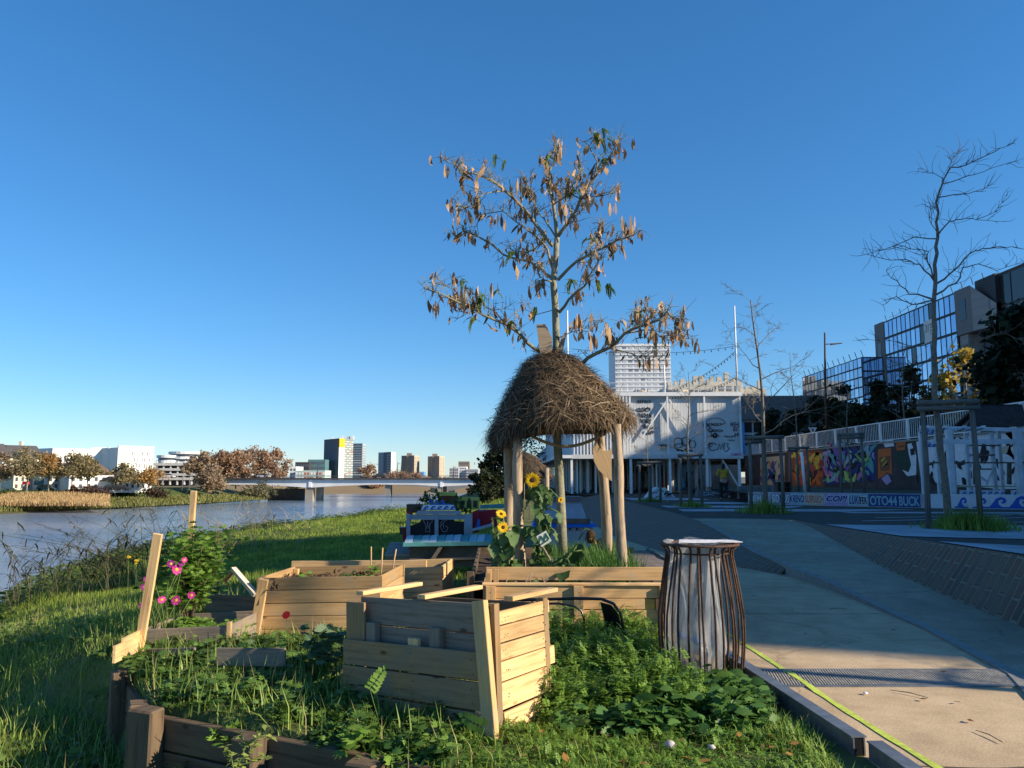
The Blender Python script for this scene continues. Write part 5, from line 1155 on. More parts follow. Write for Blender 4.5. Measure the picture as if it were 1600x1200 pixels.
# ---------- trees ----------
def ftree(label, base, h, wd, cols, bark, cat='tree', name='tree', nl=1800, lsz=.28, trunk=.25, gaps=.75, group=None, seed=0, squash=1.0, trans=.3, shape='round', clumps=26):
    rg = random.Random(seed*7+3); t = thing(name, base, label, cat, group); base = Vector(base)
    mb = MB(); zc = base.z+h*trunk; cs = []
    mb.tube([base-Z3*.3, base+Vector((rg.uniform(-.02, .02)*h, 0, h*trunk)), base+Vector((rg.uniform(-.04, .04)*h, 0, h*.7))], [h*.022, h*.017, h*.006], 7)
    for i in range(clumps):
        for _ in range(30):
            a = rg.uniform(0, 6.28); q = rg.random()**.5; zz = rg.uniform(0, 1)
            prof = {'round': math.sin(math.pi*min(1, .12+.86*zz))**.7, 'cone': 1.02-zz, 'column': .9-.3*zz, 'fan': .45+.6*zz if zz < .8 else 1.1-.8*(zz-.8)/.2}[shape]
            if q <= 1: break
        r_ = wd/2*prof*q; c = Vector((base.x+r_*math.cos(a), base.y+r_*math.sin(a), zc+(h*(1-trunk))*(zz*.92+.02))); cs.append((c, wd*rg.uniform(.10, .2)))
        if i % 2 == 0:
            s_ = base+Z3*h*rg.uniform(trunk*.7, max(trunk, .5*zz)); mb.tube([s_, s_.lerp(c, .5)+Z3*.05*h*rg.uniform(-.3, .6), c], [h*.008, h*.005, h*.002], 5)
    mb.build('trunk', bark, t)
    per = nl//clumps; Vp = []
    for c, r_ in cs:
        n = int(per*rg.uniform(.5, 1.5)); d = RNG.normal(0, .55, (n, 3))*r_*np.array([1, 1, .8*squash]); Vp.append(np.array(c[:])+d)
    pos = np.concatenate(Vp); n = len(pos); k = RNG.random(n) < gaps; pos = pos[k]; n = len(pos)
    V, Fc = scatter(np.array([[-.35, -.5, 0], [.35, -.5, .1], [.4, .5, 0], [-.3, .5, -.1]]), np.array([[0, 1, 2, 3]]), pos, rnd_rot(n, 1.5)*RNG.uniform(.6, 1.3, n)[:, None, None]*lsz)
    bulk_obj('crown', V, Fc, LEAFM('crown_%s' % '_'.join('%d' % (x*1000) for x in cols[0]+cols[1]), cols[0], cols[1], trans, .7), t); return t
def bare_tree(name, label, base, h, seed, lean=(0, 0), spread=.42, mat=None, nb=11, cat='tree', tr=.02, droop=.25, start=.33, group=None, lvl=2):
    rg = random.Random(seed); t = thing(name, base, label, cat, group); base = Vector(base); n = 12
    pts = [base+Vector((lean[0]*h*q+.02*h*math.sin(q*6+seed)*q, lean[1]*h*q, h*q)) for q in [i/(n-1) for i in range(n)]]
    pts[0] -= Z3*.15; tm_ = MB(); tm_.tube(pts, [h*tr*(1-.82*(i/(n-1))**.8) for i in range(n)], 9); tm_.build('trunk', mat or barkm, t)
    bmx = MB()
    def grow(p, d, L, r_, lv):
        k = 6; ps = [p]; rs = [r_]
        for i in range(k):
            d = (d+Vector((rg.gauss(0, .16), rg.gauss(0, .16), rg.gauss(.02, .12)-droop*.25*(i/k)))).normalized(); p = p+d*L/k; ps.append(p); rs.append(max(.0035, r_*(1-(i+1)/k*.85)))
            if lv > 0 and i >= 1:
                for _ in range(rg.choice((1, 1, 2))):
                    q = (d*.7+Vector((rg.gauss(0, .6), rg.gauss(0, .6), rg.gauss(.12, .4)))).normalized(); grow(p, q, L*rg.uniform(.25, .5), max(.004, rs[-1]*.6), lv-1)
        bmx.tube(ps, rs, 5 if lv else 4, False)
    for i in range(nb):
        q = start+(.98-start)*i/(nb-1); j = min(n-2, int(q*(n-1))); p = pts[j].lerp(pts[j+1], q*(n-1)-j); a = i*2.4+rg.uniform(-.5, .5)
        L = h*spread*(1.05-.65*(q-start)/(1-start))*rg.uniform(.7, 1.15); grow(p, Vector((math.cos(a), math.sin(a), .45+.35*q)).normalized(), L, h*tr*.42*(1.15-q), lvl)
    o = bmx.build('branches', mat or barkm, t); return t
def stakes(base, w_, h, label, rot=0.0, third=True, d=.45, r_=.055):
    t = thing('tree_stakes', base, label, 'tree stakes', 'wooden stake frames round the plaza trees'); base = Vector(base); c, s = math.cos(rot), math.sin(rot)
    def w(x, y, z): return base+Vector((x*c-y*s, x*s+y*c, z))
    pos = [(-w_/2, -d/2), (w_/2, -d/2)]+([(w_*.12, d/2)] if third else [])
    for x, y in pos: mb = MB(); mb.tube([w(x, y, -.1), w(x*.97+.02, y, h*.5), w(x*.95, y, h)], [r_, r_*.97, r_*.92], 9); mb.build('post', stakew, t)
    for z, k in ((h-.06, 1), (h-.18, 0)):
        mb = MB(); a, b = (pos[0], pos[1]) if k else ((pos[0], pos[2]) if third else (pos[0], pos[1]))
        mb.tube([w(a[0]*1.18, a[1]-.05, z), w(b[0]*1.18, b[1]-.05, z+.03)], r_*1.0, 9); mb.build('crossbar', stakew, t)
    return t
def tuft(c, r_, h, n, label):
    x = RNG.normal(c[0], r_*.5, n); y = RNG.normal(c[1], r_*.5, n); d = np.hypot(x-c[0], y-c[1])/r_; hh = h*np.clip(1.1-d*.6, .25, 1)*RNG.uniform(.6, 1.2, n); PV, PF = blade_proto(.022, .5)
    Mx = rotz(RNG.uniform(0, 6.28, n)) @ rotx(RNG.normal(0, .4, n)); V, Fc = scatter(PV, PF, np.stack([x, y, np.full(n, c[2])], -1), Mx*np.stack([np.ones(n), hh, hh], -1)[:, None, :]); o = bulk_obj('grass_tuft', V, Fc, grass_m); stuff(o, label, 'grass')
# ---------- mural wall, railing, upper street ----------
XW = 20.0
mw = thing('mural_wall', (XW, 47, .45), 'long dark retaining wall covered with bright graffiti below the white railing', 'wall')
mb = MB(); mb.box((XW+.18, 20, 1.85), (.36, 96, 2.9)); mb.build('wall', M('dark_painted_wall', (.075, .062, .065), .85, .25, 1.2, .2, stain=.35), mw)
mb = MB(); mb.box((XW+.16, 20, 3.32), (.46, 96, .1)); mb.build('coping', M('kerb_concrete', (0, 0, 0)), mw)
G = {k: flat('graffiti_'+k, c) for k, c in dict(orange=(.55, .13, .03), red=(.42, .05, .04), green=(.10, .36, .16), lime=(.40, .55, .12), teal=(.08, .32, .34), purple=(.20, .10, .36), lilac=(.42, .30, .52), pink=(.55, .15, .32), black=(.015, .015, .018), white=(.66, .67, .70), blue=(.035, .075, .24), navy=(.02, .04, .18), yellow=(.55, .40, .05), brown=(.20, .07, .035), darkgreen=(.02, .05, .035), cyan=(.26, .42, .48), skyblue=(.10, .30, .62), sand=(.5, .42, .3)).items()}
def wpt(u, v, dx): q = PX(u, v, XW); return Vector((XW-dx, q.y, q.z))
def paint(parent, name, polys, dx0, label=None):
    """polygons in photo points on the wall, each a thin film of paint a little proud of the one before"""
    keys = sorted({p[0] for p in polys}); mb = MB()
    for i, (k, pts) in enumerate(polys):
        q = [wpt(u, v, dx0+.003*(i % 12)) for u, v in pts]; mb.slab(q, (-.003, 0, 0), keys.index(k))
    o = mb.build(name, [G[k] for k in keys], parent)
    if label: o['label'] = label
    return o
rg = random.Random(3)
def shards(u0, u1, v0, v1, cols, n, s0, s1, tall=1.6):
    r = []
    for _ in range(n):
        u = rg.uniform(u0, u1); v = rg.uniform(v0, v1); s = rg.uniform(s0, s1); a = rg.uniform(-.9, .9); k = rg.choice(cols); c_, s_ = math.cos(a), math.sin(a); L = s*tall; w_ = s*rg.uniform(.25, .6); cv = rg.uniform(-.6, .6)*w_*2
        loc = [(-w_*.3, -L), (w_*.6, -L*.8), (w_+cv, 0), (w_*.5, L*.7), (0, L), (-w_*.6, L*.5), (-w_+cv, 0)]
        r.append((k, [(u+x*c_-y*s_, min(v1+2, max(v0-2, v+x*s_+y*c_))) for x, y in loc]))
    return r
paint(mw, 'graffiti_piece', [('brown', [(1232, 705), (1285, 700), (1288, 762), (1232, 760)])]+shards(1234, 1282, 708, 755, ['orange', 'red', 'orange', 'black', 'yellow'], 34, 4, 8), .004, 'orange and red graffiti figures')
paint(mw, 'graffiti_piece', [('navy', [(1288, 700), (1368, 690), (1368, 750), (1288, 758)])]+shards(1288, 1366, 694, 752, ['green', 'lilac', 'purple', 'teal', 'black', 'pink', 'lime', 'teal', 'purple', 'cyan', 'black'], 95, 3.5, 9), .004, 'green, purple and pink wild style graffiti')
paint(mw, 'graffiti_piece', [('orange', [(1372, 702), (1392, 700), (1394, 742), (1386, 738), (1380, 745), (1372, 748)]), ('brown', [(1374, 715), (1392, 712), (1390, 735), (1376, 736)]), ('yellow', [(1376, 720), (1382, 714), (1384, 716), (1379, 722)]), ('black', [(1377, 727), (1387, 722), (1388, 726), (1380, 730)]), ('yellow', [(1378, 728), (1386, 719), (1387, 721), (1380, 729)]), ('orange', [(1400, 690), (1416, 690), (1414, 703), (1402, 704)]), ('brown', [(1402, 696), (1414, 695), (1413, 699), (1403, 700)]), ('lilac', [(1378, 748), (1388, 740), (1394, 752), (1386, 758)]), ('white', [(1380, 690), (1396, 686), (1398, 697), (1384, 699)])], .004, 'tall orange face graffiti')
paint(mw, 'graffiti_piece', [('darkgreen', [(1396, 712), (1424, 690), (1428, 712), (1422, 738), (1408, 730), (1398, 722)]), ('white', [(1418, 694), (1424, 692), (1432, 712), (1432, 742), (1418, 744), (1410, 734), (1420, 738), (1424, 726), (1420, 708)]), ('black', [(1422, 702), (1428, 700), (1430, 710), (1424, 712)]),
    ('white', [(1432, 690), (1600, 668), (1640, 668), (1640, 764), (1560, 764), (1440, 752)])]+shards(1434, 1630, 680, 756, ['black'], 46, 5, 13, 1.3)+[('green', [(1566, 686), (1582, 678), (1580, 696), (1570, 706)]), ('teal', [(1570, 676), (1582, 674), (1600, 700), (1594, 702)]), ('purple', [(1585, 700), (1592, 700), (1600, 740), (1590, 745)]), ('sand', [(1562, 700), (1578, 696), (1574, 708), (1564, 710)])], .004, 'huge black and white angular letters')
paint(mw, 'graffiti_piece', [('sand', [(1188, 715), (1226, 712), (1226, 768), (1188, 768)])]+shards(1190, 1222, 722, 764, ['blue', 'navy', 'orange', 'purple', 'blue', 'teal'], 26, 3, 8), .004, 'blue graffiti on a sand coloured ground')
rl_ = thing('street_railing', (XW+.1, 47, 3.37), 'long white slatted railing along the top of the mural wall', 'railing')
mb = MB(); mb.beam((XW+.1, -20, 4.42), (XW+.1, 67, 4.42), .06, .05); mb.build('top_rail', whitep, rl_); mb = MB(); mb.beam((XW+.1, -20, 3.46), (XW+.1, 67, 3.46), .05, .04); mb.build('bottom_rail', whitep, rl_)
mb = MB(); y = 20.0
while y < 67: mb.beam((XW+.1, y, 3.46), (XW+.1, y, 4.40), .02, .055); y += .2
o = mb.build('slats', M('railing_white', (.52, .53, .52), .6, .15, 6, .05, stain=.2), rl_); o['kind'] = 'stuff'
for i in range(24): mb = MB(); mb.box((XW+.12, -2+i*3.0, 3.9), (.09, .16, 1.02)); mb.build('post', whitep, rl_)
# ---------- terrace with the painted low wall ----------
tl = [Vector((9.2, 30.8, 0)), Vector((14.1, 27.0, 0)), Vector((16.6, 25.9, 0)), Vector((19.98, 24.6, 0))]
te = MB(); sheet(te, [(p.x, p.y) for p in tl]+[(19.98, 66), (15, 66), (10.5, 40)], .86); struct(te.build('terrace_soil', M('dark_terrace_soil', (.05, .05, .03), .95, .4, 2, .6)))
lw = thing('graffiti_low_wall', (14, 27.2, ZP), 'low plaza wall painted with names on the left and blue waves on the right', 'wall')
lwm = M('painted_low_wall', (.40, .41, .45), .8, .2, 2.5, .1, stain=.25); lww = M('white_low_wall', (.62, .63, .68), .8, .1, 2.5, .1, stain=.2)
for i, (a, b) in enumerate(zip(tl[:-1], tl[1:])):
    mb = MB(); d = (b-a).normalized(); mb.beam(a+Z3*(ZP+.23)+d*.002, b+Z3*(ZP+.23)-d*.002, .3, .48); mb.build('wall', lwm if i == 0 else lww, lw)
def onlow(u, lift=0.0, out=.156):
    """place on the low wall's front face under photo column u"""
    k = (u-800)/F
    for a, b in zip(tl[:-1], tl[1:]):
        d = b-a; t = (k*a.y-a.x)/(d.x-k*d.y)
        if -.02 <= t <= 1.02:
            n = Vector((d.y, -d.x, 0)).normalized(); return a+d*t+n*out+Z3*(ZP+lift), d.normalized()
    return b+Z3*(ZP+lift), (b-a).normalized()
def rectpaint(u0, u1, z0, z1, k, out):
    a, d = onlow(u0, z0, out); b, _ = onlow(u1, z0, out); b = a+d*((b-a).dot(d)); n = Vector((d.y, -d.x, 0)); mb = MB(); mb.slab([a, b, b+Z3*(z1-z0), a+Z3*(z1-z0)], n*.002); return mb.build('painted_field', G[k], lw)
rectpaint(1232, 1254, .02, .45, 'cyan', .151); rectpaint(1255, 1284, .02, .45, 'sand', .151); rectpaint(1285, 1321, .02, .45, 'lilac', .151); rectpaint(1322, 1352, .02, .45, 'cyan', .151); rectpaint(1353, 1433, .02, .45, 'blue', .151)
for s, u0, u1, z0, h, k, sh_ in (('MISM', 1168, 1188, .10, .26, 'white', 0), ('SID', 1204, 1216, .08, .32, 'white', 0), ('KUS', 1218, 1231, .08, .32, 'white', .1), ('KRENO', 1232, 1254, .1, .28, 'navy', 0), ('SUSPLUCH', 1255, 1284, .1, .28, 'orange', 0), ('COP!', 1288, 1321, .16, .22, 'navy', .3), ('LUKI', 1323, 1340, .08, .32, 'navy', .2), ('FER', 1340, 1351, .08, .26, 'black', 0), ('OTO44', 1355, 1397, .06, .33, 'cyan', 0), ('BUCK', 1400, 1432, .06, .33, 'cyan', 0)):
    a, d = onlow(u0, z0, .157); b, _ = onlow(u1, z0, .157); text_mesh(s, 'name_outline', G['navy' if k in ('cyan', 'white') else 'white'], a-d*.03-Z3*.02, d, (0, 0, 1), h+.04, (b-a).dot(d)+.06, .0015, lw, .06, sh_); text_mesh(s, 'painted_name', G[k], a, d, (0, 0, 1), h, (b-a).dot(d), .003, lw, .03, sh_)
wm = MB()
for u0, u1, h in ((1483, 1502, .38), (1512, 1532, .36), (1530, 1563, .40), (1560, 1596, .44), (1594, 1630, .4)):
    a, d = onlow(u0, .02, .153); b, _ = onlow(u1, .02, .153); waves(wm, a, d, (0, 0, 1), 1, (b-a).dot(d), h, .003)
    wm.slab([a+Z3*0, b, b+Z3*.05, a+Z3*.05], Vector((d.y, -d.x, 0))*.0035)
wm.build('painted_wave', M('wave_blue', (.02, .10, .45), .6, .15, 6, 0), lw)
# ---------- pergola on the terrace ----------
pg = thing('white_pergola', P(1490, 805, 27.4), 'white timber pergola with blue wave boards and shelves on the terrace', 'pergola')
pw = M('pergola_white', (.62, .66, .72), .7, .15, 4, .1, stain=.2); bl = MATS['wave_blue']
def pv(u, v, Y): return P(u, v, Y)
ZT = .86
for u, Y, w_ in ((1490, 27.4, .17), (1597, 27.4, .17), (1446, 28.6, .12), (1517, 29.3, .12), (1558, 29.3, .12), (1470, 29.5, .10)):
    a = P(u, 800, Y); a.z = ZT; b = a.copy(); b.z = 3.12; mb = MB(); mb.beam(a, b, w_, w_, (0, 1, 0)); mb.build('post', pw, pg)
mb = MB(); mb.beam(P(1455, 690, 27.35), P(1612, 690, 27.35), .06, .16); mb.build('beam', pw, pg); mb = MB(); mb.beam(P(1437, 668, 28.7), P(1610, 672, 28.9), .06, .14); mb.build('beam', pw, pg)
for i, u in enumerate((1450, 1478, 1508, 1523, 1538)): mb = MB(); p = P(u, 672, 27.2); p.z = 3.22; mb.beam(p, p+Vector((.9, 2.1, 0)), .10, .09); mb.build('rafter', pw, pg)
for (u0, u1, v, Y) in ((1436, 1460, 676, 28.5), (1447, 1463, 697, 28.5), (1500, 1570, 773, 27.5), (1580, 1612, 773, 27.5)):
    a = P(u0, v, Y); b = P(u1, v, Y); mb = MB(); board(mb, a+Z3*.06, b+Z3*.06, .2, .03); h = mb.build('wave_board', pw, pg); mb = MB(); L = (b-a).length; n = max(2, round(L/.22)); waves(mb, a+Vector((0, -.018, -.03)), (b-a), (0, 0, 1), n, L/n, .15, .004); mb.build('wave', bl, h)
for (u0, u1, v, Y) in ((1455, 1612, 723, 27.6), (1515, 1560, 696, 29.2), (1520, 1552, 711, 29.2), (1525, 1550, 733, 29.2), (1497, 1612, 760, 27.6)): mb = MB(); mb.beam(P(u0, v, Y), P(u1, v, Y), .22, .05); mb.build('shelf', M('shelf_wood', (.13, .10, .08), .8, .3, 9, .1) if v < 750 else M('yellowed_plank', (.36, .36, .22), .8, .2, 9, .1), pg)
for a, b in (((1480, 760), (1488, 735)), ((1541, 758), (1552, 733)), ((1585, 757), (1600, 742)), ((1528, 742), (1542, 752))): mb = MB(); mb.beam(P(*a, 28), P(*b, 28), .06, .05, (0, 1, 0)); mb.build('brace', pw, pg)
for u in (1524, 1577): mb = MB(); mb.beam(P(u, 757, 28.4), P(u, 724, 28.4), .12, .09, (0, 1, 0)); mb.build('upright', M('shelf_wood', (0, 0, 0)), pg)
# dark roofed shelter
shh = thing('shingled_shelter', P(1560, 760, 29.7), 'small shelter with a dark shingled gable roof behind the pergola', 'shelter')
a0, a1 = P(1512, 668, 29.6), P(1606, 666, 29.6); r0, r1 = P(1528, 634, 30.3), P(1598, 634, 30.3)
mb = MB(); mb.slab([a0, a1, r1, r0], (0, .05, .06)); b0 = a0+Vector((.2, 1.5, 0)); b1 = a1+Vector((.2, 1.5, 0)); mb.slab([b0, r0, r1, b1], (0, .05, .06)); mb.build('roof', M('dark_shingle', (.045, .032, .03), .9, .4, 6, .5), shh)
mb = MB(); mb.slab([a0+Vector((.3, .15, -.02)), b0+Vector((.2, -.1, 0)), r0+Vector((.15, 0, -.08))], (.04, 0, 0)); mb.build('gable', M('shelf_wood', (0, 0, 0)), shh)
for p in (a0+Vector((.25, .2, 0)), a1-Vector((.2, -.2, 0)), b0, b1-Vector((.4, 0, 0))): mb = MB(); mb.beam((p.x, p.y, ZT), (p.x, p.y, p.z), .12, .12, (0, 1, 0)); mb.build('post', pw, shh)
# ---------- plaza trees and their stakes ----------
def on(u, Y, z=ZP): return Vector(((u-800)/F*Y*(1), Y, z))
T1 = on(1487, 16.1)
def traced_tree(name, label, base, Y, limbs, conv, mat, seed):
    rg = random.Random(seed); t = thing(name, base, label, 'tree', 'bare trees on the plaza'); mb = MB()
    for pts, r0, r1, dy in limbs:
        n = len(pts); w3 = [P(*conv(a, b), Y+dy*i/(n-1)) for i, (a, b) in enumerate(pts)]; fine = []
        for i in range(n-1):
            for q in (0, .33, .66): fine.append(w3[i].lerp(w3[i+1], q)+(Vector((rg.gauss(0, .012), rg.gauss(0, .02), rg.gauss(0, .012))) if i or q else Vector()))
        fine.append(w3[-1]); m = len(fine); mb.tube(fine, [(r0+(r1-r0)*(i/(m-1))**.7)*.82 for i in range(m)], 7)
        if r0 > .1: continue
        for i in range(2, m):
            for _ in range(rg.choice((1, 1, 2, 3))):
                d = (fine[i]-fine[i-1]).normalized(); q = (d*.8+Vector((rg.gauss(0, .6), rg.gauss(0, .6), rg.gauss(.3, .45)))).normalized(); L = rg.uniform(.15, .7)*(1.1-.5*i/m); p = fine[i]; ps = [p]
                for k in range(4): q = (q+Vector((rg.gauss(0, .3), rg.gauss(0, .3), rg.gauss(.03, .2)))).normalized(); p = p+q*L/4; ps.append(p)
                mb.tube(ps, [max(.006, r1*.7), .005, .0042, .0035, .0025], 4, False)
    mb.build('trunk', mat, t); return t
zc6 = lambda zx, zy: (1340+zx/2.792, 210+zy/2.792)
traced_tree('bare_tree', 'tallest bare plaza tree at the right, tip bent right, trunk between two stakes', (T1.x, T1.y, ZP), 16.1, [
    ([(410, 1745), (370, 1450), (342, 1200), (335, 1000), (330, 850), (335, 700), (345, 560), (350, 450)], 0.1010, 0.0400, 0), ([(350, 450), (343, 350), (350, 270), (375, 200), (405, 150), (500, 125), (600, 75), (675, 40)], 0.0390, 0.0064, -.4),
    ([(330, 720), (230, 690), (170, 640), (125, 595)], 0.0273, 0.0064, .9), ([(330, 725), (240, 745), (170, 710), (110, 745)], 0.0234, 0.0056, -1.0), ([(335, 640), (270, 570), (210, 550), (110, 540), (20, 520)], 0.0250, 0.0048, 1.2), ([(332, 630), (310, 560), (305, 510), (200, 490), (60, 515)], 0.0234, 0.0048, -.7), ([(345, 455), (250, 450), (150, 490), (30, 525)], 0.0195, 0.0040, .6),
    ([(345, 650), (420, 590), (490, 520), (545, 495), (650, 495), (725, 500)], 0.0273, 0.0056, -1.1), ([(340, 700), (430, 650), (460, 580), (520, 565), (610, 590), (725, 560)], 0.0273, 0.0048, .8), ([(350, 440), (400, 380), (450, 370), (520, 370), (635, 380)], 0.0234, 0.0048, .7), ([(520, 370), (600, 340), (645, 270)], 0.0109, 0.0040, -.3), ([(350, 275), (450, 260), (540, 250), (580, 210)], 0.0172, 0.0040, .5), ([(375, 215), (470, 190), (580, 150), (690, 115)], 0.0156, 0.0040, -.6), ([(375, 195), (330, 165), (275, 145)], 0.0109, 0.0040, .4), ([(348, 430), (310, 370), (320, 310), (335, 320)], 0.0125, 0.0040, -.3), ([(405, 150), (410, 110), (440, 75)], 0.0094, 0.0032, .2),
    ([(332, 900), (270, 930), (150, 900), (0, 895)], 0.0172, 0.0040, .8), ([(335, 1010), (430, 940), (520, 890), (640, 870), (720, 900)], 0.0172, 0.0040, -.6), ([(335, 960), (270, 1010), (150, 990)], 0.0125, 0.0040, -.9)], zc6, barkm, 3)
stakes((T1.x-.15, T1.y, ZP), 1.05, 2.6, 'tall wooden stake frame with a thick crossbar round the tallest bare tree', .0, False, .3)
tuft((T1.x+.1, T1.y-.2, ZP), .75, .45, 900, 'grass tuft round the foot of the tallest bare tree')
T2 = on(1193, 23.5); bare_tree('bare_tree.001', 'bare tree with arching twigs in front of the white building, right of the woman', T2, 6.4, 5, (-.018, 0), .30, barkm, 13, tr=.013, start=.36, droop=.6)
stakes((T2.x-.05, T2.y, ZP), .95, 2.25, 'wooden stake frame right of the woman in the yellow jacket'); tuft((T2.x-.15, T2.y-.2, ZP), .7, .4, 600, 'grass tuft at the stakes right of the woman')
T3 = on(1075, 28); bare_tree('bare_tree.002', 'small bare tree standing before the graffiti on the white building', T3, 4.8, 9, (0, 0), .28, barkm, 11, tr=.011, start=.34)
stakes((T3.x, T3.y, ZP), .75, 1.85, 'wooden stake frame left of the woman'); tuft((T3.x, T3.y-.2, ZP), .6, .25, 400, 'low grass at the stakes left of the woman')
T4 = on(1012, 34); bare_tree('bare_tree.003', 'thin bare sapling just right of the hut, in front of the white building', T4, 3.9, 14, (0, 0), .30, barkm, 9, tr=.010, start=.32)
stakes((T4.x, T4.y, ZP), .9, 1.7, 'smallest wooden stake frame just right of the hut'); tuft((T4.x, T4.y-.2, ZP), .6, .2, 300, 'low grass round the thin sapling')
T5 = on(1326, 29.5, .86); bare_tree('bare_tree.004', 'sparse young tree before the green and purple graffiti', T5, 3.9, 33, (-.01, 0), .22, barkm, 7, tr=.011, start=.55, lvl=1)
stakes((T5.x-.05, T5.y, .86), .85, 2.25, 'stake frame before the green and purple graffiti', 0, False)
T6 = on(1243, 35, .86); bare_tree('bare_tree.005', 'thin young tree before the orange graffiti, beside a white pole', T6, 6.2, 37, (0, 0), .2, barkm, 10, tr=.009, start=.4, lvl=2)
stakes((T6.x, T6.y, .86), .8, 1.95, 'stake frame before the orange graffiti', 0, True)
mb = MB(); mb.tube([on(1254, 33.5, .86), on(1251, 33.5, 2.55)], .06, 9); o = mb.build('white_pole', whitep, origin=on(1254, 33.5, .86)); tag(o, 'short white painted pole standing before the orange graffiti', 'pole')
T7 = Vector((9.6, 3.7, ZP)); bare_tree('bare_tree.006', 'bare tree just outside the right edge whose branch shadows cross the path', T7, 7.5, 51, (0, 0), .34, barkm, 12, tr=.0135, start=.36)
# ---------- wooden box, mound, woman ----------
t = thing('dark_crate', P(1225, 770, 30.6), 'dark open wooden crate standing before the graffiti wall behind the stakes', 'crate'); c = P(1224, 771, 30.6); c.z = .86
for nm, s, o_ in (('side_panel', (.03, .3, .42), (-.24, 0, .21)), ('side_panel', (.03, .3, .42), (.24, 0, .21)), ('top_panel', (.5, .3, .03), (0, 0, .435)), ('shelf', (.45, .28, .025), (0, 0, .22)), ('bottom_panel', (.45, .28, .03), (0, 0, .015)), ('back_panel', (.45, .02, .42), (0, .14, .21))): mb = MB(); mb.box(c+Vector(o_), s); mb.build(nm, M('dark_crate_wood', (.06, .04, .03), .85, .3, 9, .2), t)
t = thing('graffiti_mound', P(1030, 783, 40), 'low white concrete skate mound with black and green graffiti', 'skate ramp'); c = on(1031, 40)
mb = MB(); mb.slab([c+Vector(p) for p in ((-.75, 0, 0), (.72, 0, 0), (.55, 0, .22), (.2, 0, .5), (-.2, 0, .52), (-.5, 0, .3))], (0, .9, 0)); mb.build('mound', M('white_concrete', (.55, .57, .6), .8, .15, 4, .1), t)
mb = MB(); mb2 = MB()
for i in range(16): x = random.uniform(-.5, .5); z = random.uniform(.05, .42)*(1-abs(x)); mb.tube([c+Vector((x+.1*math.cos(q), -.006, z+.05*math.sin(q*1.3))) for q in (0, 1, 2, 3, 4)], .016, 5)
for i in range(6): x = random.uniform(-.2, .35); z = random.uniform(.25, .42); mb2.slab([c+Vector((x, -.002, z)), c+Vector((x+.1, -.002, z-.04)), c+Vector((x+.05, -.002, z+.05))], (0, -.003, 0))
mb.build('tag', G['black'], t); mb2.build('green_patch', G['green'], t)
def skin_obj(name, verts, edges, radii, mat, parent, sub=2, root=0):
    me = bpy.data.meshes.new(name); off = WO[parent.name]; me.from_pydata([tuple(Vector(v)-off) for v in verts], edges, []); me.materials.append(mat)
    o = bpy.data.objects.new(name, me); COL.objects.link(o); o.parent = parent; WO[o.name] = off
    smod = o.modifiers.new('skin', 'SKIN'); smod.use_smooth_shade = True; sk = me.skin_vertices[0].data
    for i, r_ in enumerate(radii): sk[i].radius = (r_, r_) if not hasattr(r_, '__len__') else r_; sk[i].use_root = (i == root)
    s = o.modifiers.new('sub', 'SUBSURF'); s.levels = sub; s.render_levels = sub
    return o
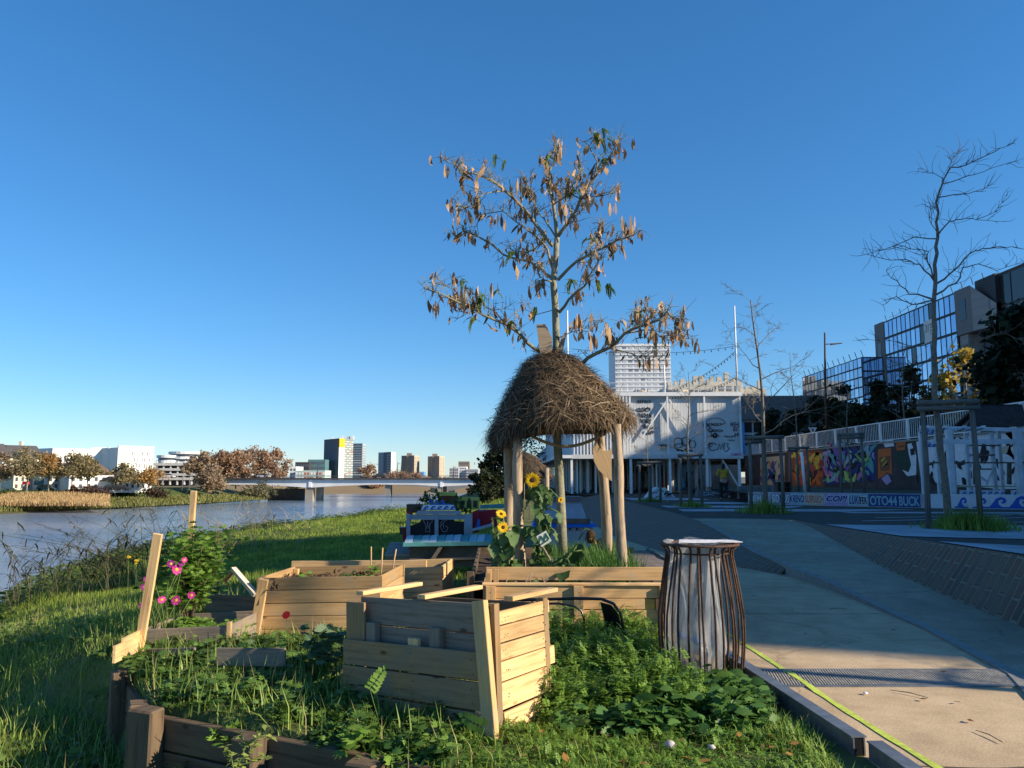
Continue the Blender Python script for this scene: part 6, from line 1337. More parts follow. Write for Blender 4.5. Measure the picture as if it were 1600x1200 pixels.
def person():
    b = on(1128, 34.2); t = thing('person', b, 'woman in mustard jacket and dark trousers walking away across the plaza', 'person'); q = lambda x, y, z: b+Vector((x, y, z))
    skin = M('skin', (.42, .25, .18), .6, .08, 20, 0); dark = M('dark_trousers', (.018, .02, .03), .85, .2, 20, .1); must = M('mustard_jacket', (.42, .25, .035), .85, .15, 12, .15); hairm = M('dark_hair', (.02, .015, .012), .6, .3, 40, .3)
    # body: pelvis 0, spine, neck, head; legs mid stride; arms bent, hands lifted to the face
    v = [q(0, 0, .86), q(0, 0, 1.02), q(0, .01, 1.2), q(0, .01, 1.34), q(0, .01, 1.42), q(0, .03, 1.49), q(0, .04, 1.57),
         q(-.09, 0, .82), q(-.11, .09, .47), q(-.10, .08, .10), q(-.10, .20, .04),
         q(.09, 0, .82), q(.12, .0, .48), q(.17, -.26, .20), q(.19, -.22, .10),
         q(-.17, .01, 1.33), q(-.23, .06, 1.10), q(-.13, .26, 1.26), q(-.09, .32, 1.36),
         q(.17, .01, 1.33), q(.24, .06, 1.10), q(.14, .26, 1.27), q(.10, .32, 1.38)]
    e = [(0, 1), (1, 2), (2, 3), (3, 4), (4, 5), (5, 6), (0, 7), (7, 8), (8, 9), (9, 10), (0, 11), (11, 12), (12, 13), (13, 14), (3, 15), (15, 16), (16, 17), (17, 18), (3, 19), (19, 20), (20, 21), (21, 22)]
    r_ = [.13, .115, .125, .12, .055, .075, .085, .085, .055, .04, .028, .085, .055, .04, .028, .055, .042, .032, .026, .055, .042, .032, .026]
    for base_i in (18, 22):                      # fingers
        h = v[base_i]
        for k in range(5):
            x = (-.03+.016*k); m_ = len(v); v += [h+Vector((x, .03 if k else .0, .035)), h+Vector((x*1.3, .055, .07 if k else .05))]; e += [(base_i, m_), (m_, m_+1)]; r_ += [.010, .008]
    skin_obj('body', v, e, r_, skin, t)
    jv = [q(0, 0, .95), q(0, 0, 1.05), q(0, .01, 1.2), q(0, .01, 1.36), q(-.18, .01, 1.34), q(-.245, .06, 1.10), q(-.16, .21, 1.22), q(.18, .01, 1.34), q(.255, .06, 1.10), q(.17, .21, 1.23)]
    skin_obj('jacket', jv, [(0, 1), (1, 2), (2, 3), (3, 4), (4, 5), (5, 6), (3, 7), (7, 8), (8, 9)], [.175, .16, .155, .12, .085, .065, .055, .085, .065, .055], must, t)
    tv = [q(0, 0, .9), q(-.09, 0, .80), q(-.11, .09, .47), q(-.10, .08, .14), q(.09, 0, .80), q(.12, 0, .48), q(.165, -.24, .22)]
    skin_obj('trousers', tv, [(0, 1), (1, 2), (2, 3), (0, 4), (4, 5), (5, 6)], [.15, .115, .085, .065, .115, .085, .065], dark, t)
    skin_obj('hair', [q(0, .0, 1.62), q(0, -.02, 1.55), q(-.02, -.06, 1.44), q(-.05, -.09, 1.34)], [(0, 1), (1, 2), (2, 3)], [.085, .10, .08, .04], hairm, t)
    for x, y, z, ry in ((-.10, .1, .03, .14), (.19, -.26, .12, .10)): skin_obj('shoe', [q(x, y-.06, z+.03), q(x, y+.06, z+.02), q(x, y+.14, z)], [(0, 1), (1, 2)], [.05, .042, .032], M('dark_shoe', (.03, .02, .02), .7, .2, 20, 0), t)
person()
# ---------- white building on stilts ----------
wb = thing('stilt_building', (9, 50, ZP), 'long white box building raised on thin stilts with tags on its truss front', 'building')
clad = M('white_cladding', (.62, .63, .64), .65, .06, 2, .05, stain=.12); frm = M('white_steel', (.72, .73, .74), .5, .06, 4, .03); dk_ = M('dark_soffit', (.05, .05, .05), .9, .2, 3, 0)
X0, X1, Y0, Y1, ZB, ZU = 3.8, 14.65, 50.0, 98.0, 2.75, 6.75
mb = MB(); mb.box(((X0+X1)/2+.3, 74.05, (ZB+ZU)/2), (X1-X0-.6, 48.0-.5, ZU-ZB-.2)); mb.build('box', clad, wb)
mb = MB()
for i in range(42): x = 7.3+i*.176; mb.beam((x, Y0+.297, ZB+.3), (x, Y0+.297, ZU-.25), .02, .008, (0, 1, 0))
mb.build('cladding_ribs', clad, wb)
mb = MB(); mb.box(((X0+X1)/2, 74, ZB+.02), (X1-X0, 48, .26)); mb.build('floor_slab', M('slab_white', (.55, .56, .57), .7, .1, 3, .05), wb); mb = MB(); mb.box(((X0+X1)/2, 74, ZU+.0), (X1-X0+.1, 48.0, .24)); mb.build('roof_slab', frm, wb)
for u in (985, 1044, 1102, 1158): x = (u-800)/F*Y0; mb = MB(); mb.box((x, Y0+.08, (ZB+ZU)/2), (.11, .11, ZU-ZB-.26)); mb.build('truss_post', frm, wb)
for (u0, v0, u1, v1) in ((1043, 624, 1003, 684), (1046, 624, 1082, 688), (986, 690, 950, 640)): mb = MB(); mb.beam(P(u0, v0, Y0+.08), P(u1, v1, Y0+.08), .09, .08, (0, 1, 0)); mb.build('truss_diagonal', frm, wb)
for i in range(17): mb = MB(); x = 3.95+i*.21; mb.box((x, Y0+.05, (ZB+ZU)/2), (.09, .08, ZU-ZB-.3)); mb.build('screen_slat', frm, wb)
for i in range(40): mb = MB(); y = 50.4+i*1.0; mb.box((X0+.05, y, (ZB+ZU)/2), (.06, .12, ZU-ZB-.3)); mb.build('screen_slat', frm, wb)
mb = MB(); mb.box((X0-.5, 70, ZB+.02), (1.0, 40, .2)); mb.build('balcony', frm, wb)
mb = MB()
for i in range(60): mb.beam((X0-.97, 50.2+i*.66, ZB+.12), (X0-.97, 50.2+i*.66, ZB+1.15), .03, .03, (0, 1, 0))
mb.beam((X0-.97, 50, ZB+1.17), (X0-.97, 90, ZB+1.17), .05, .05); mb.build('balcony_railing', frm, wb)
k = 0
for (x, y, w_) in [((u-800)/F*Y0, Y0+.15, .15) for u in (893, 985, 1046, 1104, 1154)]+[(random.uniform(X0+.2, X1-.2), random.uniform(51, 68), .09) for _ in range(52)]+[(X0+.1, 52+i*2.2, .09) for i in range(18)]:
    mb = MB(); mb.box((x, y, (ZP+ZB)/2-.06), (w_, w_, ZB-ZP-.12)); mb.build('column', frm, wb)
mb = MB(); mb.beam((13.4, 50.5, ZB-.1), (14.4, 50.5, .9), .1, .08, (0, 1, 0)); mb.build('brace', frm, wb)
mb = MB()
for i in range(20): mb.beam((X0+.2+i*.57, Y0+.3, ZU+.12), (X0+.2+i*.57, Y0+.3, ZU+.75), .025, .025, (0, 1, 0))
for z in (.42, .75): mb.beam((X0, Y0+.3, ZU+z), (X1, Y0+.3, ZU+z), .025, .025)
mb.build('roof_railing', frm, wb)
for u in (1005, 1068): x = (u-800)/F*52; mb = MB(); mb.lathe((x, 52.5, ZU+.12), [(.3, 0), (.3, .25), (.55, .25), (.5, .38), (0, .42)], 12, sm=False); mb.build('roof_vent', M('beige_vent', (.45, .40, .32), .8, .15, 5, .1), wb)
for (u, v0, nm) in ((888, 485, 0), (1154, 478, 1), (1040, 570, 2)): x = (u-800)/F*50.3; a = Vector((x, 50.3, ZU+.1)); mb = MB(); b = P(u, v0, 50.3); mb.tube([a, Vector((x, 50.3, b.z))], [.07, .045], 8); mb.build('mast', frm, wb)
# tags and throw-ups painted on the front cladding
tg = MB(); YT = Y0+.27
def scrawl(u, v, w_, h, n, r_=.022, seed=0, Y=None):
    rg = random.Random(seed); Y = Y or YT
    pts = []; 
    for i in range(n):
        q = i/(n-1); pts.append(P(u+w_*q+w_*.14*math.sin(i*2.1+seed), v+h*.5*math.sin(i*1.7+seed*1.3)*rg.uniform(.4, 1.0), Y))
    fine = []
    for a, b, c, d in zip([pts[0]]+pts[:-2], pts[:-1], pts[1:], pts[2:]+[pts[-1]]):
        for k_ in range(4): t_ = k_/4; fine.append(.5*((2*b)+(c-a)*t_+(2*a-5*b+4*c-d)*t_*t_+(3*b-a-3*c+d)*t_**3))
    tg.tube(fine, r_, 5, False)
def loop(u, v, ru, rv, r_=.024, a0=0, a1=6.4): tg.tube([P(u+ru*math.cos(a0+(a1-a0)*i/18), v+rv*math.sin(a0+(a1-a0)*i/18), YT) for i in range(19)], r_, 5, False)
for s_ in range(5): scrawl(995+s_*3, 640+s_*9, 22-s_*2, 9, 16, .02, s_)
for (u, v, ru, rv) in ((1060, 692, 7, 8), (1071, 690, 6, 7), (1082, 694, 5, 6), (1064, 698, 10, 5)): loop(u, v, ru, rv)
scrawl(1058, 704, 26, 3, 12, .026, 21)
for i in range(5): loop(1102+i*4, 664+i*4, 3, 3, .022)
loop(1117, 681, 3.2, 3.2, .022); scrawl(1106, 663, 24, 6, 18, .018, 31); scrawl(1108, 673, 22, 5, 16, .018, 32); scrawl(1107, 681, 16, 4, 14, .018, 33); loop(1118, 662, 15, 9, .016, 3.3, 6.3); scrawl(1132, 682, 16, 3, 12, .016, 36); scrawl(1138, 688, 10, 3, 9, .016, 37)
scrawl(1030, 696, 12, 4, 12, .03, 41)
loop(1114, 698, 6, 6, .024, .6, 5.9); loop(1110, 695, 3, 3, .02); 
tg.tube([P(u, v, YT) for u, v in ((1121, 703), (1124, 693), (1126, 702), (1129, 692), (1131, 704), (1132, 692), (1138, 693), (1136, 698), (1140, 700), (1137, 704), (1133, 706))], .024, 5, False)
tg.build('tag_graffiti', G['black'], wb)
for s_, u0, u1, v, h in (('WEHL', 1141, 1156, 667, .3), ('BS', 1145, 1153, 674, .26), ('64', 1147, 1154, 682, .26), ('ARPAIX', 994, 1018, 630, .22)):
    a = P(u0, v, YT); text_mesh(s_, 'tag_lettering', G['black'], a, (1, 0, 0), (0, 0, 1), h, (u1-u0)/F*YT, .004, wb, .01, .2)
mb = MB(); mb.slab([P(1031, 700, YT), P(1041, 700, YT), P(1040, 705, YT), P(1032, 705, YT)], (0, -.004, 0)); mb.build('orange_sticker', G['sand'], wb)
text_mesh('TEMPS', 'banner_lettering', G['pink'], P(1141, 712, Y0-.02), (1, 0, 0), (0, 0, 1), .18, .72, .004, wb, .02)
# wall and paint under the building
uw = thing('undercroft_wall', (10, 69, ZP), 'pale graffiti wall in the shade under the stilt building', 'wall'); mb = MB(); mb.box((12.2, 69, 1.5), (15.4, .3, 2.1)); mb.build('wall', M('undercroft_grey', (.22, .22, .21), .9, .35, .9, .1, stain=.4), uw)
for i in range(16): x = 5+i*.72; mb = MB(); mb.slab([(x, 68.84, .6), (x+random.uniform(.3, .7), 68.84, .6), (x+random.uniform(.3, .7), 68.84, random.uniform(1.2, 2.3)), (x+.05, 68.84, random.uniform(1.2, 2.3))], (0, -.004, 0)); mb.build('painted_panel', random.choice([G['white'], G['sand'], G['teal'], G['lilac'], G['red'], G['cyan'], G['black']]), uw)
for (u0, u1, Y, z1, lb) in ((1085, 1145, 42, .78, 'low painted block wall behind the woman'), (1150, 1215, 38, 1.05, 'dark graffiti bench block behind the stakes right of the woman')):
    a = on(u0, Y); b = on(u1, Y); t = thing('concrete_block', a.lerp(b, .5), lb, 'block'); mb = MB(); mb.beam(a+Z3*(z1-ZP)/2, b+Z3*(z1-ZP)/2, .4, z1-ZP); mb.build('block', M('block_grey', (.16, .16, .17), .9, .3, 3, .1), t)
    mb = MB()
    mb.tube([a.lerp(b, .12+.76*i/17)+Vector((.12*math.sin(i*2.4), -.204, (z1-ZP)*(.45+.3*math.sin(i*1.9)))) for i in range(18)], .025, 5)
    mb.build('tag', G['white'], t)
# string lights
sl = thing('string_lights', (14.5, 50.3, 10), 'string of bulbs sagging between the masts on the white building', 'string lights'); mb = MB()
for (u0, v0, u1, v1, sag) in ((1155, 540, 893, 545, .4), (1154, 588, 1046, 620, .25), (1150, 548, 1040, 612, .35)):
    a = P(u0, v0, 50.3); b = P(u1, v1, 50.3); pts = [a.lerp(b, i/24)-Z3*sag*4*(i/24)*(1-i/24) for i in range(25)]; m2 = MB(); m2.tube(pts, .014, 4); m2.build('cable', blackm, sl)
    for p in pts[1:-1]: mb.lathe(p-Z3*.12, [(0, -.05), (.04, -.02), (.04, .03), (.015, .09), (0, .1)], 6)
o = mb.build('bulbs', M('bulb_dark', (.05, .05, .05), .4, .2, 9, 0), sl); o['kind'] = 'stuff'
# ---------- mirrored office block on the upper street ----------
gl = GLASS('mirror_glass', (.46, .55, .68), .02, .95); glb = GLASS('mirror_glass_blue', (.36, .46, .62), .03, .95); gld = GLASS('dark_glass', (.05, .045, .04), .12, .2); gln = GLASS('open_dark_pane', (.02, .022, .026), .2, .1)
mul = M('dark_mullion', (.03, .032, .036), .6, .2, 4, 0); conc = M('office_concrete', (.27, .255, .24), .9, .08, 1.2, .1, stain=.15)
def brick_conc():
    m, nt, b = base_mat('concrete_block_cladding', .9, .2); L = nt.links.new; g = nd(nt, 'ShaderNodeNewGeometry'); mp = nd(nt, 'ShaderNodeMapping'); mp.inputs['Rotation'].default_value = (R(90), 0, R(90)); L(g.outputs['Position'], mp.inputs['Vector'])
    br = nd(nt, 'ShaderNodeTexBrick', Scale=.55); br.inputs['Color1'].default_value = (.30, .285, .27, 1); br.inputs['Color2'].default_value = (.26, .25, .24, 1); br.inputs['Mortar'].default_value = (.19, .18, .175, 1); br.inputs['Mortar Size'].default_value = .012; L(mp.outputs['Vector'], br.inputs['Vector']); L(br.outputs['Color'], b.inputs['Base Color']); return m
cbk = brick_conc()
ob = thing('office_building', (60, 80, 3.3), 'tall mirror glass office block with grey concrete ends on the upper street', 'building')
ZT1 = 22.3
mb = MB(); prism(mb, [(50.15, 87.2), (75, 87.2), (75, 104.4), (50.15, 104.4)], 3.3, ZT1-.05); mb.build('core', mul, ob)
mb = MB(); prism(mb, [(50, 104.4), (75, 104.4), (75, 107), (50, 107)], 14.2, ZT1); prism(mb, [(50.2, 104.4), (75, 104.4), (75, 105.2), (50.2, 105.2)], 3.3, 14.15); mb.build('concrete_end', cbk, ob)
mb = MB(); prism(mb, [(50, 84.2), (50.6, 80.8), (75, 80.8), (75, 87.2), (50, 87.2)], 17.2, ZT1, z1s=[ZT1, 19.6, ZT1, ZT1, ZT1]); prism(mb, [(50.3, 85.6), (75, 85.6), (75, 87.2), (50.3, 87.2)], 3.3, 17.15); mb.build('concrete_end', cbk, ob)
mb = MB(); prism(mb, [(52.0, 81), (75, 81), (75, 85.6), (52.0, 85.6)], 3.3, 17.15); mb.build('recess_core', mul, ob)
mb = MB(); prism(mb, [(51.2, 74), (75, 74), (75, 82.5), (51.2, 82.5)], 3.3, 22.75); prism(mb, [(51.2, 45.5), (75, 45.5), (75, 73.99), (51.2, 73.99)], 3.3, 24.0)
prism(mb, [(51.2, 39.5), (75, 39.5), (75, 45.49), (51.2, 45.49)], 3.3, 11.5); prism(mb, [(51.2, -9.7), (75, -9.7), (75, 39.49), (51.2, 39.49)], 3.3, 24.5); mb.build('dark_wing', M('dark_wing_wall', (.06, .05, .045), .7, .2, 2, 0), ob)  # unseen roofline shaped to shade the plaza, with a gap sunning the yellow tree
mb = MB(); prism(mb, [(51.25, -6.1), (75, -6.1), (75, 3.8), (51.25, 3.8)], 24.51, 29.0); mb.build('stair_tower', cbk, ob)  # unseen roof block added to cast the shade band on the grass
mb = MB(); prism(mb, [(50.7, 80.8), (51.19, 80.8), (51.19, 84.4), (50.7, 84.4)], 18.5, 22.75); mb.build('roof_edge', mul, ob)
fc = Facade(ob, 100)
fc.add((50.15, 104.3), (50.15, 87.3), 8.5, ZT1-.1, 15, 6, .80, .86, gl, 'pane', .03, .06, skip=lambda c, r: (c in (9, 10) and r == 4), pat=lambda c, r: gln if (c*7+r*5) % 19 == 0 else (gl if (c+r) % 3 else glb))
fc.add((50, 106.7), (50, 104.7), 17.2, 19.6, 1, 1, .5, .9, gln, 'window', .0, .1); fc.add((50, 86.6), (50, 84.8), 18.6, 21.2, 1, 1, .62, .9, gln, 'window', 0, .1)
fc.add((52, 85.5), (52, 81), 10.2, 17.0, 3, 2, .85, .9, gl, 'pane', .03, .06); fc.add((51.2, 82), (51.2, 48), 12.5, 22.5, 11, 3, .92, .92, gld, 'dark_pane', .03, .06)
fc.done()
for i in range(12): mb = MB(); y = 104-i*2; mb.beam((50.3, y, ZT1), (50.1, y, ZT1+.8), .06, .06); mb.build('roof_spike', mul, ob)
a = Vector((50.06, 93.9, 17.75)); mb = MB(); mb.slab([(50.05, 94.1, 17.5), (50.05, 91.9, 17.5), (50.05, 91.9, 20.2), (50.05, 94.1, 20.2)], (-.08, 0, 0)); s_ = mb.build('sign_panel', M('pale_sign', (.62, .62, .58), .6, .06, 4, 0), ob)
text_mesh('arg', 'sign_lettering', G['black'], (49.96, 93.8, 18.35), (0, -1, 0), (0, 0, 1), 1.35, 1.7, .01, ob, -.02)
o2 = thing('office_annex', (52, 115, 3.3), 'lower office wing with small square mirror panes, left of the tall mirror glass block', 'building')
mb = MB(); prism(mb, [(47.15, 104.9), (50.1, 104.9), (50.1, 107.1), (70, 107.1), (70, 127), (47.15, 127)], 3.3, 17.55); mb.build('core', mul, o2)
fc = Facade(o2, 100); fc.add((47.15, 126.9), (47.15, 105), 4.2, 17.5, 17, 10, .84, .84, gl, 'pane', .03, .06, pat=lambda c, r: gln if (c*11+r*7) % 37 == 0 else (gl if (c+r) % 2 else glb)); fc.add((47.15, 104.9), (50.0, 104.9), 4.2, 17.5, 3, 7, .9, .88, gl, 'pane', .03, .06, pat=lambda c, r: gln if (c, r) == (1, 4) else glb); fc.done()
for i in range(12): mb = MB(); y = 126-i*1.9; mb.beam((47.4, y, 17.55), (47.1, y, 18.5), .07, .07); mb.build('roof_spike', mul, o2)
o3 = thing('glass_pavilion', (47, 137, 3.3), 'small low mirror glass wing at the far end of the office blocks', 'building'); mb = MB(); prism(mb, [(47.15, 128), (60, 128), (60, 141), (47.15, 141)], 3.3, 14.2); mb.build('core', mul, o3)
fc = Facade(o3, 60); fc.add((47.15, 141), (47.15, 128), 4, 14, 8, 5, .82, .84, gl, 'pane', .03, .06, pat=lambda c, r: gln if (c+r) % 2 and c < 3 else gl); fc.done()
gb = thing('grey_hall', (33, 108, 3.3), 'grey roofed hall with glazed front and blue pillars behind the bare tree', 'building')
mb = MB(); prism(mb, [(29.5, 105), (41, 105), (41, 122), (29.5, 122)], 3.3, 9.0); mb.build('wall', M('hall_white', (.5, .52, .55), .7, .1, 2, 0), gb)
mb = MB(); prism(mb, [(28.9, 104), (41.6, 104), (40.0, 122), (30.5, 122)], 9.0, 12.4, z1s=[12.2, 12.2, 12.6, 12.6]); prism(mb, [(38, 103.6), (41.6, 103.9), (41.6, 104), (38, 104)], 8.2, 12.2); mb.build('roof', M('grey_roof', (.14, .145, .15), .8, .15, 2, .05), gb)
fc = Facade(gb, 60); fc.add((29.6, 105), (40.9, 105), 5.5, 8.9, 9, 2, .8, .8, gln, 'window', .03, .06); fc.done()
for x in (30.6, 34.6): mb = MB(); mb.box((x, 104.6, 6.1), (.5, .3, 5.6)); mb.build('pillar', G['skyblue'], gb)
# street lamps, yield sign
def street_lamp(base, h, label, arm=1.2, m=None, group='street lamps', s=1.0):
    t = thing('street_lamp', base, label, 'street lamp', group); base = Vector(base); mb = MB(); mb.tube([base, base+Vector((.10, 0, h*.6)), base+Vector((.22, 0, h))], [.11*s, .085*s, .06*s], 8); mb.build('pole', m or mul, t)
    mb = MB(); mb.tube([base+Vector((.2, 0, h*.9)), base+Vector((arm*.6, 0, h*.905))], .035*s, 6); mb.build('arm', m or mul, t); mb = MB(); mb.beam(base+Vector((arm*.55, 0, h*.9)), base+Vector((arm*1.3, 0, h*.91)), .22*s, .10*s, taper=.6); mb.build('lamp_head', m or mul, t); return t
lb = PX(1291, 672, 22.5); street_lamp((22.5, lb.y, 3.3), 8.6, 'tall dark street lamp with one arm standing before the mirror glass wing', 1.1, rustm)
ys = thing('yield_sign', (21.3, 55.7, 3.3), 'white triangular give way sign on a post above the mural wall', 'road sign'); q = PX(1270, 674, 21.3); yv = q.y; zc_ = q.z
mb = MB(); mb.tube([(21.3, yv+.05, 3.3), (21.3, yv+.05, zc_+.2)], .04, 8); mb.build('post', steel, ys); mb = MB(); mb.slab([(20.98, yv, zc_+.28), (21.62, yv, zc_+.28), (21.3, yv, zc_-.26)], (0, .02, 0)); pl_ = mb.build('plate', M('sign_face', (.6, .61, .62), .5, .05, 4, 0), ys)
mb = MB(); mb.slab([(21.24, yv-.004, zc_+.18), (21.36, yv-.004, zc_+.18), (21.34, yv-.004, zc_-.02), (21.26, yv-.004, zc_-.02)], (0, -.003, 0)); mb.slab([(21.34, yv-.004, zc_+.13), (21.40, yv-.004, zc_+.13), (21.40, yv-.004, zc_+.08), (21.34, yv-.004, zc_+.08)], (0, -.003, 0)); mb.build('symbol', G['black'], pl_)
# hedge and trees along the upper street
dk1 = ((.012, .022, .010), (.035, .045, .018)); dk2 = ((.02, .02, .012), (.06, .045, .02)); ye = ((.26, .18, .03), (.55, .42, .09)); cfr = ((.006, .014, .006), (.016, .030, .012))
def us_tree(u, Y, vtop, wpx, cols, label, **kw):
    x = (u-800)/F*Y; h = P(u, vtop, Y).z-3.3; return ftree(label, (x, Y, 3.3), h, wpx/F*Y, cols, barkm, **kw)
us_tree(1207, 84, 640, 46, dk1, 'low dark hedge tree above the wall, nearest the white building', seed=1, trunk=.05, nl=4500, lsz=0.31, group='dark trees on the upper street')
us_tree(1243, 80, 640, 50, dk1, 'dark round tree behind the give way sign, left side', seed=2, trunk=.05, nl=4500, lsz=0.31, group='dark trees on the upper street')
us_tree(1283, 78, 618, 60, dk1, 'dark tree at the foot of the street lamp', seed=3, trunk=.06, nl=6600, lsz=0.28, group='dark trees on the upper street')
us_tree(1325, 74, 600, 56, dk1, 'dark pointed tree right of the street lamp', seed=4, trunk=.06, nl=6000, lsz=0.26, group='dark trees on the upper street', shape='column')
us_tree(1375, 70, 594, 60, dk1, 'dark leafy tree before the corner of the mirror glass wing', seed=5, trunk=.06, nl=6900, lsz=0.25, group='dark trees on the upper street', shape='cone')
us_tree(1424, 66, 566, 58, dk2, 'brownish half bare tree before the mirror glass block', seed=6, trunk=.1, nl=1300, lsz=.32, group='dark trees on the upper street', gaps=.6)
us_tree(1302, 68, 628, 62, dk1, 'dark bushy tree between the street lamp and the pointed tree', seed=11, trunk=.04, nl=5000, lsz=.28, group='dark trees on the upper street')
us_tree(1405, 62, 606, 66, dk1, 'dark bushy tree right of the mirror glass corner', seed=12, trunk=.04, nl=5000, lsz=.28, group='dark trees on the upper street')
us_tree(1448, 60, 622, 56, dk2, 'dark brown bushy tree left of the tallest bare tree trunk', seed=13, trunk=.04, nl=3600, lsz=.26, group='dark trees on the upper street', gaps=.8)
us_tree(1345, 60, 632, 70, dk1, 'low dark shrub above the white railing', seed=7, trunk=.02, nl=4500, lsz=0.22, cat='shrub', name='shrub')
us_tree(1462, 57, 580, 60, ((.05, .035, .012), (.15, .11, .03)), 'thin brown autumn tree left of the yellow tree', seed=8, trunk=.12, nl=1100, lsz=.26, gaps=.55)
us_tree(1515, 52, 545, 88, ye, 'yellow autumn tree between the office block and the dark evergreen', seed=9, trunk=.15, nl=2600, lsz=.26, gaps=.7, trans=.5)
us_tree(1622, 40, 470, 150, cfr, 'big dark evergreen at the right edge', seed=10, trunk=.04, nl=7000, lsz=.32, gaps=1, clumps=60, trans=.1)
bare_tree('bare_tree.007', 'bare tree on the upper street with crossing branches before the mirror glass', (29, 58, 3.3), 7.5, 71, (0, 0), .4, barkm, 12, tr=.014, start=.25)
# ---------- white tower and roofs behind the white building ----------
def block(name, label, u0, u1, vt, vb, Y, depth, wall, cat='building', group=None, side=0.0, slant=0.0):
    """an upright block whose front face spans photo columns u0..u1 at distance Y"""
    a = P(u0, vb, Y); b = P(u1, vb, Y); zt_ = P((u0+u1)/2, vt, Y).z; zb_ = min(a.z, b.z); t = thing(name, ((a.x+b.x)/2, Y+depth/2, zb_), label, cat, group)
    if slant: b = P(u1, vb, Y+slant)
    d = Vector((b.x-a.x, slant, 0)).normalized(); n = Vector((-d.y, d.x, 0))*depth; c = b+n; e = a+n
    mb = MB(); prism(mb, [(a.x, Y), (b.x, Y+slant), (c.x, c.y), (e.x, e.y)], zb_-.5, zt_); mb.build('wall', wall, t); return t, Vector((a.x, Y, zb_)), Vector((b.x, Y+slant, zb_)), zt_
twall = M('tower_white', (.60, .62, .64), .7, .06, .5, 0); twin = M('tower_window', (.40, .42, .45), .5, .2, .5, 0); twd = M('tower_window_dark', (.16, .18, .22), .4, .2, .5, 0)
t, a, b, zt_ = block('apartment_tower', 'white apartment tower with rows of small windows above the white building', 963, 1050, 537, 660, 260, 18, twall)
rows = 16; hh = (zt_-1-a.z)/16*1.0
rng = random.Random(4); fc = Facade(t, 100); fc.add(a, b, P(963, 618, 260).z, zt_-.6, 9, 11, .62, .46, None, 'window', .02, .1, pat=lambda c, r: twd if rng.random() < .14 else twin); fc.done()
mb = MB()
for i in range(12): z = P(963, 618, 260).z+(zt_-.6-P(963, 618, 260).z)/11*i; mb.box(((a.x+b.x)/2, 259.9, z), (b.x-a.x+.2, .25, .5))
mb.build('floor_bands', M('tower_band', (.68, .69, .70), .7, .05, 1, 0), t)
roofw = M('beige_render', (.50, .46, .38), .8, .12, .4, 0); 
for (u0, u1, vt, Y, lb) in ((1046, 1118, 602, 150, 'beige roof block with chimneys behind the white building, left one'), (1112, 1160, 596, 155, 'beige roof block with chimneys behind the flag mast'), (1158, 1200, 608, 160, 'low pale roof block right of the flag mast')):
    t, a, b, zt_ = block('roof_block', lb, u0, u1, vt, 680, Y, 12, roofw, group='roofs behind the white building')
    n = int((u1-u0)/10)
    for i in range(n): x = a.x+(b.x-a.x)*(i+.5)/n; mb = MB(); h = random.uniform(.6, 2.2); mb.box((x, Y+2, zt_+h/2), (random.uniform(.5, 1.1), .8, h)); mb.build('chimney', roofw, t)
    fc = Facade(t, 30); fc.add(a, b, zt_-2.2, zt_-.6, max(3, n), 1, .6, .6, twd, 'window', .02, .1); fc.done()
# ---------- midground: shrubs, second hut, painted play boat ----------
ftree('dark evergreen riverside shrub left of the hut posts', at_b(772, 790, 52), 3.7, 2.7, ((.018, .028, .012), (.05, .06, .025)), barkm, 'shrub', 'shrub', 3200, .22, .02, 1, None, 31, shape='round')
ftree('greyish riverside bush behind the evergreen shrub', at_b(788, 790, 60), 4.6, 3.2, ((.06, .055, .03), (.14, .12, .07)), barkm, 'shrub', 'shrub', 2600, .2, .05, .8, None, 32)
ftree('pale brown half bare tree seen under the hut roof', (1.0, 66, -.3), 5.4, 5.2, ((.10, .075, .05), (.22, .17, .11)), barkm, 'tree', 'tree', 2400, .16, .1, .6, None, 33)
ftree('dark low bush beside the far thatched hut', at_b(757, 790, 46), 1.9, 1.7, ((.018, .028, .012), (.05, .06, .025)), barkm, 'shrub', 'shrub', 1200, .16, .02, 1, None, 34)
h2 = thing('thatched_hut', (.6, 28, -.1), 'second thatched hut far behind the first, in the shade', 'hut', 'thatched huts')
thatch('roof', h2, 1.0, 1800, Vector((.0, 18.6, -.62)), Vector((hx, hy, 0)))
for x, y in ((-.1, 27.3), (1.2, 27.3), (-.1, 28.8), (1.2, 28.8)): mb = MB(); mb.tube([(x, y, -.3), (x, y, 1.8)], .08, 9); mb.build('post', logw, h2)
mb = MB()
for i in range(8): mb.tube([(-.12+.18*i, 27.35, 0), (-.12+.18*i, 27.35, 1.6)], .02, 5)
mb.build('slatted_side', greyw, h2)
YB = 13.0; lg = M('bluish_white_paint', (.34, .38, .44), .7, .12, 6, .1, stain=.15); cbm = M('chalkboard_black', (.018, .018, .02), .8, .2, 8, 0); chalk = M('chalk_pink', (.5, .38, .42), .9, .1, 8, 0); redp = M('red_paint', (.35, .012, .03), .6, .15, 6, .05); yelp = M('yellow_paint', (.62, .56, .12), .6, .12, 6, .05); turq = M('turquoise_paint', (.10, .30, .30), .7, .2, 6, .1); bluep = M('bright_blue_paint', (.01, .13, .48), .55, .15, 6, 0)
def q3(u, v, dy=0): return P(u, v, YB+dy)
def panel(parent, name, pts, mat, dy=0, th=.03): mb = MB(); mb.slab([q3(u, v, dy) for u, v in pts], (0, th, 0)); return mb.build(name, mat, parent)
bt = thing('painted_play_boat', q3(690, 860), 'painted wooden play boat with two arched chalkboards and blue waves on top', 'play structure')
for u0, u1 in ((635, 641), (679, 685), (725, 738)): panel(bt, 'post', [(u0, 838), (u1, 838), (u1, 803), (u0, 803)], lg, -.02)
panel(bt, 'top_rail', [(641, 812), (725, 812), (725, 804), (641, 804)], lg, 0)
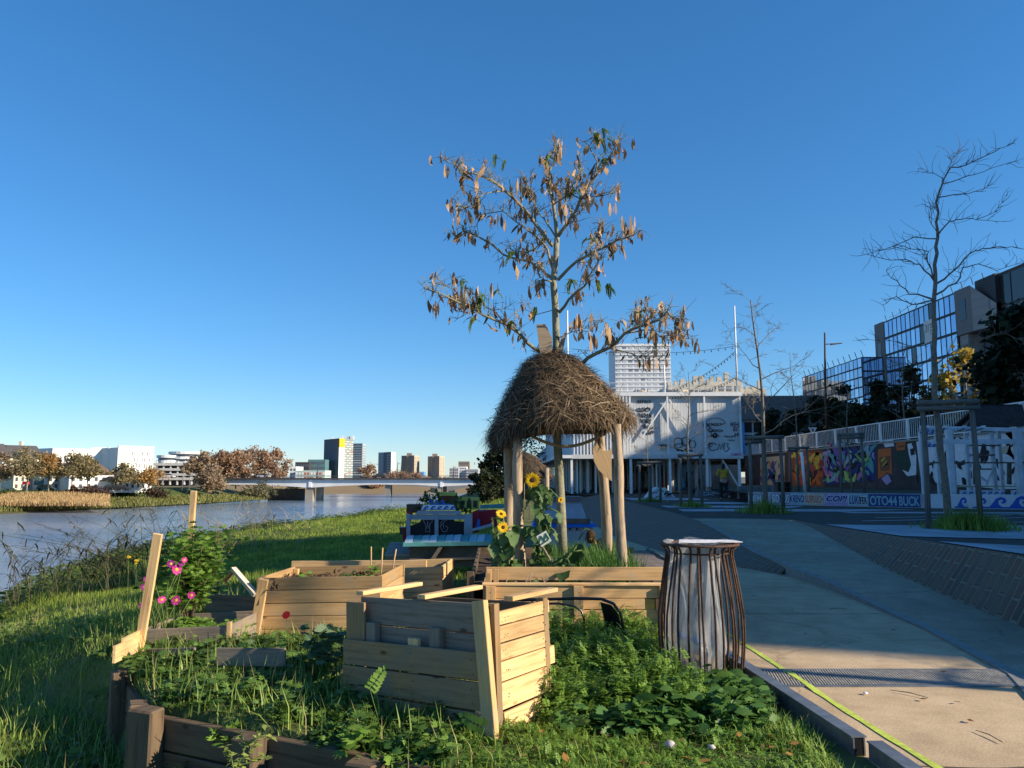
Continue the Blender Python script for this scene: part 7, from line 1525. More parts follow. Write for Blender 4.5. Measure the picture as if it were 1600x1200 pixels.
panel(bt, 'hull_board', [(649, 803.5), (722, 803.5), (719, 798), (653, 798)], lg, -.03)
wbp = panel(bt, 'wave_board', [(658, 797), (712, 797), (709, 789), (661, 789)], whitep, -.03)
mb = MB(); waves(mb, q3(659, 796.5, -.04), (1, 0, 0), (0, 0, 1), 5, 10.3/F*YB, 6.5/F*YB, .004); mb.build('painted_wave', bluep, wbp)
mb = MB(); waves(mb, q3(671, 788.5, 0), (1, 0, 0), (0, 0, 1), 3, 9/F*YB, 8/F*YB, .025, -1); mb.slab([q3(671, 789), (q3(706, 789)), q3(703, 787), q3(672, 786)], (0, .025, 0)); mb.build('wave_cutout', bluep, bt)
for pts, s_ in (([(641, 838), (679, 838), (679, 804.5), (668, 804.5), (660, 808), (656, 816), (641, 822)], 'T'), ([(685, 838), (725, 838), (725, 815), (711, 815), (707, 808), (700, 804.5), (685, 804.5)], 'G')):
    h = panel(bt, 'chalkboard', pts, cbm, .02)
    if s_ == 'T': L = [[(661, 812), (676, 812), (675, 816), (672, 817), (671, 826), (672, 831), (665, 831), (666, 822), (663, 816), (661, 812)], [(668, 815), (669, 826)]]
    else: L = [[(700, 812), (693, 812), (689, 817), (689, 825), (692, 831), (698, 830), (700, 824), (696, 822)], [(691, 811), (700, 809)], [(687, 823), (690, 820)], [(698, 813), (694, 815), (692, 820), (694, 826)]]
    mb = MB()
    for l in L: mb.tube([q3(u, v, .012) for u, v in l], .0045, 5)
    mb.build('chalk_drawing', chalk, h)
panel(bt, 'red_panel', [(734, 832), (748, 832), (748, 797), (744, 797), (737, 801)], redp, .15); panel(bt, 'red_panel', [(632, 832), (636, 838), (636, 800), (643, 798), (645, 803), (637, 804)], redp, .05); panel(bt, 'blue_panel', [(743, 824), (750, 824), (750, 813), (747, 810)], bluep, .1)
mb = MB(); mb.beam(q3(738, 828, -.1), q3(772, 819, -.1), .25, .03); mb.build('side_seat', lg, bt); mb = MB(); mb.beam(q3(748, 812, .3), q3(776, 809, .3), .05, .28); mb.build('red_back', redp, bt)
panel(bt, 'side_board', [(746, 808), (790, 806), (790, 797), (746, 796)], lg, .5); panel(bt, 'side_board', [(750, 795), (788, 794), (788, 787), (750, 789)], turq, .7)
yh = thing('yellow_house_board', q3(732, 797, .9), 'yellow house shaped board with three windows on the play boat', 'board')
mb = MB(); mb.slab([q3(u, v, .9) for u, v in ((714, 796), (749, 796), (749, 777), (714, 776))], (0, .03, 0)); mb.build('board', yelp, yh)
for pts in ([(719, 793), (725, 793), (725, 782), (719, 782)], [(729.5, 793), (736.5, 793), (736.5, 783), (733, 777.5), (729.5, 783)], [(739.5, 793), (746, 793), (746, 782), (739.5, 782)]): h = panel(yh, 'window', pts, M('brown_pane', (.10, .06, .045), .7, .2, 5, 0), .89, .008)
mb = MB(); mb.slab([q3(u, v, .8) for u, v in ((681, 774), (712, 775), (713, 770), (681, 769))], (0, .3, 0)); o = mb.build('yellow_plank', yelp, origin=q3(697, 774, .8)); tag(o, 'bright yellow plank lying across the top of the play boat planter', 'plank'); panel(bt, 'planter_box', [(686, 797), (714, 797), (714, 775), (686, 775)], M('brown_red_box', (.22, .06, .03), .7, .2, 5, 0), .82, .3)
dbx = thing('black_planter_box', q3(648, 800, .3), 'black box planter with plants at the left end of the play boat', 'planter'); mb = MB(); mb.box(q3(648, 794, .4), (.24, .3, .14)); mb.build('box', blackm, dbx)
for (u, v, r_, lb) in ((652, 795, .13, 'leafy plant in the black box planter'), (676, 778, .17, 'green trailing plant behind the blue wave cut-outs'), (668, 781, .12, 'small leafy plant left of the blue wave cut-outs'), (712, 787, .15, 'leafy plant between the waves and the yellow house board'), (728, 799, .15, 'low leafy plant below the yellow house board')):
    t = thing('potted_plant', q3(u, v+4, .35), lb, 'plant', 'plants on the play boat'); c = q3(u, v, .35); V, Fc = leaf_cloud(c.x, c.y, c.z-.05, r_, r_*1.1, 60, LEAF, .06, .11, 1.3); bulk_obj('foliage', V, Fc, LEAFM('shrub_leaf', (0, 0, 0), (0, 0, 0)), t); stems([[c-Z3*.1, c+Z3*.05]], .008, green_stem, 'stem', t)
tb = thing('striped_table', q3(700, 870, -.6), 'low plank table top painted turquoise and white before the play boat', 'table')
for k in range(11):
    u0 = 632+12.4*k; mb = MB(); a = [P(u0, 848, 11.9), P(u0+12, 847, 11.9), P(u0+15, 836-.4*k*.5, 12.75), P(u0+4, 837-.4*k*.5, 12.75)]; mb.slab(a, (0, 0, -.03)); mb.build('plank', [M('table_white', (.50, .58, .62), .6, .15, 8, .1), turq, M('table_pale_blue', (.30, .48, .52), .6, .15, 8, .1), M('table_green', (.32, .44, .36), .6, .15, 8, .1)][(k*5+k//3) % 4], tb)
mb = MB(); mb.beam(P(630, 851, 11.88), P(768, 849, 11.88), .03, .055); mb.build('front_rail', turq, tb)
mb = MB(); mb.slab([P(640, 853, 12.0), P(764, 852, 12.0), P(764, 885, 12.0), P(640, 885, 12.0)], (0, .7, 0)); mb.build('base', M('old_box_wood', (.15, .115, .08), .85, .3, 6, .3), tb); mb = MB(); mb.beam(P(640, 875, 11.95), P(760, 872, 11.95), .05, .03); mb.build('lower_rail', greyw, tb); mb = MB(); mb.beam(P(672, 880, 11.93), P(690, 853, 11.93), .05, .1, (0, 1, 0)); mb.build('brace', greyw, tb)
dk = thing('pallet_deck', P(625, 862, 12.5), 'low grey pallet deck at the left end of the striped table', 'deck'); mb = MB()
for k in range(5): mb.beam(P(603+k*1.5, 866-k*4, 12.2+k*.28), P(642, 866-k*4.2, 12.2+k*.28), .26, .03)
mb.build('top', M('grey_pallet_deck', (.25, .25, .25), .85, .25, 8, .2), dk); mb = MB(); mb.beam(P(603, 872, 12.1), P(641, 872, 12.1), .05, .14); mb.build('front_board', greyw, dk)
st_ = thing('dark_stool', P(632, 832, 13.3), 'dark box seat at the left side of the play boat', 'seat'); mb = MB(); mb.box(P(632, 829, 13.3), (.14, .2, .12)); mb.build('seat', blackm, st_); mb = MB(); mb.box(P(633, 837, 13.3), (.06, .1, .14)); mb.build('leg', redp, st_)
# blue white box, tree guard and tyre behind the hut
bb = thing('blue_white_box', P(890, 880, 12.2), 'white slatted box with a blue edge and grey sheet cone behind the hut', 'planter')
mb = MB()
for k in range(14): u = 838+k*6.2; mb.slab([P(u, 884, 12), P(u+5.8, 884, 12), P(u+5.8, 824, 12), P(u, 824, 12)], (0, .03, 0))
mb.slab([P(836, 884, 12.06), P(926, 884, 12.06), P(926, 824, 12.06), P(836, 824, 12.06)], (0, .8, 0)); mb.build('box', M('white_blue_slat', (.42, .47, .55), .7, .12, 6, .05), bb)
mb = MB(); mb.slab([P(832, 824, 11.9), P(934, 824, 11.9), P(930, 818, 12), P(834, 818, 12)], (0, .85, 0)); mb.build('blue_edge', bluep, bb)
mb = MB(); mb.slab([P(836, 818, 11.98), P(922, 818, 11.98), P(922, 811, 11.98), P(836, 811, 11.98)], (0, .7, 0)); mb.build('wooden_rim', M('old_box_wood', (0, 0, 0)), bb)
for u in (889, 900): mb = MB(); mb.slab([P(u, 829, 11.99), P(u+3, 829, 11.99), P(u+3, 825, 11.99), P(u, 825, 11.99)], (0, -.004, 0)); mb.build('hole', blackm, bb)
mb = MB(); mb.slab([P(842, 811, 12.1), P(917, 811, 12.1), P(907, 783, 12.3), P(852, 783, 12.3)], (0, .35, 0)); mb.build('sheet_cone', M('grey_plastic_sheet', (.30, .34, .40), .4, .12, 6, .1), bb); mb = MB(); mb.slab([P(850, 783, 12.25), P(909, 783, 12.25), P(909, 776, 12.25), P(850, 776, 12.25)], (0, .45, 0)); mb.build('cone_collar', M('collar_grey', (.12, .13, .15), .6, .15, 6, 0), bb)
ty = thing('tyre', P(938, 870, 10.9), 'dark old tyre half hidden behind the right hut posts', 'tyre'); c = P(945, 868, 10.9); mb = MB(); mb.tube([c+Vector((.17*math.cos(a_), .05*math.sin(a_), .17*math.sin(a_))) for a_ in [2*math.pi*i/28 for i in range(29)]], .065, 10, False); mb.build('tread', M('rubber', (.015, .015, .016), .8, .2, 20, .2), ty)
# ---------- left bank: bridge, towers, houses ----------
bm_ = M('bridge_concrete', (.70, .71, .72), .8, .1, .3, 0, stain=.15); bd = M('bridge_dark', (.05, .05, .055), .7, .2, 1, 0); bp_ = M('pier_concrete', (.30, .27, .22), .9, .15, .3, .1, stain=.25)
bg_ = thing('river_bridge', (-40, 250, -6), 'long pale girder bridge on twin piers across the river', 'bridge')
YBR = 250
mb = MB(); xs_ = [P(u, 750, YBR).x for u in (340, 400, 445, 485, 525, 590, 650, 690, 730, 800, 880)]; zt1 = P(500, 749.5, YBR).z; zbv = [757, 757.5, 759.5, 762, 759.5, 757, 757.5, 760, 758, 757, 760]
zb1 = [P(500, v, YBR).z for v in zbv]
for (x0, b0), (x1, b1) in zip(list(zip(xs_, zb1))[:-1], list(zip(xs_, zb1))[1:]): mb.add([(x0, YBR, b0), (x1, YBR, b1), (x1, YBR, zt1), (x0, YBR, zt1), (x0, YBR+9, b0), (x1, YBR+9, b1), (x1, YBR+9, zt1), (x0, YBR+9, zt1)], [(0, 1, 2, 3), (5, 4, 7, 6), (3, 2, 6, 7), (0, 4, 5, 1)])
mb.build('girder', bm_, bg_)
mb = MB(); mb.box(((xs_[0]+xs_[-1])/2, YBR+4.4, zt1+.3), (xs_[-1]-xs_[0], 10.4, .5)); mb.build('deck', bd, bg_)
for z in (zt1+.95, zt1+1.3): mb = MB(); mb.box(((xs_[0]+xs_[-1])/2, YBR-.7, z), (xs_[-1]-xs_[0], .1, .1)); mb.build('rail', bd, bg_)
for u0, u1, v in ((478, 488, 784), (488.5, 497, 784), (684, 689, 775), (690, 695, 775)): x0 = P(u0, 770, YBR).x; x1 = P(u1, 770, YBR).x; mb = MB(); mb.box(((x0+x1)/2, YBR+2+(4 if u0 in (488.5, 690) else 0), -2.6), (x1-x0, 3, 8.4)); mb.build('pier', bp_, bg_)
for u in (485, 690): mb = MB(); x = P(u, 750, YBR).x; mb.box((x, YBR-.15, (zt1+P(u, 761, YBR).z)/2), (.9, .25, zt1-P(u, 761, YBR).z)); mb.build('joint_panel', whitep, bg_)
ab = thing('bridge_abutment', (P(362, 765, 246).x, 252, -3), 'brown retaining wall and bank under the left end of the bridge', 'wall'); mb = MB(); mb.box((P(445, 770, 256).x, 258, -4.3), (11, 4, 4)); mb.build('wall', M('brown_wall', (.13, .10, .075), .9, .25, .4, .1, stain=.3), ab)
b2_ = thing('arched_bridge', (-10, 335, -6), 'grey low arched bridge seen under the pale bridge', 'bridge'); mb = MB(); g2 = M('grey_bridge', (.21, .20, .19), .9, .12, .3, 0)
us_ = [603, 620, 640, 660, 675, 690, 705, 722, 740, 760, 780, 800, 830]; vb_ = [757, 758.5, 759.5, 760.5, 762, 765, 767, 763, 760.5, 759.5, 761, 765, 767]
for i in range(len(us_)-1): x0, x1 = P(us_[i], 755, 335).x, P(us_[i+1], 755, 335).x; z0, z1 = P(700, vb_[i], 335).z, P(700, vb_[i+1], 335).z; zt2 = P(700, 752.5, 335).z; mb.add([(x0, 335, z0), (x1, 335, z1), (x1, 335, zt2), (x0, 335, zt2), (x0, 345, z0), (x1, 345, z1), (x1, 345, zt2), (x0, 345, zt2)], [(0, 1, 2, 3), (5, 4, 7, 6), (3, 2, 6, 7), (0, 4, 5, 1)])
mb.build('arch_girder', g2, b2_)
for u in (606, 677, 705): x = P(u, 765, 337).x; mb = MB(); mb.box((x, 339, -3.4), (2.2, 6, 5.4)); mb.build('pier', bp_, b2_)
# cars on the bridge and the left bank
def car(c, rz, col, label, L=4.2):
    t = thing('parked_car', c, label, 'car', 'cars on the far bank and bridge'); m = Matrix.Rotation(rz, 3, 'Z'); c = Vector(c)
    def sec(x, w_, z0, z1): return [c+m@Vector((x, s_*w_, z)) for s_, z in ((-1, z0), (-1, z1), (1, z1), (1, z0))]
    def loft(secs, mat, nm, par):
        mb = MB(); vs = [p for s_ in secs for p in s_]; k = len(secs); fs = [(i*4+j, i*4+(j+1) % 4, (i+1)*4+(j+1) % 4, (i+1)*4+j) for i in range(k-1) for j in range(4)]+[(0, 1, 2, 3), tuple((k-1)*4+j for j in (3, 2, 1, 0))]; mb.add(vs, fs); return mb.build(nm, mat, par)
    bo = loft([sec(x*L, w_, z0, z1) for x, w_, z0, z1 in ((-.5, .78, .38, .72), (-.46, .84, .26, .84), (-.2, .86, .24, .90), (.18, .86, .24, .86), (.42, .82, .26, .72), (.5, .72, .36, .6))], M('car_paint_'+'_'.join('%d' % (x*100) for x in col), col, .3, .03, 2, 0, .6), 'body', t)
    loft([sec(x*L, w_, .8, z1) for x, w_, z1 in ((-.47, .72, .86), (-.36, .68, 1.34), (-.05, .66, 1.45), (.10, .66, 1.40), (.28, .72, .86))], M('car_glass', (.03, .035, .04), .1, .1, 2, 0, .6), 'windows', bo); loft([sec(x*L, w_, z1, z1+.05) for x, w_, z1 in ((-.36, .67, 1.33), (-.05, .65, 1.44), (.10, .65, 1.39))], bo.data.materials[0], 'roof', bo)
    for x in (-.3, .3):
        for s_ in (-1, 1): mb = MB(); p = c+m@Vector((x*L, s_*.78, .31)); ax = m@Vector((0, .1, 0)); mb.tube([p-ax, p+ax], .31, 12); mb.build('wheel', M('rubber', (0, 0, 0)), t)
car((P(412, 748, YBR+3).x, YBR+3, zt1+.56), 0, (.6, .6, .62), 'white car crossing the left part of the bridge'); car((P(592, 748, YBR+3).x, YBR+3, zt1+.56), 3.1, (.03, .03, .035), 'dark car crossing the middle of the bridge')
car((P(263, 750, 262).x, 262, 1.1), .1, (.62, .62, .62), 'white car on the parking ramp of the far bank')
for u, lb in ((72, 'small teal car parked behind the golden reeds'), (176, 'dark car parked before the white house'), (190, 'second dark car parked before the white house')): car((P(u, 765, 198).x, 198, -1.9), .2, (.03, .10, .10) if u == 72 else (.02, .02, .025), lb)
# lamp poles on the bridge and the far bank
for i, (u, v0, v1, Y, lb) in enumerate(((413, 749, 722, 251, 'first thin lamp pole on the bridge from the left'), (428, 749, 724, 251, 'second thin lamp pole on the bridge from the left'), (495, 749, 724, 251, 'thin lamp pole on the bridge before the big grey tower'), (620, 749, 722, 251, 'thin lamp pole on the bridge right of the white tower'), (626, 749, 720, 251, 'thin lamp pole on the bridge left of the first brown tower'), (708, 749, 728, 251, 'last thin lamp pole on the bridge to the right'), (243, 766, 728, 206, 'lamp pole on the far bank left of the parking deck'), (254, 766, 738, 206, 'shorter lamp pole on the far bank before the parking deck'), (284, 766, 736, 206, 'lamp pole on the far bank at the right of the parking deck'), (295, 766, 740, 206, 'rightmost lamp pole on the far bank beside the brown trees'))):
    a = P(u, v0, Y); b = P(u, v1, Y); street_lamp(a, b.z-a.z, lb, .8, steel if Y < 240 else mul, 'lamp poles along the river', 1.3)
def fgrid(t, a, b, z0, z1, nc, nr, m, fw=.6, fh=.5, nm='window', lim=100, pat=None):
    fc = Facade(t, lim); fc.add(a, b, z0, z1, nc, nr, fw, fh, m, nm, .03, .15, pat=pat); fc.done()
def tower(name, label, pts, vt, Yb, walls, group=None, vb=750):
    """footprint corners as (photo column, distance), front corners first"""
    fp = [((u-800)/F*Y, Y) for u, Y in pts]; zt_ = P(pts[0][0], vt, pts[0][1]).z; t = thing(name, (sum(p[0] for p in fp)/len(fp), sum(p[1] for p in fp)/len(fp), -2), label, 'building', group)
    mb = MB(); n = len(fp); vs = [(x, y, -2) for x, y in fp]+[(x, y, zt_) for x, y in fp]; mats = []
    for i in range(n): mb.add([vs[i], vs[(i+1) % n], vs[n+(i+1) % n], vs[n+i]], [(0, 1, 2, 3)], None, min(i, len(walls)-1))
    mb.add(vs[n:], [tuple(range(n))]); mb.build('wall', walls, t); return t, [Vector((*p, -2)) for p in fp], zt_
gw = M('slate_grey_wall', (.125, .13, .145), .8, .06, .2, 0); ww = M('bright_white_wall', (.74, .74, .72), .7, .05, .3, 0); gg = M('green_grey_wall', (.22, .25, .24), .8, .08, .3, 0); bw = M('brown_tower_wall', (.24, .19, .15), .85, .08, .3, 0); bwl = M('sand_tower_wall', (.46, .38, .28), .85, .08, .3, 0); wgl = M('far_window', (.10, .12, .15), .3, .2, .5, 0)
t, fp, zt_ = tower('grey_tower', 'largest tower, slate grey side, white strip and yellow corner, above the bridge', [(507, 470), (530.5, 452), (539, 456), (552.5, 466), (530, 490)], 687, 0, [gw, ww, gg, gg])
fgrid(t, fp[1], fp[2], 2, zt_-9, 2, 14, wgl, .28, .45, pat=lambda c, r: G['orange'] if (c*3+r*5) % 11 == 0 else (G['skyblue'] if (c+r*3) % 7 == 0 else wgl), lim=28); fgrid(t, fp[2], fp[3], 2, zt_-1, 4, 15, ww, .8, .26, 'balcony', 60, pat=lambda c, r: G['orange'] if (c*7+r*3) % 17 == 0 else (ww if (c+r) % 2 else M('pale_grey_balcony', (.42, .46, .45), .7, .1, 1, 0)))
mb = MB(); d = (fp[2]-fp[1]); mb.beam(fp[1]+d*.02+Vector((0, -.25, zt_+2-2.6)), fp[2]+Vector((0, -.25, zt_+2-2.6)), .5, 5.0); mb.build('yellow_corner', M('tower_yellow', (.72, .42, .02), .6, .05, 1, 0), t)
mb = MB()
for i in range(9): p = fp[0].lerp(fp[3], random.uniform(.1, .9)); h = random.uniform(.8, 2.6); mb.box((p.x+1, p.y+3, zt_+h/2), (random.uniform(.5, 2), 1, h))
mb.build('roof_plant', ww, t)
t, fp, zt_ = tower('glass_tower', 'blue grey glass tower standing right behind the largest grey tower', [(548, 500), (567, 498), (572.5, 512), (552, 530)], 693, 0, [M('blue_grey_glass', (.16, .19, .22), .4, .2, .3, 0), M('pale_glass', (.38, .44, .47), .4, .15, .3, 0)])
fgrid(t, fp[0], fp[1], 2, zt_-1, 7, 13, None, .7, .5, pat=lambda c, r: ww if (c*5+r*7) % 5 in (0, 2) and r < 10 else M('pale_glass', (0, 0, 0)), lim=91); fgrid(t, fp[1], fp[2], 2, zt_-1, 2, 13, wgl, .6, .3, lim=26)
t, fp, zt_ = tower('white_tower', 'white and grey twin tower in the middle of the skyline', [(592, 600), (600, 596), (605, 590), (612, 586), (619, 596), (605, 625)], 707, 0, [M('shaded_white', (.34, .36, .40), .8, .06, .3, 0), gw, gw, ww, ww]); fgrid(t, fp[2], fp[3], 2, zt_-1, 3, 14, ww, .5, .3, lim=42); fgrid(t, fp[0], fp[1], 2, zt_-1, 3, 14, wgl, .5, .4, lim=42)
for k, (u0, um, u1, vt, lb) in enumerate(((628, 648, 656, 712, 'brown slab tower, left one of the brown pair'), (669, 687, 695, 713, 'brown slab tower, right one of the brown pair'))):
    t, fp, zt_ = tower('brown_tower', lb, [(u0, 660), (um, 650), (u1, 665), ((u0+u1)/2, 690)], vt, 0, [bw, bwl], 'brown tower pair'); fgrid(t, fp[0], fp[1], 2, zt_-1, 6, 14, wgl, .35, .45, lim=84); fgrid(t, fp[1], fp[2], 2, zt_-1, 3, 14, wgl, .35, .45, lim=16)
    mb = MB(); p = fp[0].lerp(fp[1], .6); mb.box((p.x, p.y+2, zt_/2+.5), (4, 4.2, zt_+3)); mb.build('stair_shaft', bw, t)
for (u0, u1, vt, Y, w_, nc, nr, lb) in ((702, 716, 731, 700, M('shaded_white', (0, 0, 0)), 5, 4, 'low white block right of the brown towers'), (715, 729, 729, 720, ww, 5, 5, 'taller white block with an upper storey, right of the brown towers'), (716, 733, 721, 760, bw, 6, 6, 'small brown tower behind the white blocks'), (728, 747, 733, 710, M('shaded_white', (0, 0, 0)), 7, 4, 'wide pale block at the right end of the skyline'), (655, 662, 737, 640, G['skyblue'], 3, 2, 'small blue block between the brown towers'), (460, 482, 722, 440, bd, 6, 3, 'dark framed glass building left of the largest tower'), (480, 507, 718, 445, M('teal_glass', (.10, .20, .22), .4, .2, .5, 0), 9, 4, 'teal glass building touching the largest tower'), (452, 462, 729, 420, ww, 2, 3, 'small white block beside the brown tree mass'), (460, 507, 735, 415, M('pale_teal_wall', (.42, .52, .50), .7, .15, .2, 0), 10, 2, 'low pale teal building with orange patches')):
    t, a, b, zt_ = block('town_block', lb, u0, u1, vt, 765, Y, 14, w_); fgrid(t, a, b, P(u0, 750, Y).z, zt_-.5, nc, nr, wgl if 'teal' not in lb or 'touch' in lb else G['orange'], .55, .5, pat=(lambda c, r: G['orange'] if c in (3, 4, 7, 8) else ww) if 'orange' in lb else None)
t, a, b, zt_ = block('long_shed', 'long low white shed on the far bank seen under the bridge', 425, 556, 757, 769, 400, 14, ww); fgrid(t, a, b, a.z+.8, zt_-1.2, 14, 1, wgl, .7, .45)
# far-left houses
crm = M('cream_wall', (.62, .57, .45), .8, .08, .3, 0); slate = M('slate_roof', (.075, .07, .075), .8, .2, .5, 0); brn = M('brown_roof', (.13, .085, .065), .85, .2, .5, 0); trm = M('window_dark', (.06, .07, .085), .3, .2, .5, 0)
def house(label, u0, u1, v_eave, v_top, Y, depth, wall, roof, nc, nr, rtop=.7, group='houses on the far bank', slant=None):
    slant = (u1-u0)/F*Y*.8 if slant is None else slant
    t, a, b, ze = block('house', label, u0, u1, v_eave, 767, Y, depth, wall, 'house', group, 0, slant); zt_ = P((u0+u1)/2, v_top, Y+depth/2).z; mb = MB()
    L_ = (b-a).length; d = (b-a).normalized(); n = Vector((-d.y, d.x, 0)); k = L_*(1-rtop)/2; pt = lambda x, y, z: a+d*x+n*y+Z3*(z-a.z)
    vs = [pt(-.3, -.3, ze), pt(L_+.3, -.3, ze), pt(L_+.3, depth, ze), pt(-.3, depth, ze), pt(k, depth*.35, zt_), pt(L_-k, depth*.35, zt_), pt(L_-k, depth*.6, zt_), pt(k, depth*.6, zt_)]
    mb.add(vs, [(0, 1, 5, 4), (1, 2, 6, 5), (2, 3, 7, 6), (3, 0, 4, 7), (4, 5, 6, 7)]); rf_ = mb.build('roof', roof, t)
    for i in range(max(1, nc//3)): mb = MB(); mb.box(pt(k+(L_-2*k)*(i+.6)/max(1, nc//3), depth*.5, zt_+.5), (.9, .7, 1.6)); mb.build('chimney', wall, rf_)
    fgrid(t, a, b, a.z+.3, ze-.2, nc, nr, trm, .4, .55); return t
house('cream house with a dark mansard roof at the left edge of the far bank', -60, 16, 714, 692, 214, 12, crm, slate, 6, 4, .9)
house('large house with a dark slate roof behind the left bank trees', 14, 68, 716, 696, 226, 14, crm, slate, 5, 4, .9)
house('small cream house with a red awning behind the far bank plane trees', 20, 75, 742, 730, 208, 10, crm, brn, 6, 2)
house('grey white two storey house between the plane trees', 74, 108, 742, 729, 207, 10, M('grey_white_wall', (.5, .5, .48), .8, .08, .3, 0), brn, 4, 2)
house('long bright white house with a brown hipped roof', 107, 178, 742, 722, 206, 12, ww, brn, 6, 2, .55)
house('low bright white house right of the long white house', 176, 236, 752, 744, 205, 8, ww, brn, 7, 1, .8)
mb = MB(); a = P(37, 757, 207); mb.slab([a, a+Vector((1.6, 0, 0)), a+Vector((1.5, 0, .8)), a+Vector((.1, 0, .8))], (0, -.8, 0)); o = mb.build('red_awning', redp, origin=a); tag(o, 'small dark red awning on the cream house of the far bank', 'awning')
mb = MB(); a = P(54, 763, 203); mb.box(a+Vector((1.0, 0, 1.9)), (2.4, .2, 2.2)); o = mb.build('billboard', M('teal_glass', (0, 0, 0)), origin=a); tag(o, 'teal billboard standing before the cream houses', 'billboard')
for (u0, u1, vt, Y, w_, nc, nr, lb) in ((78, 142, 700, 262, ww, 8, 3, 'long white modern building with a flat roof behind the trees'), (140, 162, 699, 245, ww, 0, 0, 'blank white cube building behind the brown hipped roof'), (166, 182, 699, 243, ww, 0, 0, 'narrow blank white slab beside the dark gap')):
    t, a, b, zt_ = block('modern_building', lb, u0, u1, vt, 767, Y, 14, w_, group='white modern buildings', slant=(u1-u0)/F*Y*(.8 if nc else .3))
    if nc: fgrid(t, a, b, zt_-9, zt_-3, nc, nr, wgl, .5, .5)
mb = MB(); mb.box((P(164, 720, 247).x, 249, 3), (2.2, 6, 10.5)); o = mb.build('dark_link', gw, origin=(P(164, 720, 247).x, 249, -2)); tag(o, 'dark grey link between the two blank white buildings', 'building')
t, a, b, zt_ = block('modern_building', 'white block with tall narrow windows in five rows on the far bank', 181, 237, 699, 767, 240, 12, ww, group='white modern buildings', slant=9); fgrid(t, a, b, a.z+1, zt_-.8, 14, 6, trm, .22, .62, pat=lambda c, r: M('lit_recess', (.62, .52, .30), .8, .1, 1, 0) if c < 5 else (trm if (c+r) % 3 else M('shaded_white', (0, 0, 0))))
mb = MB(); mb.beam(a+Z3*(zt_-a.z+.3), b+Z3*(zt_-a.z+.3), .5, .5); mb.build('parapet', ww, t)
rt = thing('round_tower', (P(275, 720, 430).x, 440, -2), 'round white stacked apartment building with balcony rings', 'building')
for (u, r_, v0, v1) in ((275, 15.5, 745, 706), (252, 10, 745, 712)):
    x = P(u, 720, 430).x; z0 = -2; z1 = P(u, v1, 430).z; mb = MB(); mb.lathe((x, 430+r_, 0), [(r_*.58, z0), (r_*.58, z1), (0, z1)], 24, sm=False); mb.build('drum', wgl, rt); n = 5 if u == 275 else 3
    for k in range(n): z = z1-1-k*2.8; mb = MB(); mb.lathe((x, 430+r_, 0), [(r_*.5, z), (r_*.66, z), (r_*.66, z+1.4), (r_*.5, z+1.4)], 24, sm=False); mb.build('balcony_ring', ww, rt)
pk = thing('parking_deck', (P(270, 750, 300).x, 300, -2), 'open parking deck with pale parapets and dark levels beside the brown trees', 'car park'); x0, x1 = P(237, 750, 300).x, P(304, 750, 300).x
mb = MB(); mb.box(((x0+x1)/2, 309, 2.2), (x1-x0-1, 14, 9)); mb.build('dark_core', bd, pk)
for v in (725.5, 733.5, 741.5, 748): z = P(270, v, 300).z; mb = MB(); mb.box(((x0+x1)/2+(.5 if v > 740 else 0), 301, z), (x1-x0, 2, .95)); mb.build('parapet', M('parapet_grey', (.52, .51, .48), .8, .1, .5, 0), pk)
for i in range(6): x = x0+(x1-x0)*(i+.5)/6; mb = MB(); mb.box((x, 300.6, 3), (.5, .5, 9)); mb.build('pillar', bm_, pk)
t, a, b, zt_ = block('town_block', 'pale block with a crane like mast behind the brown trees', 296, 330, 719, 765, 380, 12, M('shaded_white', (0, 0, 0))); fgrid(t, a, b, 0, zt_-.5, 8, 4, wgl)
# trees of the far bank
bro = ((.27, .20, .13), (.48, .36, .24)); ora = ((.34, .21, .08), (.58, .37, .14)); oli = ((.22, .19, .10), (.42, .35, .19)); rus = ((.30, .19, .12), (.50, .34, .22)); wil = ((.13, .13, .075), (.26, .24, .13))
for k, (u, Y, vt, wp, co_, tk, lb) in enumerate(((6, 190, 706, 44, bro, .3, 'pale brown plane tree at the left edge of the far bank'), (48, 192, 699, 62, oli, .32, 'biggest olive brown plane tree on the far bank'), (82, 196, 709, 44, ora, .35, 'orange plane tree on the far bank'), (118, 197, 710, 50, oli, .36, 'olive plane tree before the long white house'), (142, 199, 713, 40, oli, .36, 'slim olive plane tree before the brown hipped roof'), (195, 200, 726, 44, oli, .35, 'half bare yellowish tree before the white block'), (238, 206, 735, 46, ora, .3, 'low yellow tree at the right of the white block'),
    (318, 244, 706, 48, bro, .15, 'brown tree at the left end of the brown tree mass'), (346, 250, 704, 46, rus, .15, 'tall rust brown tree left of centre in the brown tree mass'), (372, 254, 703, 44, rus, .15, 'rust brown tree at the centre of the brown tree mass'), (401, 268, 700, 56, rus, .12, 'largest rounded rust brown tree behind the bridge end'), (430, 272, 704, 50, rus, .12, 'rust brown tree at the right end of the brown tree mass'), (335, 240, 735, 46, bro, .05, 'low brown bush below the brown tree mass'), (577, 380, 726, 32, rus, .1, 'round brown tree right of the glass tower above the bridge'), (622, 400, 738, 50, rus, .05, 'wide low brown tree below the brown towers'), (650, 410, 741, 40, rus, .05, 'low brown tree between the brown towers'), (585, 372, 757, 30, rus, .05, 'brown bush under the bridge right of the long shed'), (462, 300, 757, 22, wil, .05, 'dark bush under the bridge beside the left pier'))):
    zb_ = -2.0 if Y < 330 else -2.5; x = (u-800)/F*Y; h = P(u, vt, Y).z-zb_
    ftree(lb, (x, Y, zb_), h, wp/F*Y, co_, M('pale_bark', (.32, .28, .22), .9, .2, 4, 0), 'tree', 'tree', 3200, .62 if Y > 230 else .42, tk, .75 if tk > .2 else .95, 'trees on the far bank', 50+k, clumps=30, trans=.5)
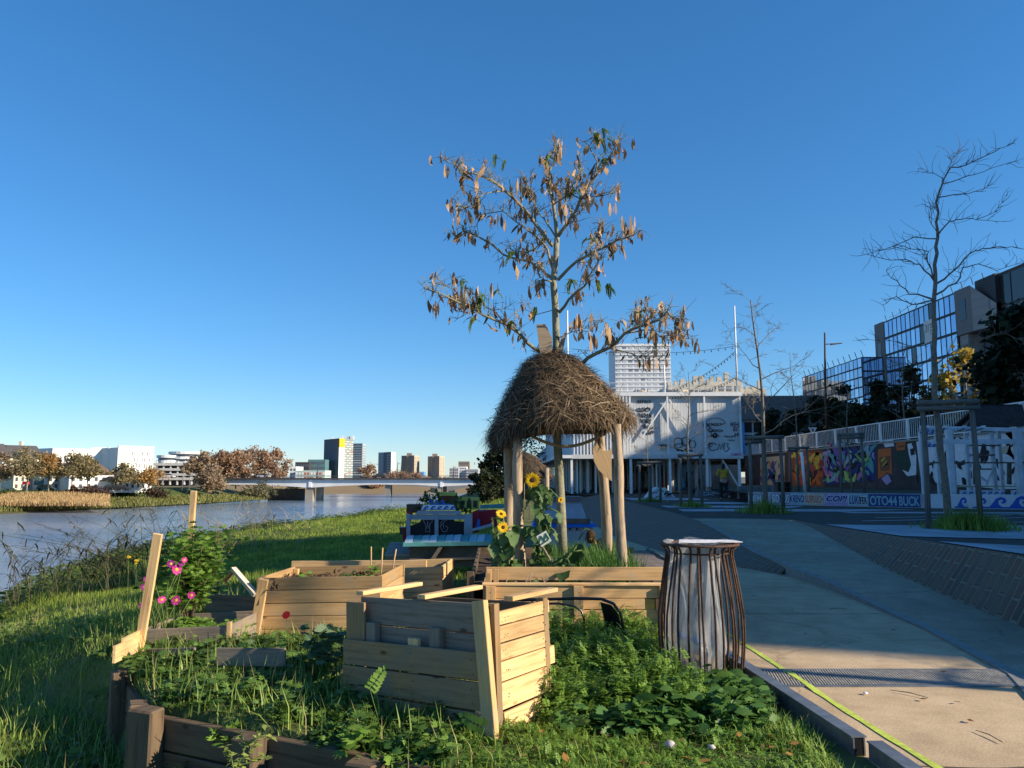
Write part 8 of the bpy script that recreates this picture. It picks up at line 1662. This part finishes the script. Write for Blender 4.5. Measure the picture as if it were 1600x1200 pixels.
for k, (u, Y, vt, wp, co_, lb) in enumerate(((416, 247, 757, 42, wil, 'grey green willow bush under the left end of the bridge'), (395, 244, 764, 30, wil, 'smaller willow bush at the waterline left of the bridge pier'), (150, 187, 762, 50, ((.05, .028, .02), (.11, .065, .045)), 'dark reddish shrub on the far bank before the white house'), (122, 186, 764, 30, ((.05, .028, .02), (.11, .065, .045)), 'smaller dark reddish shrub behind the golden reeds'), (20, 186, 768, 40, ((.05, .08, .02), (.11, .13, .04)), 'green bush at the left edge of the far bank'), (245, 205, 766, 40, ((.05, .028, .02), (.10, .07, .045)), 'brown shrub at the foot of the lamp poles'))):
    x = (u-800)/F*Y; zb_ = -3.2 if k > 1 else -5.0; ftree(lb, (x, Y, zb_), P(u, vt, Y).z-zb_, wp/F*Y, co_, barkm, 'shrub', 'shrub', 900, .5, .02, 1, 'shrubs on the far bank', 80+k)
# golden reed bed along the far shore
u = RNG.uniform(5, 178, 9000); Yr = RNG.uniform(166, 184, 9000); x = (u-800)/F*Yr; d = np.clip((Yr-166)/18, 0, 1); zr = -4.6+d*1.7; n = len(u); hR = RNG.uniform(.6, 1.5, n)*np.clip(1.2-np.abs(u-80)/150, .4, 1)
PV, PF = blade_proto(.16, .3); Mx = rotz(RNG.uniform(0, 6.28, n)) @ rotx(RNG.normal(0, .2, n)); V, Fc = scatter(PV, PF, np.stack([x, Yr, zr], -1), Mx*np.stack([np.ones(n), hR, hR], -1)[:, None, :])
o = bulk_obj('golden_reed_bed', V, Fc, LEAFM('golden_reed', (.38, .25, .11), (.62, .44, .22), .3, .7)); stuff(o, 'golden reed bed along the far shore', 'reeds')
u = RNG.uniform(-120, 420, 12000); k = RNG.random(12000); Yr = np.interp(u, [-120, 0, 240, 420], [150, 161, 192, 246])+k*11; x = (u-800)/F*Yr; n = len(u); hR = RNG.uniform(.4, 1.1, n)
Mx = rotz(RNG.uniform(0, 6.28, n)) @ rotx(RNG.normal(0, .4, n)); V, Fc = scatter(PV, PF, np.stack([x, Yr, -5.6+k*1.5], -1), Mx*np.stack([np.full(n, 1.6), hR, hR], -1)[:, None, :])
o = bulk_obj('shore_grass', V, Fc, LEAFM('shore_blade', (.12, .14, .04), (.28, .27, .09), .3, .7)); stuff(o, 'rough grass along the far waterline', 'grass')
